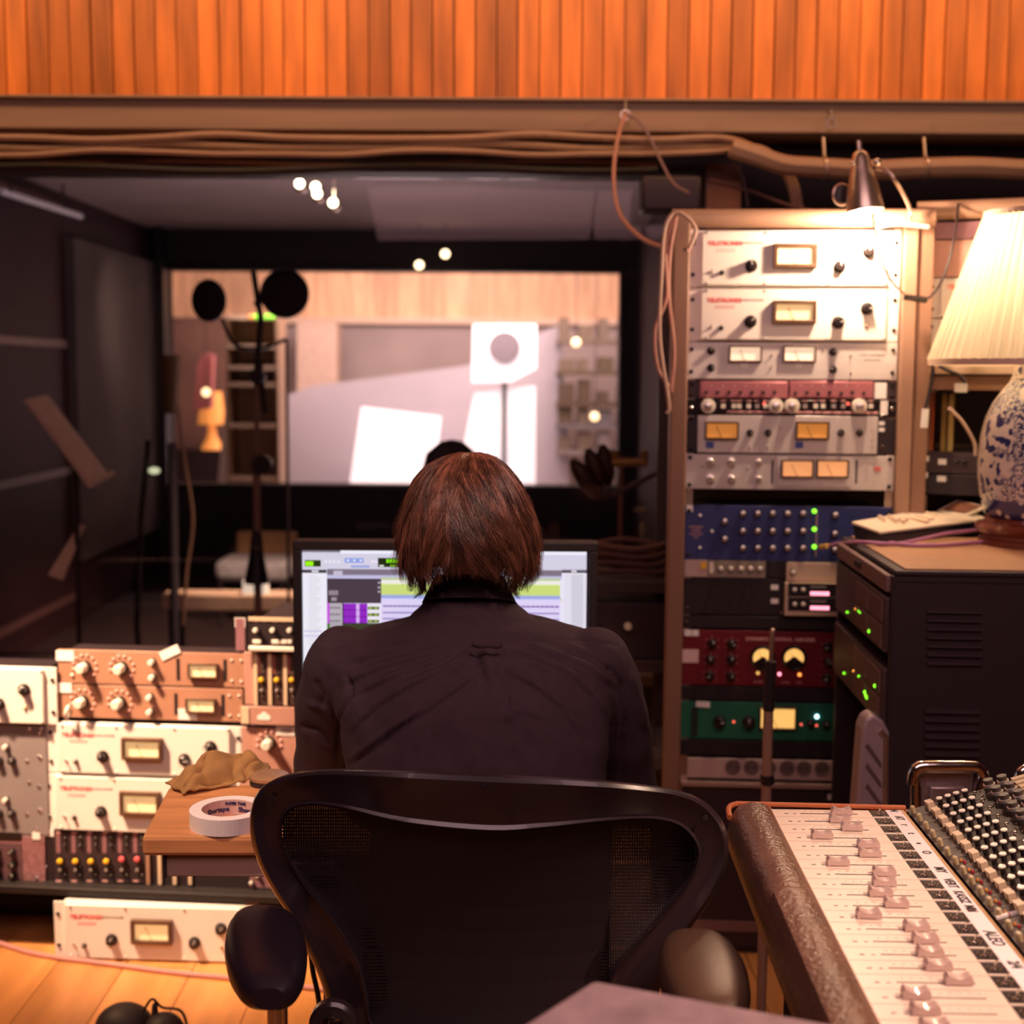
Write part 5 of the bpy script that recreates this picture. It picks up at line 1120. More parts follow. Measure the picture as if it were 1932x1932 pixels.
# ---- table lamp
Yl = 2.80; lc = P(1942, 1035, Yl); kx = Yl/2500
tl = thing('table_lamp', 'blue and white porcelain lamp with a pleated cream shade', 'lamp', (lc.x, Yl, ZC))
zz = lambda py: 1.40-(py-705)*kx*1.0-ZC
MB().lathe([(.105, 0), (.105, .012), (.098, .016), (.098, .022), (.108, .030), (.113, .038), (.108, .046), (.094, .050), (.092, .058), (.080, .060)], (0,0,0), 'z', 48).build('wooden_base', mat('rosewood', (.16, .035, .020), .25, var=.2, vscale=14, coat=.3), tl)
def porcelain():
    M = bpy.data.materials.new('blue_white_porcelain'); M.use_nodes = True; nt = M.node_tree; N = nt.nodes; L = nt.links; B = N['Principled BSDF']
    B.inputs['Roughness'].default_value = .12; B.inputs['Coat Weight'].default_value = .5
    tc = N.new('ShaderNodeTexCoord')
    n0 = N.new('ShaderNodeTexNoise'); n0.inputs['Scale'].default_value = 22; n0.inputs['Detail'].default_value = 2
    L.new(tc.outputs['Object'], n0.inputs['Vector'])
    mx = N.new('ShaderNodeVectorMath'); mx.operation = 'MULTIPLY_ADD'; mx.inputs[1].default_value = (.06, .06, .06); L.new(n0.outputs['Color'], mx.inputs[0]); L.new(tc.outputs['Object'], mx.inputs[2])
    vo = N.new('ShaderNodeTexVoronoi'); vo.inputs['Scale'].default_value = 38; vo.feature = 'F1'; L.new(mx.outputs[0], vo.inputs['Vector'])
    wv = N.new('ShaderNodeTexWave'); wv.wave_type = 'RINGS'; wv.inputs['Scale'].default_value = 16; wv.inputs['Distortion'].default_value = 14; wv.inputs['Detail'].default_value = 2; wv.inputs['Detail Scale'].default_value = 5; L.new(mx.outputs[0], wv.inputs['Vector'])
    r1 = N.new('ShaderNodeMapRange'); r1.inputs['From Min'].default_value = .46; r1.inputs['From Max'].default_value = .40; L.new(vo.outputs['Distance'], r1.inputs['Value'])
    r2 = N.new('ShaderNodeMapRange'); r2.inputs['From Min'].default_value = .40; r2.inputs['From Max'].default_value = .50; L.new(wv.outputs['Fac'], r2.inputs['Value'])
    nz = N.new('ShaderNodeTexNoise'); nz.inputs['Scale'].default_value = 16; L.new(tc.outputs['Object'], nz.inputs['Vector'])
    r3 = N.new('ShaderNodeMapRange'); r3.inputs['From Min'].default_value = .50; r3.inputs['From Max'].default_value = .56; L.new(nz.outputs['Fac'], r3.inputs['Value'])
    mm = N.new('ShaderNodeMix'); mm.data_type = 'FLOAT'; L.new(r3.outputs[0], mm.inputs[0]); L.new(r2.outputs[0], mm.inputs[2]); L.new(r1.outputs[0], mm.inputs[3])
    # plain white vertical bands between the figured panels
    sp = N.new('ShaderNodeSeparateXYZ'); L.new(tc.outputs['Object'], sp.inputs[0]); at = N.new('ShaderNodeMath'); at.operation = 'ARCTAN2'; L.new(sp.outputs[1], at.inputs[0]); L.new(sp.outputs[0], at.inputs[1])
    m6 = N.new('ShaderNodeMath'); m6.operation = 'MULTIPLY_ADD'; L.new(at.outputs[0], m6.inputs[0]); m6.inputs[1].default_value = 4; m6.inputs[2].default_value = .4
    cs_ = N.new('ShaderNodeMath'); cs_.operation = 'COSINE'; L.new(m6.outputs[0], cs_.inputs[0])
    r4 = N.new('ShaderNodeMapRange'); r4.inputs['From Min'].default_value = .93; r4.inputs['From Max'].default_value = .90; L.new(cs_.outputs[0], r4.inputs['Value'])
    m7 = N.new('ShaderNodeMath'); m7.operation = 'MULTIPLY'; L.new(mm.outputs[0], m7.inputs[0]); L.new(r4.outputs[0], m7.inputs[1])
    # borders at foot and neck
    zb1 = N.new('ShaderNodeMapRange'); zb1.inputs['From Min'].default_value = .100; zb1.inputs['From Max'].default_value = .097; L.new(sp.outputs[2], zb1.inputs['Value'])
    n5 = N.new('ShaderNodeTexVoronoi'); n5.inputs['Scale'].default_value = 42; L.new(tc.outputs['Object'], n5.inputs['Vector'])
    r5 = N.new('ShaderNodeMapRange'); r5.inputs['From Min'].default_value = .22; r5.inputs['From Max'].default_value = .30; L.new(n5.outputs['Distance'], r5.inputs['Value'])
    m8 = N.new('ShaderNodeMix'); m8.data_type = 'FLOAT'; L.new(zb1.outputs[0], m8.inputs[0]); L.new(m7.outputs[0], m8.inputs[2]); L.new(r5.outputs[0], m8.inputs[3])
    cm = N.new('ShaderNodeMix'); cm.data_type = 'RGBA'; L.new(m8.outputs[0], cm.inputs[0]); cm.inputs[6].default_value = (.74, .66, .58, 1); cm.inputs[7].default_value = (.030, .035, .14, 1)
    L.new(cm.outputs[2], B.inputs['Base Color']); return M
vp = [(.086, .058), (.093, .063), (.099, .078), (.107, .11), (.1120, .15), (.1125, .19), (.108, .235), (.100, .27), (.087, .300), (.070, .325), (.056, .342), (.0505, .352), (.0475, .365), (.047, .40), (.049, .43)]
MB().lathe(vp, (0,0,0), 'z', 64).build('vase', porcelain(), tl)
MB().lathe([(.050, .350), (.053, .352), (.050, .354)], (0,0,0), 'z', 48).build('neck_ring', mat('porcelain_white', (.78, .72, .62), .2), tl)
zb_, zt_ = zz(684), zz(400)
MB().tube([(0,0,.45), (0,0,zt_-.03)], .005, 8).build('stem', M_gold, tl)
def shade_mat():
    M = bpy.data.materials.new('pleated_silk'); M.use_nodes = True; nt = M.node_tree; N = nt.nodes; L = nt.links; N.remove(N['Principled BSDF'])
    d = N.new('ShaderNodeBsdfDiffuse'); d.inputs[0].default_value = (.82, .74, .62, 1); t = N.new('ShaderNodeBsdfTranslucent'); t.inputs[0].default_value = (.92, .82, .64, 1)
    x = N.new('ShaderNodeMixShader'); x.inputs[0].default_value = .6; L.new(d.outputs[0], x.inputs[1]); L.new(t.outputs[0], x.inputs[2]); L.new(x.outputs[0], N['Material Output'].inputs[0]); return M
M_shade = shade_mat()
NP = 58; B = MB(); RB, RT = .216, .116; K = 6
for k in range(K+1):
    t_ = k/K
    for i in range(NP*4):
        a = 2*math.pi*i/(NP*4); ph = (i % 4)/4
        amp = (.0045 if ph < .5 else 0)*(1-.3*t_) + (0.002 if ph == .25 else 0)
        R = RB+(RT-RB)*t_+amp+.0015*math.sin(i*1.7); B.v.append((R*math.cos(a), R*math.sin(a), zb_+.012+(zt_-zb_-.02)*t_))
n = NP*4
for k in range(K):
    for i in range(n): j = (i+1) % n; B.f.append((k*n+i, k*n+j, (k+1)*n+j, (k+1)*n+i)); B.m.append(0)
me = bpy.data.meshes.new('lamp_shade'); me.from_pydata(B.v, [], B.f); me.materials.append(M_shade); inst('lamp_shade', me, tl)
for R, z, hh in ((RB+.003, zb_, .013), (RT+.003, zt_-.012, .012)):
    B = MB()
    for i in range(64):
        a, b = 2*math.pi*i/64, 2*math.pi*(i+1)/64
        for (r1, z1), (r2_, z2) in (((R+.002, z), (R+.002, z+hh)), ((R+.002, z+hh), (R-.002, z+hh)), ((R-.002, z+hh), (R-.002, z)), ((R-.002, z), (R+.002, z))):
            B.quad((r1*math.cos(a), r1*math.sin(a), z1), (r1*math.cos(b), r1*math.sin(b), z1), (r2_*math.cos(b), r2_*math.sin(b), z2), (r2_*math.cos(a), r2_*math.sin(a), z2))
    B.build('shade_trim', mat('cream_trim', (.72, .52, .38), .7), tl)
MB().ell((0, 0, .58), (.03, .03, .04), 14, 10).build('bulb', mat('shade_bulb', (1, .9, .7), .5, emis=(1.0, .74, .38), estr=20), tl)
light('table_lamp_light', 'POINT', (lc.x, Yl, ZC+.60), 8.5, (1.0, .78, .52), .045)
# ---- computer tower between cabinet and console, chrome cases
tw = thing('computer_tower', 'silver grey perforated computer tower standing left of the charcoal cabinet', 'computer', (P(1645, 1450, 2.42).x, 2.42, 0))
def tq(px, py, Y=2.42): return P(px, py, Y)-tw.location
M_tw = mat('perforated_aluminium', (.50, .39, .39), .42, .5, bump=.8, bscale=420)
S = [tq(1634, 1356), tq(1648, 1348), tq(1668, 1360), tq(1680, 1385), tq(1676, 1560), (tq(1676, 1560).x, 0, .02), (tq(1612, 1560).x, 0, .02), tq(1612, 1560), tq(1626, 1375)]
MB().prism(S, (0, .05, 0)).build('body', M_tw, tw, bevel=.006, smooth=False)
MB().tube([tq(1660, 1378), tq(1672, 1392), tq(1670, 1550)], .006, 8).build('edge_trim', M_steel, tw)
for yy in (1408, 1446, 1484):
    q = [tq(1633, yy), tq(1662, yy+40), tq(1662, yy+30), tq(1637, yy-6)]
    MB().prism([p+Vector((0, -.003, 0)) for p in q], (0, .0028, 0)).build('slot', mat('slot_mauve', (.13, .08, .08), .5), tw, smooth=False)
def metal_case(x0, y0, x1, Y, lab):
    t = thing('metal_frame_case', lab, 'case', (P((x0+x1)/2, 1470, Y).x, Y, 0)); zt = P(x0, y0, Y).z; w = P(x1, 1470, Y).x-P(x0, 1470, Y).x
    MB().box(-w/2+.012, w/2-.012, .012, .03, .02, zt-.014).build('panel', mat('scuffed_steel', (.42, .34, .33), .35, .7, var=.2, vscale=40), t, bevel=.004)
    fr = smooth_pts([Vector((-w/2+.012, 0, .02)), Vector((-w/2+.008, 0, zt-.09)), Vector((-w/2, 0, zt-.03)), Vector((-w/2+.006, 0, zt-.004)), Vector((-w/2+.03, 0, zt)), Vector((0, 0, zt)), Vector((w/2-.03, 0, zt)), Vector((w/2-.006, 0, zt-.004)), Vector((w/2, 0, zt-.03)), Vector((w/2-.008, 0, zt-.09)), Vector((w/2-.012, 0, .02))], 4)
    MB().tube(fr, .010, 10).build('tube_frame', M_chrome, t)
    MB().box(-w/2+.03, w/2-.03, -.002, .012, .02, zt-.035).build('front_plate', mat('scuffed_steel', ()), t, bevel=.003); return t
metal_case(1722, 1445, 1856, 2.12, 'chrome framed metal case standing behind the mixing console')
metal_case(1922, 1450, 2050, 2.12, 'second chrome framed case behind the console at the right picture edge')
# ---- stand in front of the rack
sd = thing('floor_stand', 'slim telescopic stand rising in front of the green compressor', 'stand', (P(1447, 1500, 2.55).x, 2.55, 0))
MB().tube([(0,0,.02), lp(1450, 1330, 2.55, sd)], .010, 12).build('lower_tube', M_taupe, sd)
MB().tube([lp(1450, 1340, 2.55, sd), lp(1454, 1248, 2.55, sd)], .0115, 12).build('grip_sleeve', M_black, sd)
MB().tube([lp(1454, 1250, 2.55, sd), lp(1457, 1196, 2.55, sd)], .0045, 12).build('inner_rod', M_steel, sd)
MB().ell(tuple(lp(1458, 1190, 2.55, sd)), (.0055,)*3, 10, 6).build('tip', M_steel, sd)
MB().tube([lp(1447, 1462, 2.55, sd), lp(1448, 1478, 2.55, sd)], .014, 12).build('clamp_collar', M_black, sd)
MB().lathe([(.14, 0), (.14, .012), (.02, .03)], (0,0,0), 'z', 30).build('round_base', M_black, sd)
# headphones on the floor
hp = thing('floor_bag', 'black bag with a thin strap lying on the floor at lower left', 'bag', Pz(262, 1960, 0))
k_ = hp.location
tops = []
B = MB(); B.ell((-.03, .0, .025), (.062, .05, .052), 24, 12); B.build('pouch', M_rubber, hp)
MB().ell((.055, -.01, .02), (.045, .04, .042), 20, 10).build('side_pocket', M_rubber, hp)
MB().tube(smooth_pts([Vector((.01, .0, .06)), Vector((.03, .0, .088)), Vector((.05, 0, .07)), Vector((.09, 0, .062)), Vector((.10, .02, .01))]), .003).build('strap', M_black, hp)
MB().lathe([(.010, .03), (.006, .075), (.002, .08)], (.035, .0, 0), 'z', 10).build('toggle', M_black, hp)
# ================================================================= mixing console
ZK = 0.80
Kf = Pz(1450, 1525, ZK); Kn = Pz(1655, 1932, ZK)
dv = (Kn-Kf); dv.normalize(); phik = math.atan2(dv.y, dv.x)+math.pi/2     # local -y runs towards the camera
kc = thing('mixing_console', 'long pale mixing console with leather armrest, running towards the viewer at right', 'mixing console', (Kf.x, Kf.y, 0), phik)
KM = Matrix.Translation(kc.location) @ Matrix.Rotation(phik, 4, 'Z'); KI = KM.inverted()
def kl(px, py, z=ZK): return KI @ Pz(px, py, z)
LEN = 0.84
pc = .0318; NC = 26
M_kw = mat('console_cream', (.74, .60, .50), .35, var=.03)
M_kb = mat('console_black', (.020, .012, .011), .5, var=.1, vscale=300, spec=.2)
M_kg = mat('console_grey', (.060, .044, .038), .5, var=.3, vscale=500)
M_kw2 = mat('console_white_line', (.80, .66, .56), .4)
M_lea = mat('brown_leather', (.135, .064, .042), .28, var=.25, vscale=14, bump=1.0, bscale=170)
M_edge = mat('orange_wood_edge', (.50, .14, .05), .4)
XB, XT0, XT1, XG = .137, .160, .186, .1885
TILT = math.radians(17); ct, st_ = math.cos(TILT), math.sin(TILT)
# body under the surface
B = MB(); prof = [(-.055, ZK-.012), (-.055, ZK-.05), (-.03, ZK-.12), (.60, ZK-.12), (.60, ZK+.115), (XG, ZK-.004), (0, ZK-.004)]
B.prism([Vector((x, -LEN, z)) for x, z in prof], (0, LEN, 0)); B.build('body', M_black, kc, smooth=False)
B = MB(); pr = [(.002, ZK-.006), (.001, ZK+.003), (-.008, ZK+.009), (-.028, ZK+.011), (-.046, ZK+.006), (-.056, ZK-.008), (-.060, ZK-.03), (-.056, ZK-.055), (-.045, ZK-.06), (0, ZK-.05)]
nseg = 60
for j in range(nseg+1):
    y = -.004-(LEN-.004)*j/nseg; s_ = 1 if j > 0 else .9
    for (x, z) in pr: B.v.append((x*s_, y, ZK+(z-ZK)*s_+noise.noise(Vector((x*30, y*14, z*10)))*.0008))
k = len(pr)
for j in range(nseg):
    for i in range(k): B.f.append((j*k+i, j*k+(i+1) % k, (j+1)*k+(i+1) % k, (j+1)*k+i)); B.m.append(0)
B.f.append(tuple(range(k))); B.m.append(0); B.f.append(tuple(range(nseg*k, nseg*k+k))); B.m.append(0)
B.build('armrest', M_lea, kc)
MB().tube(smooth_pts([Vector((-.058, -.03, ZK-.004)), Vector((-.056, -.006, ZK+.001)), Vector((-.045, .003, ZK+.004)), Vector((-.02, .004, ZK+.004)), Vector((.19, .004, ZK+.002))]), .004, 8).build('wood_edging', M_edge, kc)
MB().box(-.0005, .0022, -LEN, 0, ZK-.004, ZK+.0025).build('side_rail', mat('rail_copper', (.50, .26, .17), .4), kc)
MB().box(.14, .60, -.004, .008, ZK-.10, ZK-.001).build('end_panel', mat('end_wood', (.22, .07, .03), .4), kc)
# legs
for (x, y) in ((.02, -.12), (.5, -.1), (.02, -.75), (.5, -.75)):
    MB().tube([(x, y, 0), (x, y, ZK-.12)], .014, 12).build('leg', M_dark, kc)
MB().box(.005, .035, -.8, -.06, .05, .08).build('foot_bar', M_dark, kc)
# channels
def tl_(b, h=0): return (XG+b*ct-h*st_, ZK+b*st_+h*ct)      # point on the tilted deck
strip = MB(); strip.box(.003, XB, -pc+.0005, -.0005, ZK-.003, ZK+.0005)
m_strip = strip.mesh('fader_plate', [M_kw])
b_ = MB(); b_.box(.040, .118, -.0006, .0006, 0, .0007); m_slot = b_.mesh('fader_slot', [M_black])
b_ = MB(); b_.box(XB+.0008, XT0-.0006, -pc+.004, -.0005, ZK-.003, ZK+.0003); m_btn = b_.mesh('button_plate', [M_kb])
b_ = MB(); b_.box(XB, XT0, -pc+.0008, -pc+.0038, ZK-.003, ZK+.0012); m_line = b_.mesh('white_divider', [M_kw2])
b_ = MB(); b_.prism([Vector((*tl_(.002), 0)), Vector((*tl_(.0265), 0)), Vector((*tl_(.0265, .001), 0)), Vector((*tl_(.002, .001), 0))], (0, 0, pc-.001))
def fixv(b): b.v = [(v[0], -v[2], v[1]) for v in b.v]; return b
m_led = fixv(b_).mesh('light_plate', [M_kg])
b_ = MB(); b_.prism([Vector((*tl_(.036), 0)), Vector((*tl_(.42), 0)), Vector((*tl_(.42, .001), 0)), Vector((*tl_(.036, .001), 0))], (0, 0, pc-.001)); m_eq = fixv(b_).mesh('knob_plate', [M_kb])
b_ = MB(); b_.box(-.0045, .0045, -.004, .004, 0, .009); m_key = b_.mesh('channel_key', [M_beige])
b_ = MB(); b_.lathe([(.0036, 0), (.0036, .0085)], (0,0,0), 'z', 12); b_.c = 1; b_.lathe([(.0044, .0085), (.0044, .0100), (.0040, .0104)], (0,0,0), 'z', 14); m_pk = b_.mesh('eq_knob', [M_knobb, M_knobw])
b_ = MB(); b_.lathe([(.0078, 0), (.0078, .008), (.0066, .009), (.0066, .018)], (0,0,0), 'z', 14); b_.c = 1; b_.lathe([(.0082, .0075), (.0082, .0115), (.0070, .012)], (0,0,0), 'z', 14); m_gk = b_.mesh('gain_knob', [M_kg, M_knobs])
b_ = MB(); b_.lathe([(.0035, 0), (.0035, .009), (.002, .0105)], (0,0,0), 'z', 12); m_pb = b_.mesh('push_button', [mat('olive_cap', (.42, .33, .18), .35)])
b_ = MB(); b_.lathe([(.003, 0), (.003, .001), (.002, .0015)], (0,0,0), 'z', 6); b_.tube([(0,0,.001), (.0012, 0, .009)], .001, 6, radii=[.0008, .0016]); m_tg = b_.mesh('toggle_switch', [M_chrome])
b_ = MB(); b_.lathe([(.0016, 0), (.0016, .0015), (.0009, .003)], (0,0,0), 'z', 8); m_pin = b_.mesh('pin_button', [M_chrome])
m_rl = MB().ell((0,0,.001), (.0022, .0022, .003), 10, 6).mesh('red_light', [mat('ruby_cap', (.35, .01, .02), .2)])
m_ol = MB().ell((0,0,.001), (.0020, .0020, .0028), 10, 6).mesh('amber_light', [mat('amber_cap', (.6, .22, .03), .2)])
# the fine rows of pins, dots and lines stay joined
Dots = MB(); Pins = MB(); Prt = MB()
for c in range(NC):
    y0 = -.004-c*pc; yc = y0-pc*.5
    inst('fader_plate', m_strip, kc, (0, y0, 0)); inst('fader_slot', m_slot, kc, (0, yc-.002, ZK+.0004))
    inst('button_plate', m_btn, kc, (0, y0, 0)); inst('white_divider', m_line, kc, (0, y0, 0))
    inst('light_plate', m_led, kc, (0, y0, 0)); inst('knob_plate', m_eq, kc, (0, y0, 0))
    Prt.box(.018, .023, yc-.0035, yc-.0020, ZK+.0005, ZK+.0009); Prt.box(.030, .034, yc-.0035, yc-.0025, ZK+.0005, ZK+.0009)
    for q in range(8): Dots.box(.046+.0095*q, .049+.0095*q, yc+.0072, yc+.0080, ZK+.0005, ZK+.0008)
    inst('toggle_switch', m_tg, kc, (.148, yc, ZK+.0003)); 
    for (dx, dy) in ((.142, .004), (.1435, -.002), (.152, .003), (.1525, -.004), (.1555, .002)): Pins.lathe([(.0011, 0), (.0011, .0008), (.0006, .0025)], (dx, yc+dy, ZK+.0003), 'z', 6)
    for bpos, me_, dz in ((.0075, m_pb, .002),):
        x_, z_ = tl_(bpos, .001); inst('push_button', me_, kc, (x_, yc, z_), (0, -TILT, 0))
    if c > 5:
        x_, z_ = tl_(.0145, .001); inst('amber_light', m_ol, kc, (x_, yc+.004, z_)); x_, z_ = tl_(.0165, .001); inst('red_light', m_rl, kc, (x_, yc-.004, z_))
        x_, z_ = tl_(.0185, .0012); x2, z2 = tl_(.0245, .0012)
        for dy in (.004, -.004): Prt.quad((x_, yc+dy-.0005, z_), (x2, yc+dy-.0005, z2), (x2, yc+dy+.0005, z2), (x_, yc+dy+.0005, z_))
    x_, z_ = tl_(.0315, .001)
    inst('channel_key', m_key, kc, (x_, yc+.007, z_), (0, -TILT, 0)); inst('channel_key', m_key, kc, (x_, yc-.005, z_), (0, -TILT, 0), (1, 1, 1.25))
    for q in range(4):
        x_, z_ = tl_(.0385, .001); Pins.ell((x_, y0-.004-q*.0075, z_+.001), (.0018,)*3, 6, 4)
    for q in range(5):
        x_, z_ = tl_(.0465+.0122*q, .001)
        if q == 4: inst('pin_button', m_pin, kc, (x_, yc+.004, z_), (0, -TILT, 0), 1.6)
        else:
            inst('eq_knob', m_pk, kc, (x_, yc+.0035+.001*q, z_), (0, -TILT, 0)); inst('pin_button', m_pin, kc, (x_+.003, yc-.0105, z_), (0, -TILT, 0), 1.7)
    for q in range(2):
        x_, z_ = tl_(.116+.019*q, .001); inst('gain_knob', m_gk, kc, (x_, yc, z_), (0, -TILT, 0))
    for q in range(12):
        x_, z_ = tl_(random.uniform(.100, .144), .001); Pins.ell((x_, y0-random.uniform(.002, pc-.002), z_+.001), (.0013,)*3, 6, 4)
    for q in range(5):
        x_, z_ = tl_(.225+.018*q, .001); x2, z2 = tl_(.237+.018*q, .007)
    if False:
        for q in range(3):
            x_, z_ = tl_(.222, .0015); xx2, zz2 = tl_(.40, .0015); yy = y0-.004-q*.0105
            if q == 0: pass
            Prt2 = None
tag(Dots.build('scale_print', mat('dark_cream_print', (.52, .38, .30), .5), kc, smooth=False), kind='stuff'); tag(Prt.build('printed_marks', M_black, kc, smooth=False), kind='stuff'); tag(Pins.build('pin_switches', M_steel, kc), kind='stuff')  # scale dashes printed in a darker cream
B = MB(); 
for c in range(NC*2):
    y = -.006-c*pc/2; a_ = tl_(.149, .0015); b2 = tl_(.42, .0015); c2_ = tl_(.42, .007); d2 = tl_(.149, .007)
    B.prism([Vector((a_[0], y, a_[1])), Vector((b2[0], y, b2[1])), Vector((c2_[0], y, c2_[1])), Vector((d2[0], y, d2[1]))], (0, -.009, 0))
B.build('ribbed_panel', mat('ribbed_cream', (.55, .40, .24), .5), kc, smooth=False)
# masking tape with handwriting
MB().box(XT0, XT1-.004, -LEN+.01, -.002, ZK, ZK+.0008).build('writing_tape', mat('tape_white', (.82, .74, .74), .7, var=.02), kc)
MB().box(XT1-.004, XT1, -LEN+.01, -.002, ZK, ZK+.0012).build('gold_strip', mat('gold_strip', (.55, .34, .17), .35, .5), kc)
MB().box(XT0, XT0+.0003, -LEN+.01, -.002, ZK+.0008, ZK+.0010).build('pink_rule', M_pinktx, kc)
inkm = mat('marker_ink', (.02, .015, .02), .6)
def hand(s, px, py, size, bold=.0002):
    p = kl(px, py); inst('handwriting', text_mesh(s, size, inkm, bold=bold), kc, (XT0+.0115, p.y, ZK+.0011), (0, 0, -math.pi/2+.0), (.95, 1.25, 1))
for s, px, py, sz in (('N', 1692, 1531, .012), ('AT', 1709, 1545, .012), ('r', 1720, 1558, .012), ('t', 1730, 1574, .012), ('n', 1748, 1593, .009), ('O', 1762, 1610, .013), ('MY', 1786, 1643, .014), ('VERT', 1804, 1668, .013), ('KASSZ', 1818, 1694, .013), ('MH', 1836, 1716, .013), ('ALEO', 1886, 1772, .016), ('2/4', 1921, 1822, .014)): hand(s, px, py, sz)
p = kl(1843, 1717); MB().box(XT0+.006, XT0+.016, p.y-.007, p.y+.003, ZK+.0009, ZK+.0012).build('ink_blot', mat('rust_ink', (.12, .03, .03), .6), kc, bevel=.002)
# white divider bar across the deck
q = kl(1885, 1735); x_, z_ = tl_(.002, .001); x2, z2 = tl_(.40, .001)
MB().prism([Vector((x_, q.y, z_)), Vector((x2, q.y, z2)), Vector((x2, q.y, z2+.003)), Vector((x_, q.y, z_+.003))], (0, -.005, 0)).build('white_bar', M_paper, kc, smooth=False)
# fader caps
def fader_cap():
    b = MB(); L_, Wd = .0135, .0062
    xs = np.linspace(-L_, L_, 13); top = []
    for x in xs:
        t = abs(x)/L_; z = .0060+.0075*(t**2) if t < .78 else .0105-.004*(t-.78)
        top.append((x, z))
    top[0] = (-L_, .0060); top[-1] = (L_, .0060)
    pr = [(-L_, 0)]+top+[(L_, 0)]
    b.prism([Vector((x, -Wd, z)) for x, z in pr], (0, 2*Wd, 0)); b.box(-.009, .009, -Wd-.0006, Wd+.0006, .001, .0032); 
    return b.mesh('fader_cap', [mat('rose_clear_acrylic', (.80, .60, .54), .18, trans=.25), ], smooth=False)
fm = fader_cap()
used = {}
for (u, v) in ((770, 470), (760, 520), (838, 575), (560, 630), (940, 680), (950, 735), (650, 800), (1040, 855), (1040, 918), (1022, 990), (1118, 1055), (838, 1130), (1255, 1218), (1310, 1295), (1340, 1378), (1388, 1460), (1520, 1558), (1122, 1660), (1180, 1755), (1205, 1840)):
    px, py = 1350+.3012*u, 1380+.3012*(v+14); p = kl(px, py, ZK+.002)
    c = round((-p.y-.004-pc*.5+.0)/pc)
    while c in used: c += 1
    c = max(c, 0); used[c] = 1
    y = -.004-c*pc-pc*.5-.002
    o = inst('fader_cap', fm, kc, (min(max(p.x, .050), .108), y, ZK+.0012), (0, 0, random.uniform(-.03, .03)))
for c in range(NC):
    if c not in used: inst('fader_cap', fm, kc, (random.uniform(.06, .10), -.004-c*pc-pc*.5-.002, ZK+.0012))
# ================================================================= grey felt table in front
ZT = .885
A_, B2, C_ = Pz(1120, 1846, ZT), Pz(1620, 1938, ZT), Pz(975, 1938, ZT)
d1 = (B2-A_); d2 = (C_-A_); d1.z = d2.z = 0; d1.normalize(); d2.normalize()
t = thing('grey_table', 'grey mottled table top corner in the near foreground', 'table', (A_.x, A_.y, 0))
q = [Vector((0,0,0)), d1*.225, d1*.225+d2*.45, d2*.45]
MB().prism([Vector((p.x, p.y, ZT-.03)) for p in q], (0, 0, .03)).build('table_top', mat('mottled_grey_felt', (.52, .38, .36), .85, var=.22, vscale=26, bump=.3, bscale=300), t, bevel=.006, smooth=False)
for i_, p in enumerate(q):
    cc = (q[0]+q[2])/2; pp = p+(cc-p)*.30; MB().box(pp.x-.018, pp.x+.018, pp.y-.018, pp.y+.018, 0, ZT-.03).build('leg', M_black, t)
# ================================================================= the man
YP = 2.02
def remesh(name, b, m_, parent, loc, voxel=.006, smooth_it=6, fn=None):
    me = b.mesh(name, m_, smooth=False); o = bpy.data.objects.new(name, me); COL.objects.link(o)
    r = o.modifiers.new('r', 'REMESH'); r.mode = 'VOXEL'; r.voxel_size = voxel
    if smooth_it: s = o.modifiers.new('s', 'SMOOTH'); s.factor = .6; s.iterations = smooth_it
    bpy.context.view_layer.update()
    m2 = bpy.data.meshes.new_from_object(o.evaluated_get(bpy.context.evaluated_depsgraph_get()))
    bpy.data.objects.remove(o, do_unlink=True); m2.name = name
    if fn: fn(m2)
    m2.polygons.foreach_set('use_smooth', [True]*len(m2.polygons))
    m2.materials.clear(); m2.materials.append(m_)
    return inst(name, m2, parent, loc)
man0 = P(885, 1000, YP)
man = thing('person', 'man with collar-length brown hair and a dark shirt, seated with his back turned', 'person', (man0.x, YP-.10, 0))
def ml(px, py, Y): return P(px, py, Y)-man.location
M_skin = mat('skin', (.42, .19, .13), .5, var=.06)
M_shirt = mat('aubergine_cotton', (.036, .018, .026), .85, var=.12, vscale=60, bump=.35, bscale=900, spec=.25)
M_hair = mat('chestnut_hair', (.150, .058, .034), .30, var=.3, vscale=40, spec=.6)
M_hairb = mat('dark_hair_base', (.045, .014, .009), .6)
def shell_ring(B, rings, seg=36):
    """rings: (cx, cy, z, rx, ry)"""
    n = len(B.v)
    for (cx, cy, z, rx, ry) in rings:
        for i in range(seg):
            a = 2*math.pi*i/seg; c, s = math.cos(a), math.sin(a); e = .85
            B.v.append((cx+rx*math.copysign(abs(c)**e, c), cy+ry*math.copysign(abs(s)**e, s), z))
    for j in range(len(rings)-1):
        for i in range(seg):
            a = n+j*seg+i; b = n+j*seg+(i+1) % seg; B.f.append((a, b, b+seg, a+seg)); B.m.append(0)
    B.f.append(tuple(n+i for i in range(seg))[::-1]); B.m.append(0); B.f.append(tuple(n+(len(rings)-1)*seg+i for i in range(seg))); B.m.append(0)
def limb(B, pts, radii, seg=16):
    for p, r in zip(pts, radii): B.ell(tuple(p), (r, r, r), 14, 10)
    B.tube(pts, .01, seg, radii=radii)
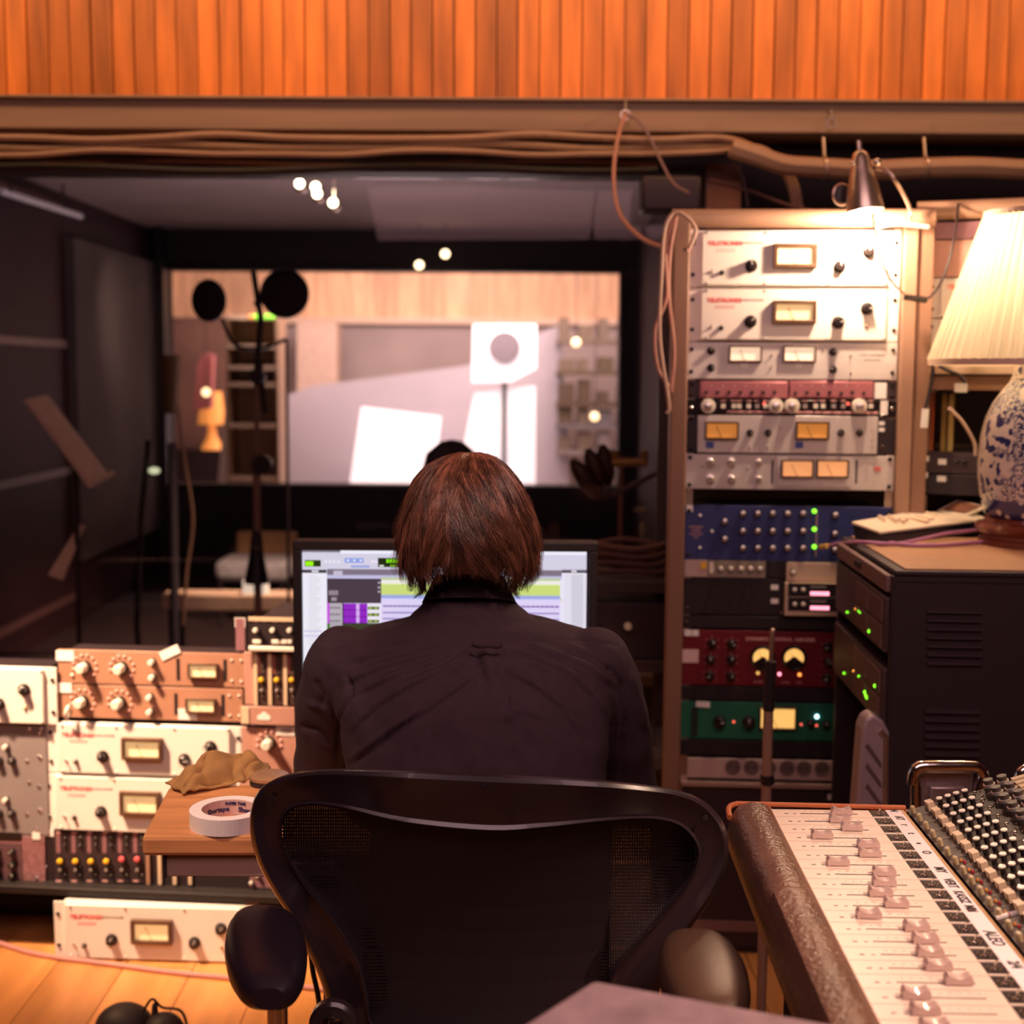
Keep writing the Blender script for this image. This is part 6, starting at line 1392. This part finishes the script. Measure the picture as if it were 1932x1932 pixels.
def torso_rings(grow=0.0):
    out = []
    for (py, xl, xr, Y, ry) in ((1108, 818, 956, 2.068, .060), (1126, 806, 966, 2.066, .070), (1148, 792, 982, 2.064, .076), (1160, 774, 1000, 2.062, .078), (1168, 770, 1000, 2.06, .079), (1176, 722, 1060, 2.055, .083), (1190, 672, 1112, 2.05, .088), (1212, 632, 1150, 2.04, .102), (1250, 622, 1166, 2.02, .115), (1310, 628, 1162, 2.00, .122), (1400, 642, 1152, 1.975, .125), (1500, 650, 1148, 1.95, .125), (1620, 652, 1146, 1.93, .125), (1740, 640, 1150, 1.92, .135), (1850, 640, 1150, 1.92, .14)):
        p = P((xl+xr)/2, py, Y); kx_ = Y/2500
        out.append((p.x-man.location.x, p.y-man.location.y, p.z, (xr-xl)/2*kx_+grow, ry+grow))
    return out
SL, SR = ml(650, 1262, 2.03), ml(1122, 1262, 2.03)
EL, ER = ml(612, 1472, 2.14), ml(1186, 1492, 2.14)
WL, WR = Vector((ml(770, 1400, 2.25).x, 2.25-man.location.y, .795)), Vector((ml(1020, 1400, 2.25).x, 2.25-man.location.y, .795))
hc = ml(890, 985, 2.04)     # head centre
# body: one continuous skin surface (head, neck, trunk, arms, legs)
B = MB()
B.ell(tuple(hc+Vector((0, 0, .004))), (.072, .090, .088), 28, 20)
B.ell(tuple(hc+Vector((0, .035, -.055))), (.055, .062, .060), 20, 14)
B.ell(tuple(hc+Vector((0, .070, -.085))), (.026, .024, .022), 14, 10)
B.tube([hc+Vector((0, .086, .005)), hc+Vector((0, .112, -.032)), hc+Vector((0, .094, -.040))], .01, 10, radii=[.008, .013, .010])
for s_ in (-1, 1):
    B.ell(tuple(hc+Vector((s_*.078, .005, -.022))), (.009, .018, .031), 12, 10)
    B.ell(tuple(hc+Vector((s_*.032, .078, .008))), (.015, .012, .010), 12, 8)
B.tube([hc+Vector((-.022, .092, -.062)), hc+Vector((0, .100, -.062)), hc+Vector((.022, .092, -.062))], .006, 8)
nb = ml(885, 1165, 2.078)
B.tube([hc+Vector((0, .02, -.05)), nb+Vector((0, 0, -.03))], .05, 20, radii=[.044, .040])
tr = torso_rings(-.026)[5:]; shell_ring(B, tr)
hipL, hipR = Vector((tr[-1][0]-.09, .02, .53)), Vector((tr[-1][0]+.09, .02, .53))
for S, E, W_, s_ in ((SL, EL, WL, 1), (SR, ER, WR, -1)):
    limb(B, [S, S*.5+E*.5, E], [.042, .040, .036]); limb(B, [E, E*.5+W_*.5, W_], [.038, .036, .025])
body = remesh('body', B, M_skin, man, (0,0,0), .0075, 4)
# hands, each finger of its own length, joined to the wrists
def hand_mesh(W_, s_, nm):
    B = MB(); d = Vector((s_*.25, .97, 0)).normalized(); side = Vector((d.y, -d.x, 0))
    pc_ = W_+d*.055+Vector((0, 0, -.006))
    B.tube([W_-d*.02, W_+d*.02, W_+d*.06, W_+d*.085], .02, 14, radii=[.024, .024, .030, .026], flat=.62)
    n0 = len(B.v)
    for k_, (off, ln, r) in enumerate(((-.030, .062, .0075), (-.010, .074, .0082), (.010, .078, .0084), (.029, .070, .0082))):
        b0 = W_+d*.082+side*off*s_; k1 = b0+d*ln*.45+Vector((0,0,.008)); k2 = b0+d*ln*.80+Vector((0,0,-.006)); k3 = b0+d*ln+Vector((0,0,-.020))
        B.tube(smooth_pts([b0-d*.015, k1, k2, k3], 3), .008, 8, radii=[r]*7+[r*.95, r*.9, r*.7])
        B.ell(tuple(k3), (r*.75,)*3, 8, 6)
    t0 = W_+d*.02+side*.024*s_; B.tube(smooth_pts([t0, t0+d*.028+side*.024*s_, t0+d*.055+side*.034*s_+Vector((0,0,-.012))], 3), .01, 8, radii=[.012, .012, .011, .010, .010, .009, .008])
    return remesh(nm, B, M_skin, man, (0,0,0), .0032, 3)
for W_, s_ in ((WL, 1), (WR, -1)): hand_mesh(W_, s_, 'hand')
# shirt
SEAMS = []
def Z2(u, v): return (540+.3727*u, 840+.3727*v)
def seam(pts, amp, wd): SEAMS.append(([Z2(*p) for p in pts], amp, wd))
seam([(190, 1010), (330, 1000), (560, 988), (760, 992), (940, 1012), (1080, 1018), (1200, 1002), (1380, 988), (1560, 992), (1680, 1010)], -.0016, 2.2)
seam([(190, 1020), (330, 1010), (560, 998), (760, 1002), (940, 1024)], .0012, 4)
seam([(1080, 1028), (1200, 1012), (1380, 998), (1560, 1002)], .0010, 4)
for P_ in ([(940, 1030), (820, 1110), (650, 1200), (460, 1310), (330, 1440)], [(905, 1012), (720, 1100), (520, 1170), (330, 1260)], [(980, 1130), (860, 1230), (700, 1340), (520, 1440), (400, 1560)], [(830, 1010), (600, 1080), (400, 1140), (290, 1200)], [(760, 1240), (600, 1400), (420, 1520), (300, 1600)], [(640, 1010), (480, 1040), (320, 1090)],
           [(1090, 1030), (1260, 1070), (1430, 1140), (1560, 1260), (1650, 1400)], [(1200, 1010), (1400, 1060), (1560, 1130), (1680, 1230)], [(1080, 1120), (1250, 1200), (1400, 1320), (1500, 1480)], [(1400, 1005), (1540, 1050), (1660, 1130)]):
    seam(P_, .0030, 5.5)
    seam([(u, v+26) for u, v in P_], -.0026, 5.5)
seam([(958, 1030), (975, 1110), (1000, 1190), (1010, 1215)], -.0042, 3); seam([(1072, 1030), (1095, 1110), (1115, 1200), (1130, 1380)], -.0036, 3.2)
seam([(1000, 1040), (1025, 1110), (1050, 1195)], .0040, 9)
seam([(1130, 1240), (1150, 1330), (1120, 1400)], .0035, 6); seam([(1150, 1340), (1240, 1350), (1290, 1380)], .0028, 5)
seam([(300, 1150), (330, 1260), (270, 1400), (255, 1640)], -.0048, 4); seam([(360, 1260), (300, 1400), (290, 1640)], .0030, 5)
seam([(1600, 1060), (1700, 1220), (1720, 1420), (1690, 1680)], -.0048, 4); seam([(1660, 1240), (1690, 1420), (1660, 1620)], .0034, 6)
seam([(150, 1180), (190, 1260), (180, 1340)], -.0035, 6); seam([(110, 1300), (200, 1330), (240, 1400)], .0030, 6); seam([(60, 1420), (160, 1440), (230, 1520)], -.0035, 6)
seam([(1740, 1150), (1790, 1300), (1840, 1480)], .0035, 6)
def wrinkle(me):
    n = len(me.vertices); co = np.empty(n*3); me.vertices.foreach_get('co', co); co = co.reshape(-1, 3); no = np.empty(n*3); me.vertices.foreach_get('normal', no); no = no.reshape(-1, 3)
    w = co+np.array(man.location)-np.array(CAM)
    fx, rx, ux = np.array(f_), np.array(r_), np.array(u_)
    dz = w@fx; px = 966+FPX*(w@rx)/dz; py = 966-FPX*(w@ux)/dz
    back = np.clip((-no[:, 1]+.15)*1.6, 0, 1)
    disp = np.zeros(n)
    for pts, amp, wd in SEAMS:
        best = np.full(n, 1e9); tb = np.zeros(n)
        tot = len(pts)-1
        for k_ in range(tot):
            ax_, ay_ = pts[k_]; bx, by = pts[k_+1]; dx, dy = bx-ax_, by-ay_; L2 = dx*dx+dy*dy
            t = np.clip(((px-ax_)*dx+(py-ay_)*dy)/L2, 0, 1); d = np.hypot(px-ax_-t*dx, py-ay_-t*dy); mk = d < best; best[mk] = d[mk]; tb[mk] = (k_+t[mk])/tot
        taper = 1 if abs(amp) < .002 else np.clip(np.minimum(tb, 1-tb)*6+.15, 0, 1)
        disp += amp*np.exp(-(best/wd)**2)*taper
    disp *= 1.5
    extra = np.array([noise.noise(Vector((c[0]*9+c[2]*5, c[1]*7, c[2]*11-c[0]*4)))*.0060+noise.noise(Vector((c[0]*26+c[2]*12, c[1]*20, c[2]*24)))*.0030 for c in co])
    co2 = co+no*((disp*back+extra))[:, None]
    me.vertices.foreach_set('co', co2.ravel()); me.update()
B = MB(); shell_ring(B, torso_rings(0.0), 44)
for S, E, W_, s_ in ((SL, EL, WL, -1), (SR, ER, WR, 1)):
    limb(B, [S+Vector((0,0,.004)), S*.65+E*.35+Vector((s_*.006, 0, 0)), S*.3+E*.7, E], [.062, .062, .056, .053]); limb(B, [E, E*.5+W_*.5, W_-(W_-E).normalized()*.05], [.052, .045, .036])
remesh('shirt', B, M_shirt, man, (0,0,0), .0048, 7, wrinkle)
# collar and loop
def collar():
    B = MB(); n = 48; K_ = []
    for i in range(n+1):
        a = math.radians(-90-165+330*i/n); back = -math.sin(a)
        for (rr, ry, z, dy) in ((.053, .052, 1.0, 0), (.0555, .0545, 1.0, -.002), (.0745, .0745, 0.0, -.004), (.0715, .0705, 0.0, 0)):
            ztop = ml(887, 1086, 2.05-.05).z+(-.012*(1-max(0, back))); zbot = ml(887, 1130, 2.04-.07).z-.022*(1-max(0, back))
            K_.append((nb.x+.001+rr*math.cos(a), 
                .10+2.062-YP+ry*math.sin(a)+dy-.0, ztop*z+zbot*(1-z)))
    B.v = K_
    for i in range(n):
        for j in range(4): B.f.append((i*4+j, (i+1)*4+j, (i+1)*4+(j+1) % 4, i*4+(j+1) % 4)); B.m.append(0)
    B.f.append((0, 1, 2, 3)); B.m.append(0); B.f.append((n*4, n*4+1, n*4+2, n*4+3)); B.m.append(0)
    return B
collar().build('collar', M_shirt, man, bevel=.0012)
lpz = [ml(890, 1215, 1.926), ml(905, 1219, 1.921), ml(922, 1217.5, 1.918), ml(938, 1220, 1.921), ml(946, 1217, 1.926)]
MB().tube(smooth_pts(lpz, 4), .0035, 8, flat=.4).build('locker_loop', M_shirt, man)
# trousers and shoes
B = MB(); M_trs = mat('black_trousers', (.022, .014, .018), .8)
rr_ = torso_rings(.004)[-3:]; shell_ring(B, [(rr_[0][0], rr_[0][1], rr_[0][2], rr_[0][3]-.012, rr_[0][4]-.01)]+[(x, y, z, rx-.01, ry) for x, y, z, rx, ry in rr_[1:]]+[(rr_[-1][0], rr_[-1][1], .46, rr_[-1][3]-.03, .15)])
for s_, h_ in ((-1, hipL), (1, hipR)):
    kn = Vector((h_.x+s_*.05, .46, .53)); an = Vector((h_.x+s_*.06, .50, .09)); limb(B, [h_, kn], [.085, .062]); limb(B, [kn, kn*.55+an*.45, an], [.062, .056, .044])
remesh('trousers', B, M_trs, man, (0,0,0), .010, 4)
for s_, h_ in ((-1, hipL), (1, hipR)):
    MB().ell((h_.x+s_*.06, .56, .045), (.045, .13, .045), 18, 10).build('shoe', M_black, man)
# hair
rng = random.Random(11)
top = ml(885, 856, 2.03).z; zc_ = hc.z
def prof_r(pz):
    """half width of the hair at image height pz as a fraction, left and right edges in the picture"""
    ys = [855, 862, 880, 905, 935, 970, 1005, 1040, 1070, 1095, 1120]
    xl = [865, 835, 805, 783, 768, 756, 751, 753, 762, 778, 792]; xr = [905, 930, 955, 975, 992, 1006, 1015, 1016, 1008, 994, 972]
    return np.interp(pz, ys, xl), np.interp(pz, ys, xr)
def py_of(z): return 705-(z-1.40)*2500/2.03
def hair_pt(th, f, lift=0.0):
    """th azimuth (0 = right, -pi/2 = back), f 0 at the crown to 1 at the nape"""
    nape = max(0, -math.sin(th))**2*46; pyv = 855+(1-math.cos(min(f, 1)*math.pi/2))**.85*(265-nape)
    xl, xr = prof_r(pyv); c = (xl+xr)/2; h = (xr-xl)/2*2.03/2500
    z = 1.40-(pyv-705)*2.03/2500
    cx = (c-966)*2.03/2500-man.location.x; cyy = hc.y+.012
    dep = h*(1.12 if math.sin(th) < 0 else 1.02); 
    zf = 0
    return Vector((cx+(h+lift)*math.cos(th), cyy+(dep+lift)*math.sin(th), z))
B = MB(); rows, seg = 22, 40
for j in range(rows):
    f = .012+.90*j/(rows-1)
    for i in range(seg):
        th = 2*math.pi*i/seg; front = max(0, math.sin(th)); ff_ = min(f, .93-.42*front**.6) if front > 0 else f
        B.v.append(tuple(hair_pt(th, ff_, -.007)))
for j in range(rows-1):
    for i in range(seg): B.f.append((j*seg+i, j*seg+(i+1) % seg, (j+1)*seg+(i+1) % seg, (j+1)*seg+i)); B.m.append(0)
B.f.append(tuple(range(seg))[::-1]); B.m.append(0)
hb = B.build('hair', M_hairb, man)
VV = []; FF_ = []; TN = []; nv = 0
def strand(pts, r, tone=1.0):
    global nv
    TN.extend([tone]*(3*len(pts)))
    K_ = len(pts); n_ = None
    for i in range(K_):
        t = pts[min(i+1, K_-1)]-pts[max(i-1, 0)]; t.normalize()
        a = t.cross(Vector((0, -1, .3))); a = a.normalized() if a.length > 1e-4 else t.orthogonal().normalized(); b = t.cross(a)
        w = r*(1-.85*(i/(K_-1))**3)
        for q in range(3): an = 2.094*q; v = pts[i]+a*(w*math.cos(an))+b*(w*math.sin(an)); VV.append((v.x, v.y, v.z))
    for i in range(K_-1):
        for q in range(3): FF_.append((nv+i*3+q, nv+i*3+(q+1) % 3, nv+(i+1)*3+(q+1) % 3, nv+(i+1)*3+q))
    nv += K_*3
def clump(th0, f0, f1, drift, lift0, lift1, n, flip, spread):
    ctone = rng.choice((.45, .7, 1.0, 1.25, 1.9)); wv_ = rng.uniform(-1, 1); ph = rng.uniform(0, 6.28)
    K_ = 11
    for s_ in range(n):
        dth = rng.gauss(0, spread); dl_ = rng.uniform(-.0022, .0022); df = rng.uniform(-.03, .03); pts = []
        conv = rng.uniform(.55, .95)
        for i in range(K_):
            t = i/(K_-1); th = th0+drift*t**1.4+dth*(1-conv*t*.8)+.05*wv_*math.sin(3.2*t+ph); f = f0+(f1+df-f0)*t
            ex = flip*max(0, (t-.72)/.28)**1.5
            p = hair_pt(th, min(f, 1.0), lift0+(lift1-lift0)*t+dl_*(1-.4*t)+.0022*math.sin(5*t+ph)*wv_+ex)
            if f > 1: p.z -= (f-1)*.14
            pts.append(p)
        strand(pts, rng.uniform(.00035, .00065), ctone*rng.uniform(.6, 1.5))
nC = 620
for c_ in range(nC):
    th = -math.pi/2+rng.uniform(-1.0, 1.0)*2.45; layer = rng.random()
    f0 = .02 if layer < .45 else rng.uniform(.1, .62)
    side = math.cos(th); front = max(0, math.sin(th))
    f1 = min(f0+rng.uniform(.45, .78), rng.choice([rng.uniform(.72, .90), rng.uniform(.88, 1.0), 1.0]))
    f1 = min(f1, 1.0-.35*front); 
    if f1 < f0+.15: f1 = f0+.2
    drift = .55*(1-abs(side)*.6)+rng.uniform(-.28, .32) if side > -.2 else -.12+rng.uniform(-.35, .28)
    low = f1 > .9
    clump(th-drift*.5, f0, f1, drift, -.005+.004*layer+rng.uniform(-.003, .003), -.002+.006*layer+rng.uniform(-.004, .004), 15, (rng.uniform(.002, .020)*(.4+.8*abs(side)) if low else rng.uniform(0, .006)), .05)
for c_ in range(120):       # wispy nape ends
    th = -math.pi/2+rng.uniform(-1, 1)*1.55; side = math.cos(th)
    clump(th, .66, rng.uniform(1.0, 1.08 if abs(side) > .45 else 1.0), rng.uniform(-.15, .15), -.007, -.004, 10, rng.uniform(-.004, .012)*(.4+abs(side)), .05)
for c_ in range(46):         # loose stray hairs
    th = -math.pi/2+rng.uniform(-1, 1)*1.9; clump(th, rng.uniform(.0, .5), rng.uniform(.7, .98), rng.uniform(-.5, .5), .001, .005, 2, rng.uniform(.002, .014), .12)
me = bpy.data.meshes.new('hair_strands'); me.from_pydata(VV, [], FF_); me.materials.append(M_hair)
at_ = me.attributes.new('tone', 'FLOAT', 'POINT'); at_.data.foreach_set('value', TN)
nt = M_hair.node_tree; bs_ = nt.nodes['Principled BSDF']; src = bs_.inputs['Base Color'].links[0].from_socket
an_ = nt.nodes.new('ShaderNodeAttribute'); an_.attribute_name = 'tone'; sc_ = nt.nodes.new('ShaderNodeVectorMath'); sc_.operation = 'SCALE'
nt.links.new(src, sc_.inputs[0]); nt.links.new(an_.outputs['Fac'], sc_.inputs['Scale']); nt.links.new(sc_.outputs[0], bs_.inputs['Base Color'])
me.polygons.foreach_set('use_smooth', [True]*len(FF_)); hs_ = inst('hair_strands', me, man); hs_['kind'] = 'stuff'
# ================================================================= office chair
YC = 1.56
def C3(u, v): return (380+.5383*u, 1430+.538*v)
ch = thing('office_chair', 'black mesh-backed office chair in which the man sits', 'chair', (P(915, 0, YC).x, 1.86, 0))
def yc(px, py): return YC+.34*((px-915)/1000)**2*1.0+(py-1455)/480*.06
def cl3(u, v, dy=0): px, py = C3(u, v); return P(px, py, yc(px, py)+dy)-ch.location
outer = [(1000, 55), (1300, 70), (1550, 93), (1700, 122), (1790, 175), (1842, 260), (1842, 370), (1795, 480), (1720, 592), (1655, 690), (1610, 800), (1590, 900), (1580, 1010), (1200, 1060), (900, 1060), (640, 1030), (520, 1000), (455, 930), (432, 830), (400, 740), (352, 645), (300, 545), (240, 450), (195, 360), (172, 270), (172, 190), (205, 110), (300, 58), (450, 38), (700, 42)]
inner = [(1010, 265), (1200, 252), (1400, 228), (1570, 218), (1670, 240), (1728, 300), (1733, 365), (1690, 455), (1600, 565), (1510, 660), (1440, 750), (1415, 850), (1410, 930), (1180, 960), (900, 960), (690, 950), (600, 930), (585, 850), (560, 740), (525, 665), (470, 575), (398, 490), (335, 400), (300, 330), (284, 275), (287, 232), (315, 184), (385, 167), (500, 182), (720, 236)]
M_chf = mat('graphite_frame', (.034, .021, .026), .22, var=.05, coat=.25)
O_ = smooth_pts([Vector((u, v, 0)) for u, v in outer], 5, True); I_ = smooth_pts([Vector((u, v, 0)) for u, v in inner], 5, True)
B = MB(); PR = [(0.0, .012), (0.0, -.004), (.05, -.014), (.14, -.018), (.30, -.014), (.60, -.008), (.86, -.006), (.94, -.011), (1.0, -.006), (1.0, .010), (.5, .020)]
for a, b in zip(O_, I_):
    for (t, dy) in PR:
        q = a*(1-t)+b*t; B.v.append(tuple(cl3(q.x, q.y, dy)))
k = len(PR); n = len(O_)
for i in range(n):
    for j in range(k): B.f.append((i*k+j, ((i+1) % n)*k+j, ((i+1) % n)*k+(j+1) % k, i*k+(j+1) % k)); B.m.append(0)
B.build('back_frame', M_chf, ch)
# mesh of the back: vertical ribbons behind the frame opening
IX = [(p.x, p.y) for p in I_]
def span(u):
    ys = []
    for i in range(len(IX)):
        (x0, y0), (x1, y1) = IX[i], IX[(i+1) % len(IX)]
        if (x0-u)*(x1-u) < 0: ys.append(y0+(y1-y0)*(u-x0)/(x1-x0))
    return (min(ys), max(ys)) if len(ys) > 1 else None
B = MB(); u = 290; 
while u < 1730:
    s_ = span(u)
    if s_:
        a, b = s_[0]-14, s_[1]+14; N_ = 8; wd = 4.15
        for j in range(N_):
            v0, v1 = a+(b-a)*j/N_, a+(b-a)*(j+1)/N_
            bow = lambda v: .006+.018*math.sin(math.pi*min(1, max(0, (v-a)/(b-a))))
            B.quad(cl3(u-wd, v0, bow(v0)), cl3(u+wd, v0, bow(v0)), cl3(u+wd, v1, bow(v1)), cl3(u-wd, v1, bow(v1)))
    u += 8.6
pe = B.build('mesh_ribbons', mat('pellicle_black', (.020, .011, .014), .6, bump=.4, bscale=600), ch, smooth=False); pe['kind'] = 'stuff'
B = MB()
for v in range(185, 950, 12):
    us = []
    for i in range(len(IX)):
        (x0, y0), (x1, y1) = IX[i], IX[(i+1) % len(IX)]
        if (y0-v)*(y1-v) < 0: us.append(x0+(x1-x0)*(v-y0)/(y1-y0))
    us.sort()
    for a, b in zip(us[::2], us[1::2]):
        N_ = 8
        for j in range(N_):
            u0, u1 = a+(b-a)*j/N_, a+(b-a)*(j+1)/N_
            def bw(u): 
                s_ = span(u); 
                return .0075+.018*math.sin(math.pi*min(1, max(0, (v-s_[0]+14)/(s_[1]-s_[0]+28)))) if s_ else .0075
            B.quad(cl3(u0, v-3.5, bw(u0)), cl3(u1, v-3.5, bw(u1)), cl3(u1, v+3.5, bw(u1)), cl3(u0, v+3.5, bw(u0)))
pe = B.build('cross_threads', mat('pellicle_black', ()), ch, smooth=False); pe['kind'] = 'stuff'
# lumbar pad behind the mesh, seat, arms, pedestal
lb = [cl3(u, v, .028) for u, v in ((640, 560), (1380, 560), (1420, 700), (1400, 900), (640, 900), (600, 720))]
MB().prism(lb, (0, .02, 0)).build('lumbar_pad', M_black, ch, bevel=.008, smooth=False)
for (u, v) in ((250, 148), (990, 96), (1765, 210)): MB().lathe([(.004, 0), (.0035, .001)], tuple(cl3(u, v, -.0175)), '-y', 12).build('frame_plug', M_black, ch)
MB().ell((0, -.02, .418), (.25, .25, .030), 32, 12).build('seat', mat('seat_mesh', (.022, .013, .016), .7), ch)
MB().tube([(0, -.04, .40), (0, -.04, .30)], .05, 16).build('tilt_mechanism', M_chf, ch); MB().tube([(0, -.04, .30), (0, -.04, .10)], .028, 16).build('gas_lift', M_chrome, ch)
MB().tube([(0, -.04, .41), (0, -.30, .56)], .03, 12).build('spine', M_chf, ch)
for i_ in range(5):
    a = math.radians(90+72*i_); e = Vector((.30*math.cos(a), -.04+.30*math.sin(a), .085)); MB().tube([(0, -.04, .115), e], .02, 10, radii=[.028, .016]).build('base_leg', M_chf, ch)
    w = MB(); w.lathe([(.028, -.014), (.030, -.008), (.030, .008), (.028, .014)], (e.x, e.y, .030), '-y', 18); w.tube([(e.x, e.y, .03), e], .006); w.build('caster', M_rubber, ch)
def armpad(name, pts_px, Ys, zt, lab):
    pass
def pad(cx0, y0, cx1, y1, hw0, hw1, z, th=.028, rot_mat=None):
    """rounded pad from its near end (cx0, y0) to its far end (cx1, y1)"""
    B = MB(); n_ = 18; m_ = 20
    for i in range(n_+1):
        t = i/n_; s_ = math.sin(math.pi*min(max((t*.985+.0075), 0), 1))**.26
        cx, cy = cx0+(cx1-cx0)*t, y0+(y1-y0)*t; hw = (hw0+(hw1-hw0)*t)*s_; hh_ = th/2*s_**.8
        for j in range(m_):
            a = 2*math.pi*j/m_; c, s = math.cos(a), math.sin(a)
            B.v.append((cx+hw*math.copysign(abs(c)**.7, c), cy, z+hh_*math.copysign(abs(s)**.8, s)))
    for i in range(n_):
        for j in range(m_): B.f.append((i*m_+j, i*m_+(j+1) % m_, (i+1)*m_+(j+1) % m_, (i+1)*m_+j)); B.m.append(0)
    B.f.append(tuple(range(m_))); B.m.append(0); B.f.append(tuple(range(n_*m_, n_*m_+m_))); B.m.append(0); return B
M_pad = mat('arm_pad_urethane', (.024, .015, .024), .36, bump=.1, bscale=800)
L0, L1 = Pz(507, 1885, .715)-ch.location, Pz(494, 1712, .73)-ch.location
pad(L0.x, L0.y-.0, L1.x, L1.y+.01, .046, .052, .715, .055).build('arm_pad', M_pad, ch)
R0, R1 = Pz(1352, 1900, .715)-ch.location, Pz(1305, 1765, .73)-ch.location
pad(R0.x-.006, R0.y-.03, R1.x+.006, R1.y+.03, .050, .052, .712, .055).build('arm_pad', mat('lit_arm_pad', (.085, .045, .028), .38, bump=.15, bscale=600), ch)  # lamplit brown of the right pad is put into its colour
for q, s_ in ((L0, -1), (R0, 1)):
    MB().tube([(q.x, q.y+.05, .69), (q.x, q.y+.05, .60)], .012, 14).build('arm_post', M_chrome, ch)
    MB().tube(smooth_pts([Vector((q.x, q.y+.05, .60)), Vector((q.x-s_*.02, q.y+.06, .52)), Vector((s_*.2, -.1, .44)), Vector((s_*.05, -.05, .42))], 5), .02, 12).build('arm_bracket', M_chf, ch)
for (px, s_) in ((630, -1), (1545, 1)):
    c = P(px, 1925, 1.60)-ch.location
    MB().lathe([(.030, 0), (.030, .012), (.026, .016)], tuple(c), '-y', 28).build('pivot_disc', M_chf, ch)
    MB().lathe([(.016, .016), (.016, .022), (.010, .026)], tuple(c), '-y', 24).build('pivot_cap', M_chrome, ch)
tag(cable('hanging_black_cable', [P(584, 1770, 2.1), P(590, 1830, 2.1), P(601, 1885, 2.1), P(606, 1960, 2.1)], .0045, M_black), 'black cable hanging between the left arm pad and the chair back', 'cable')
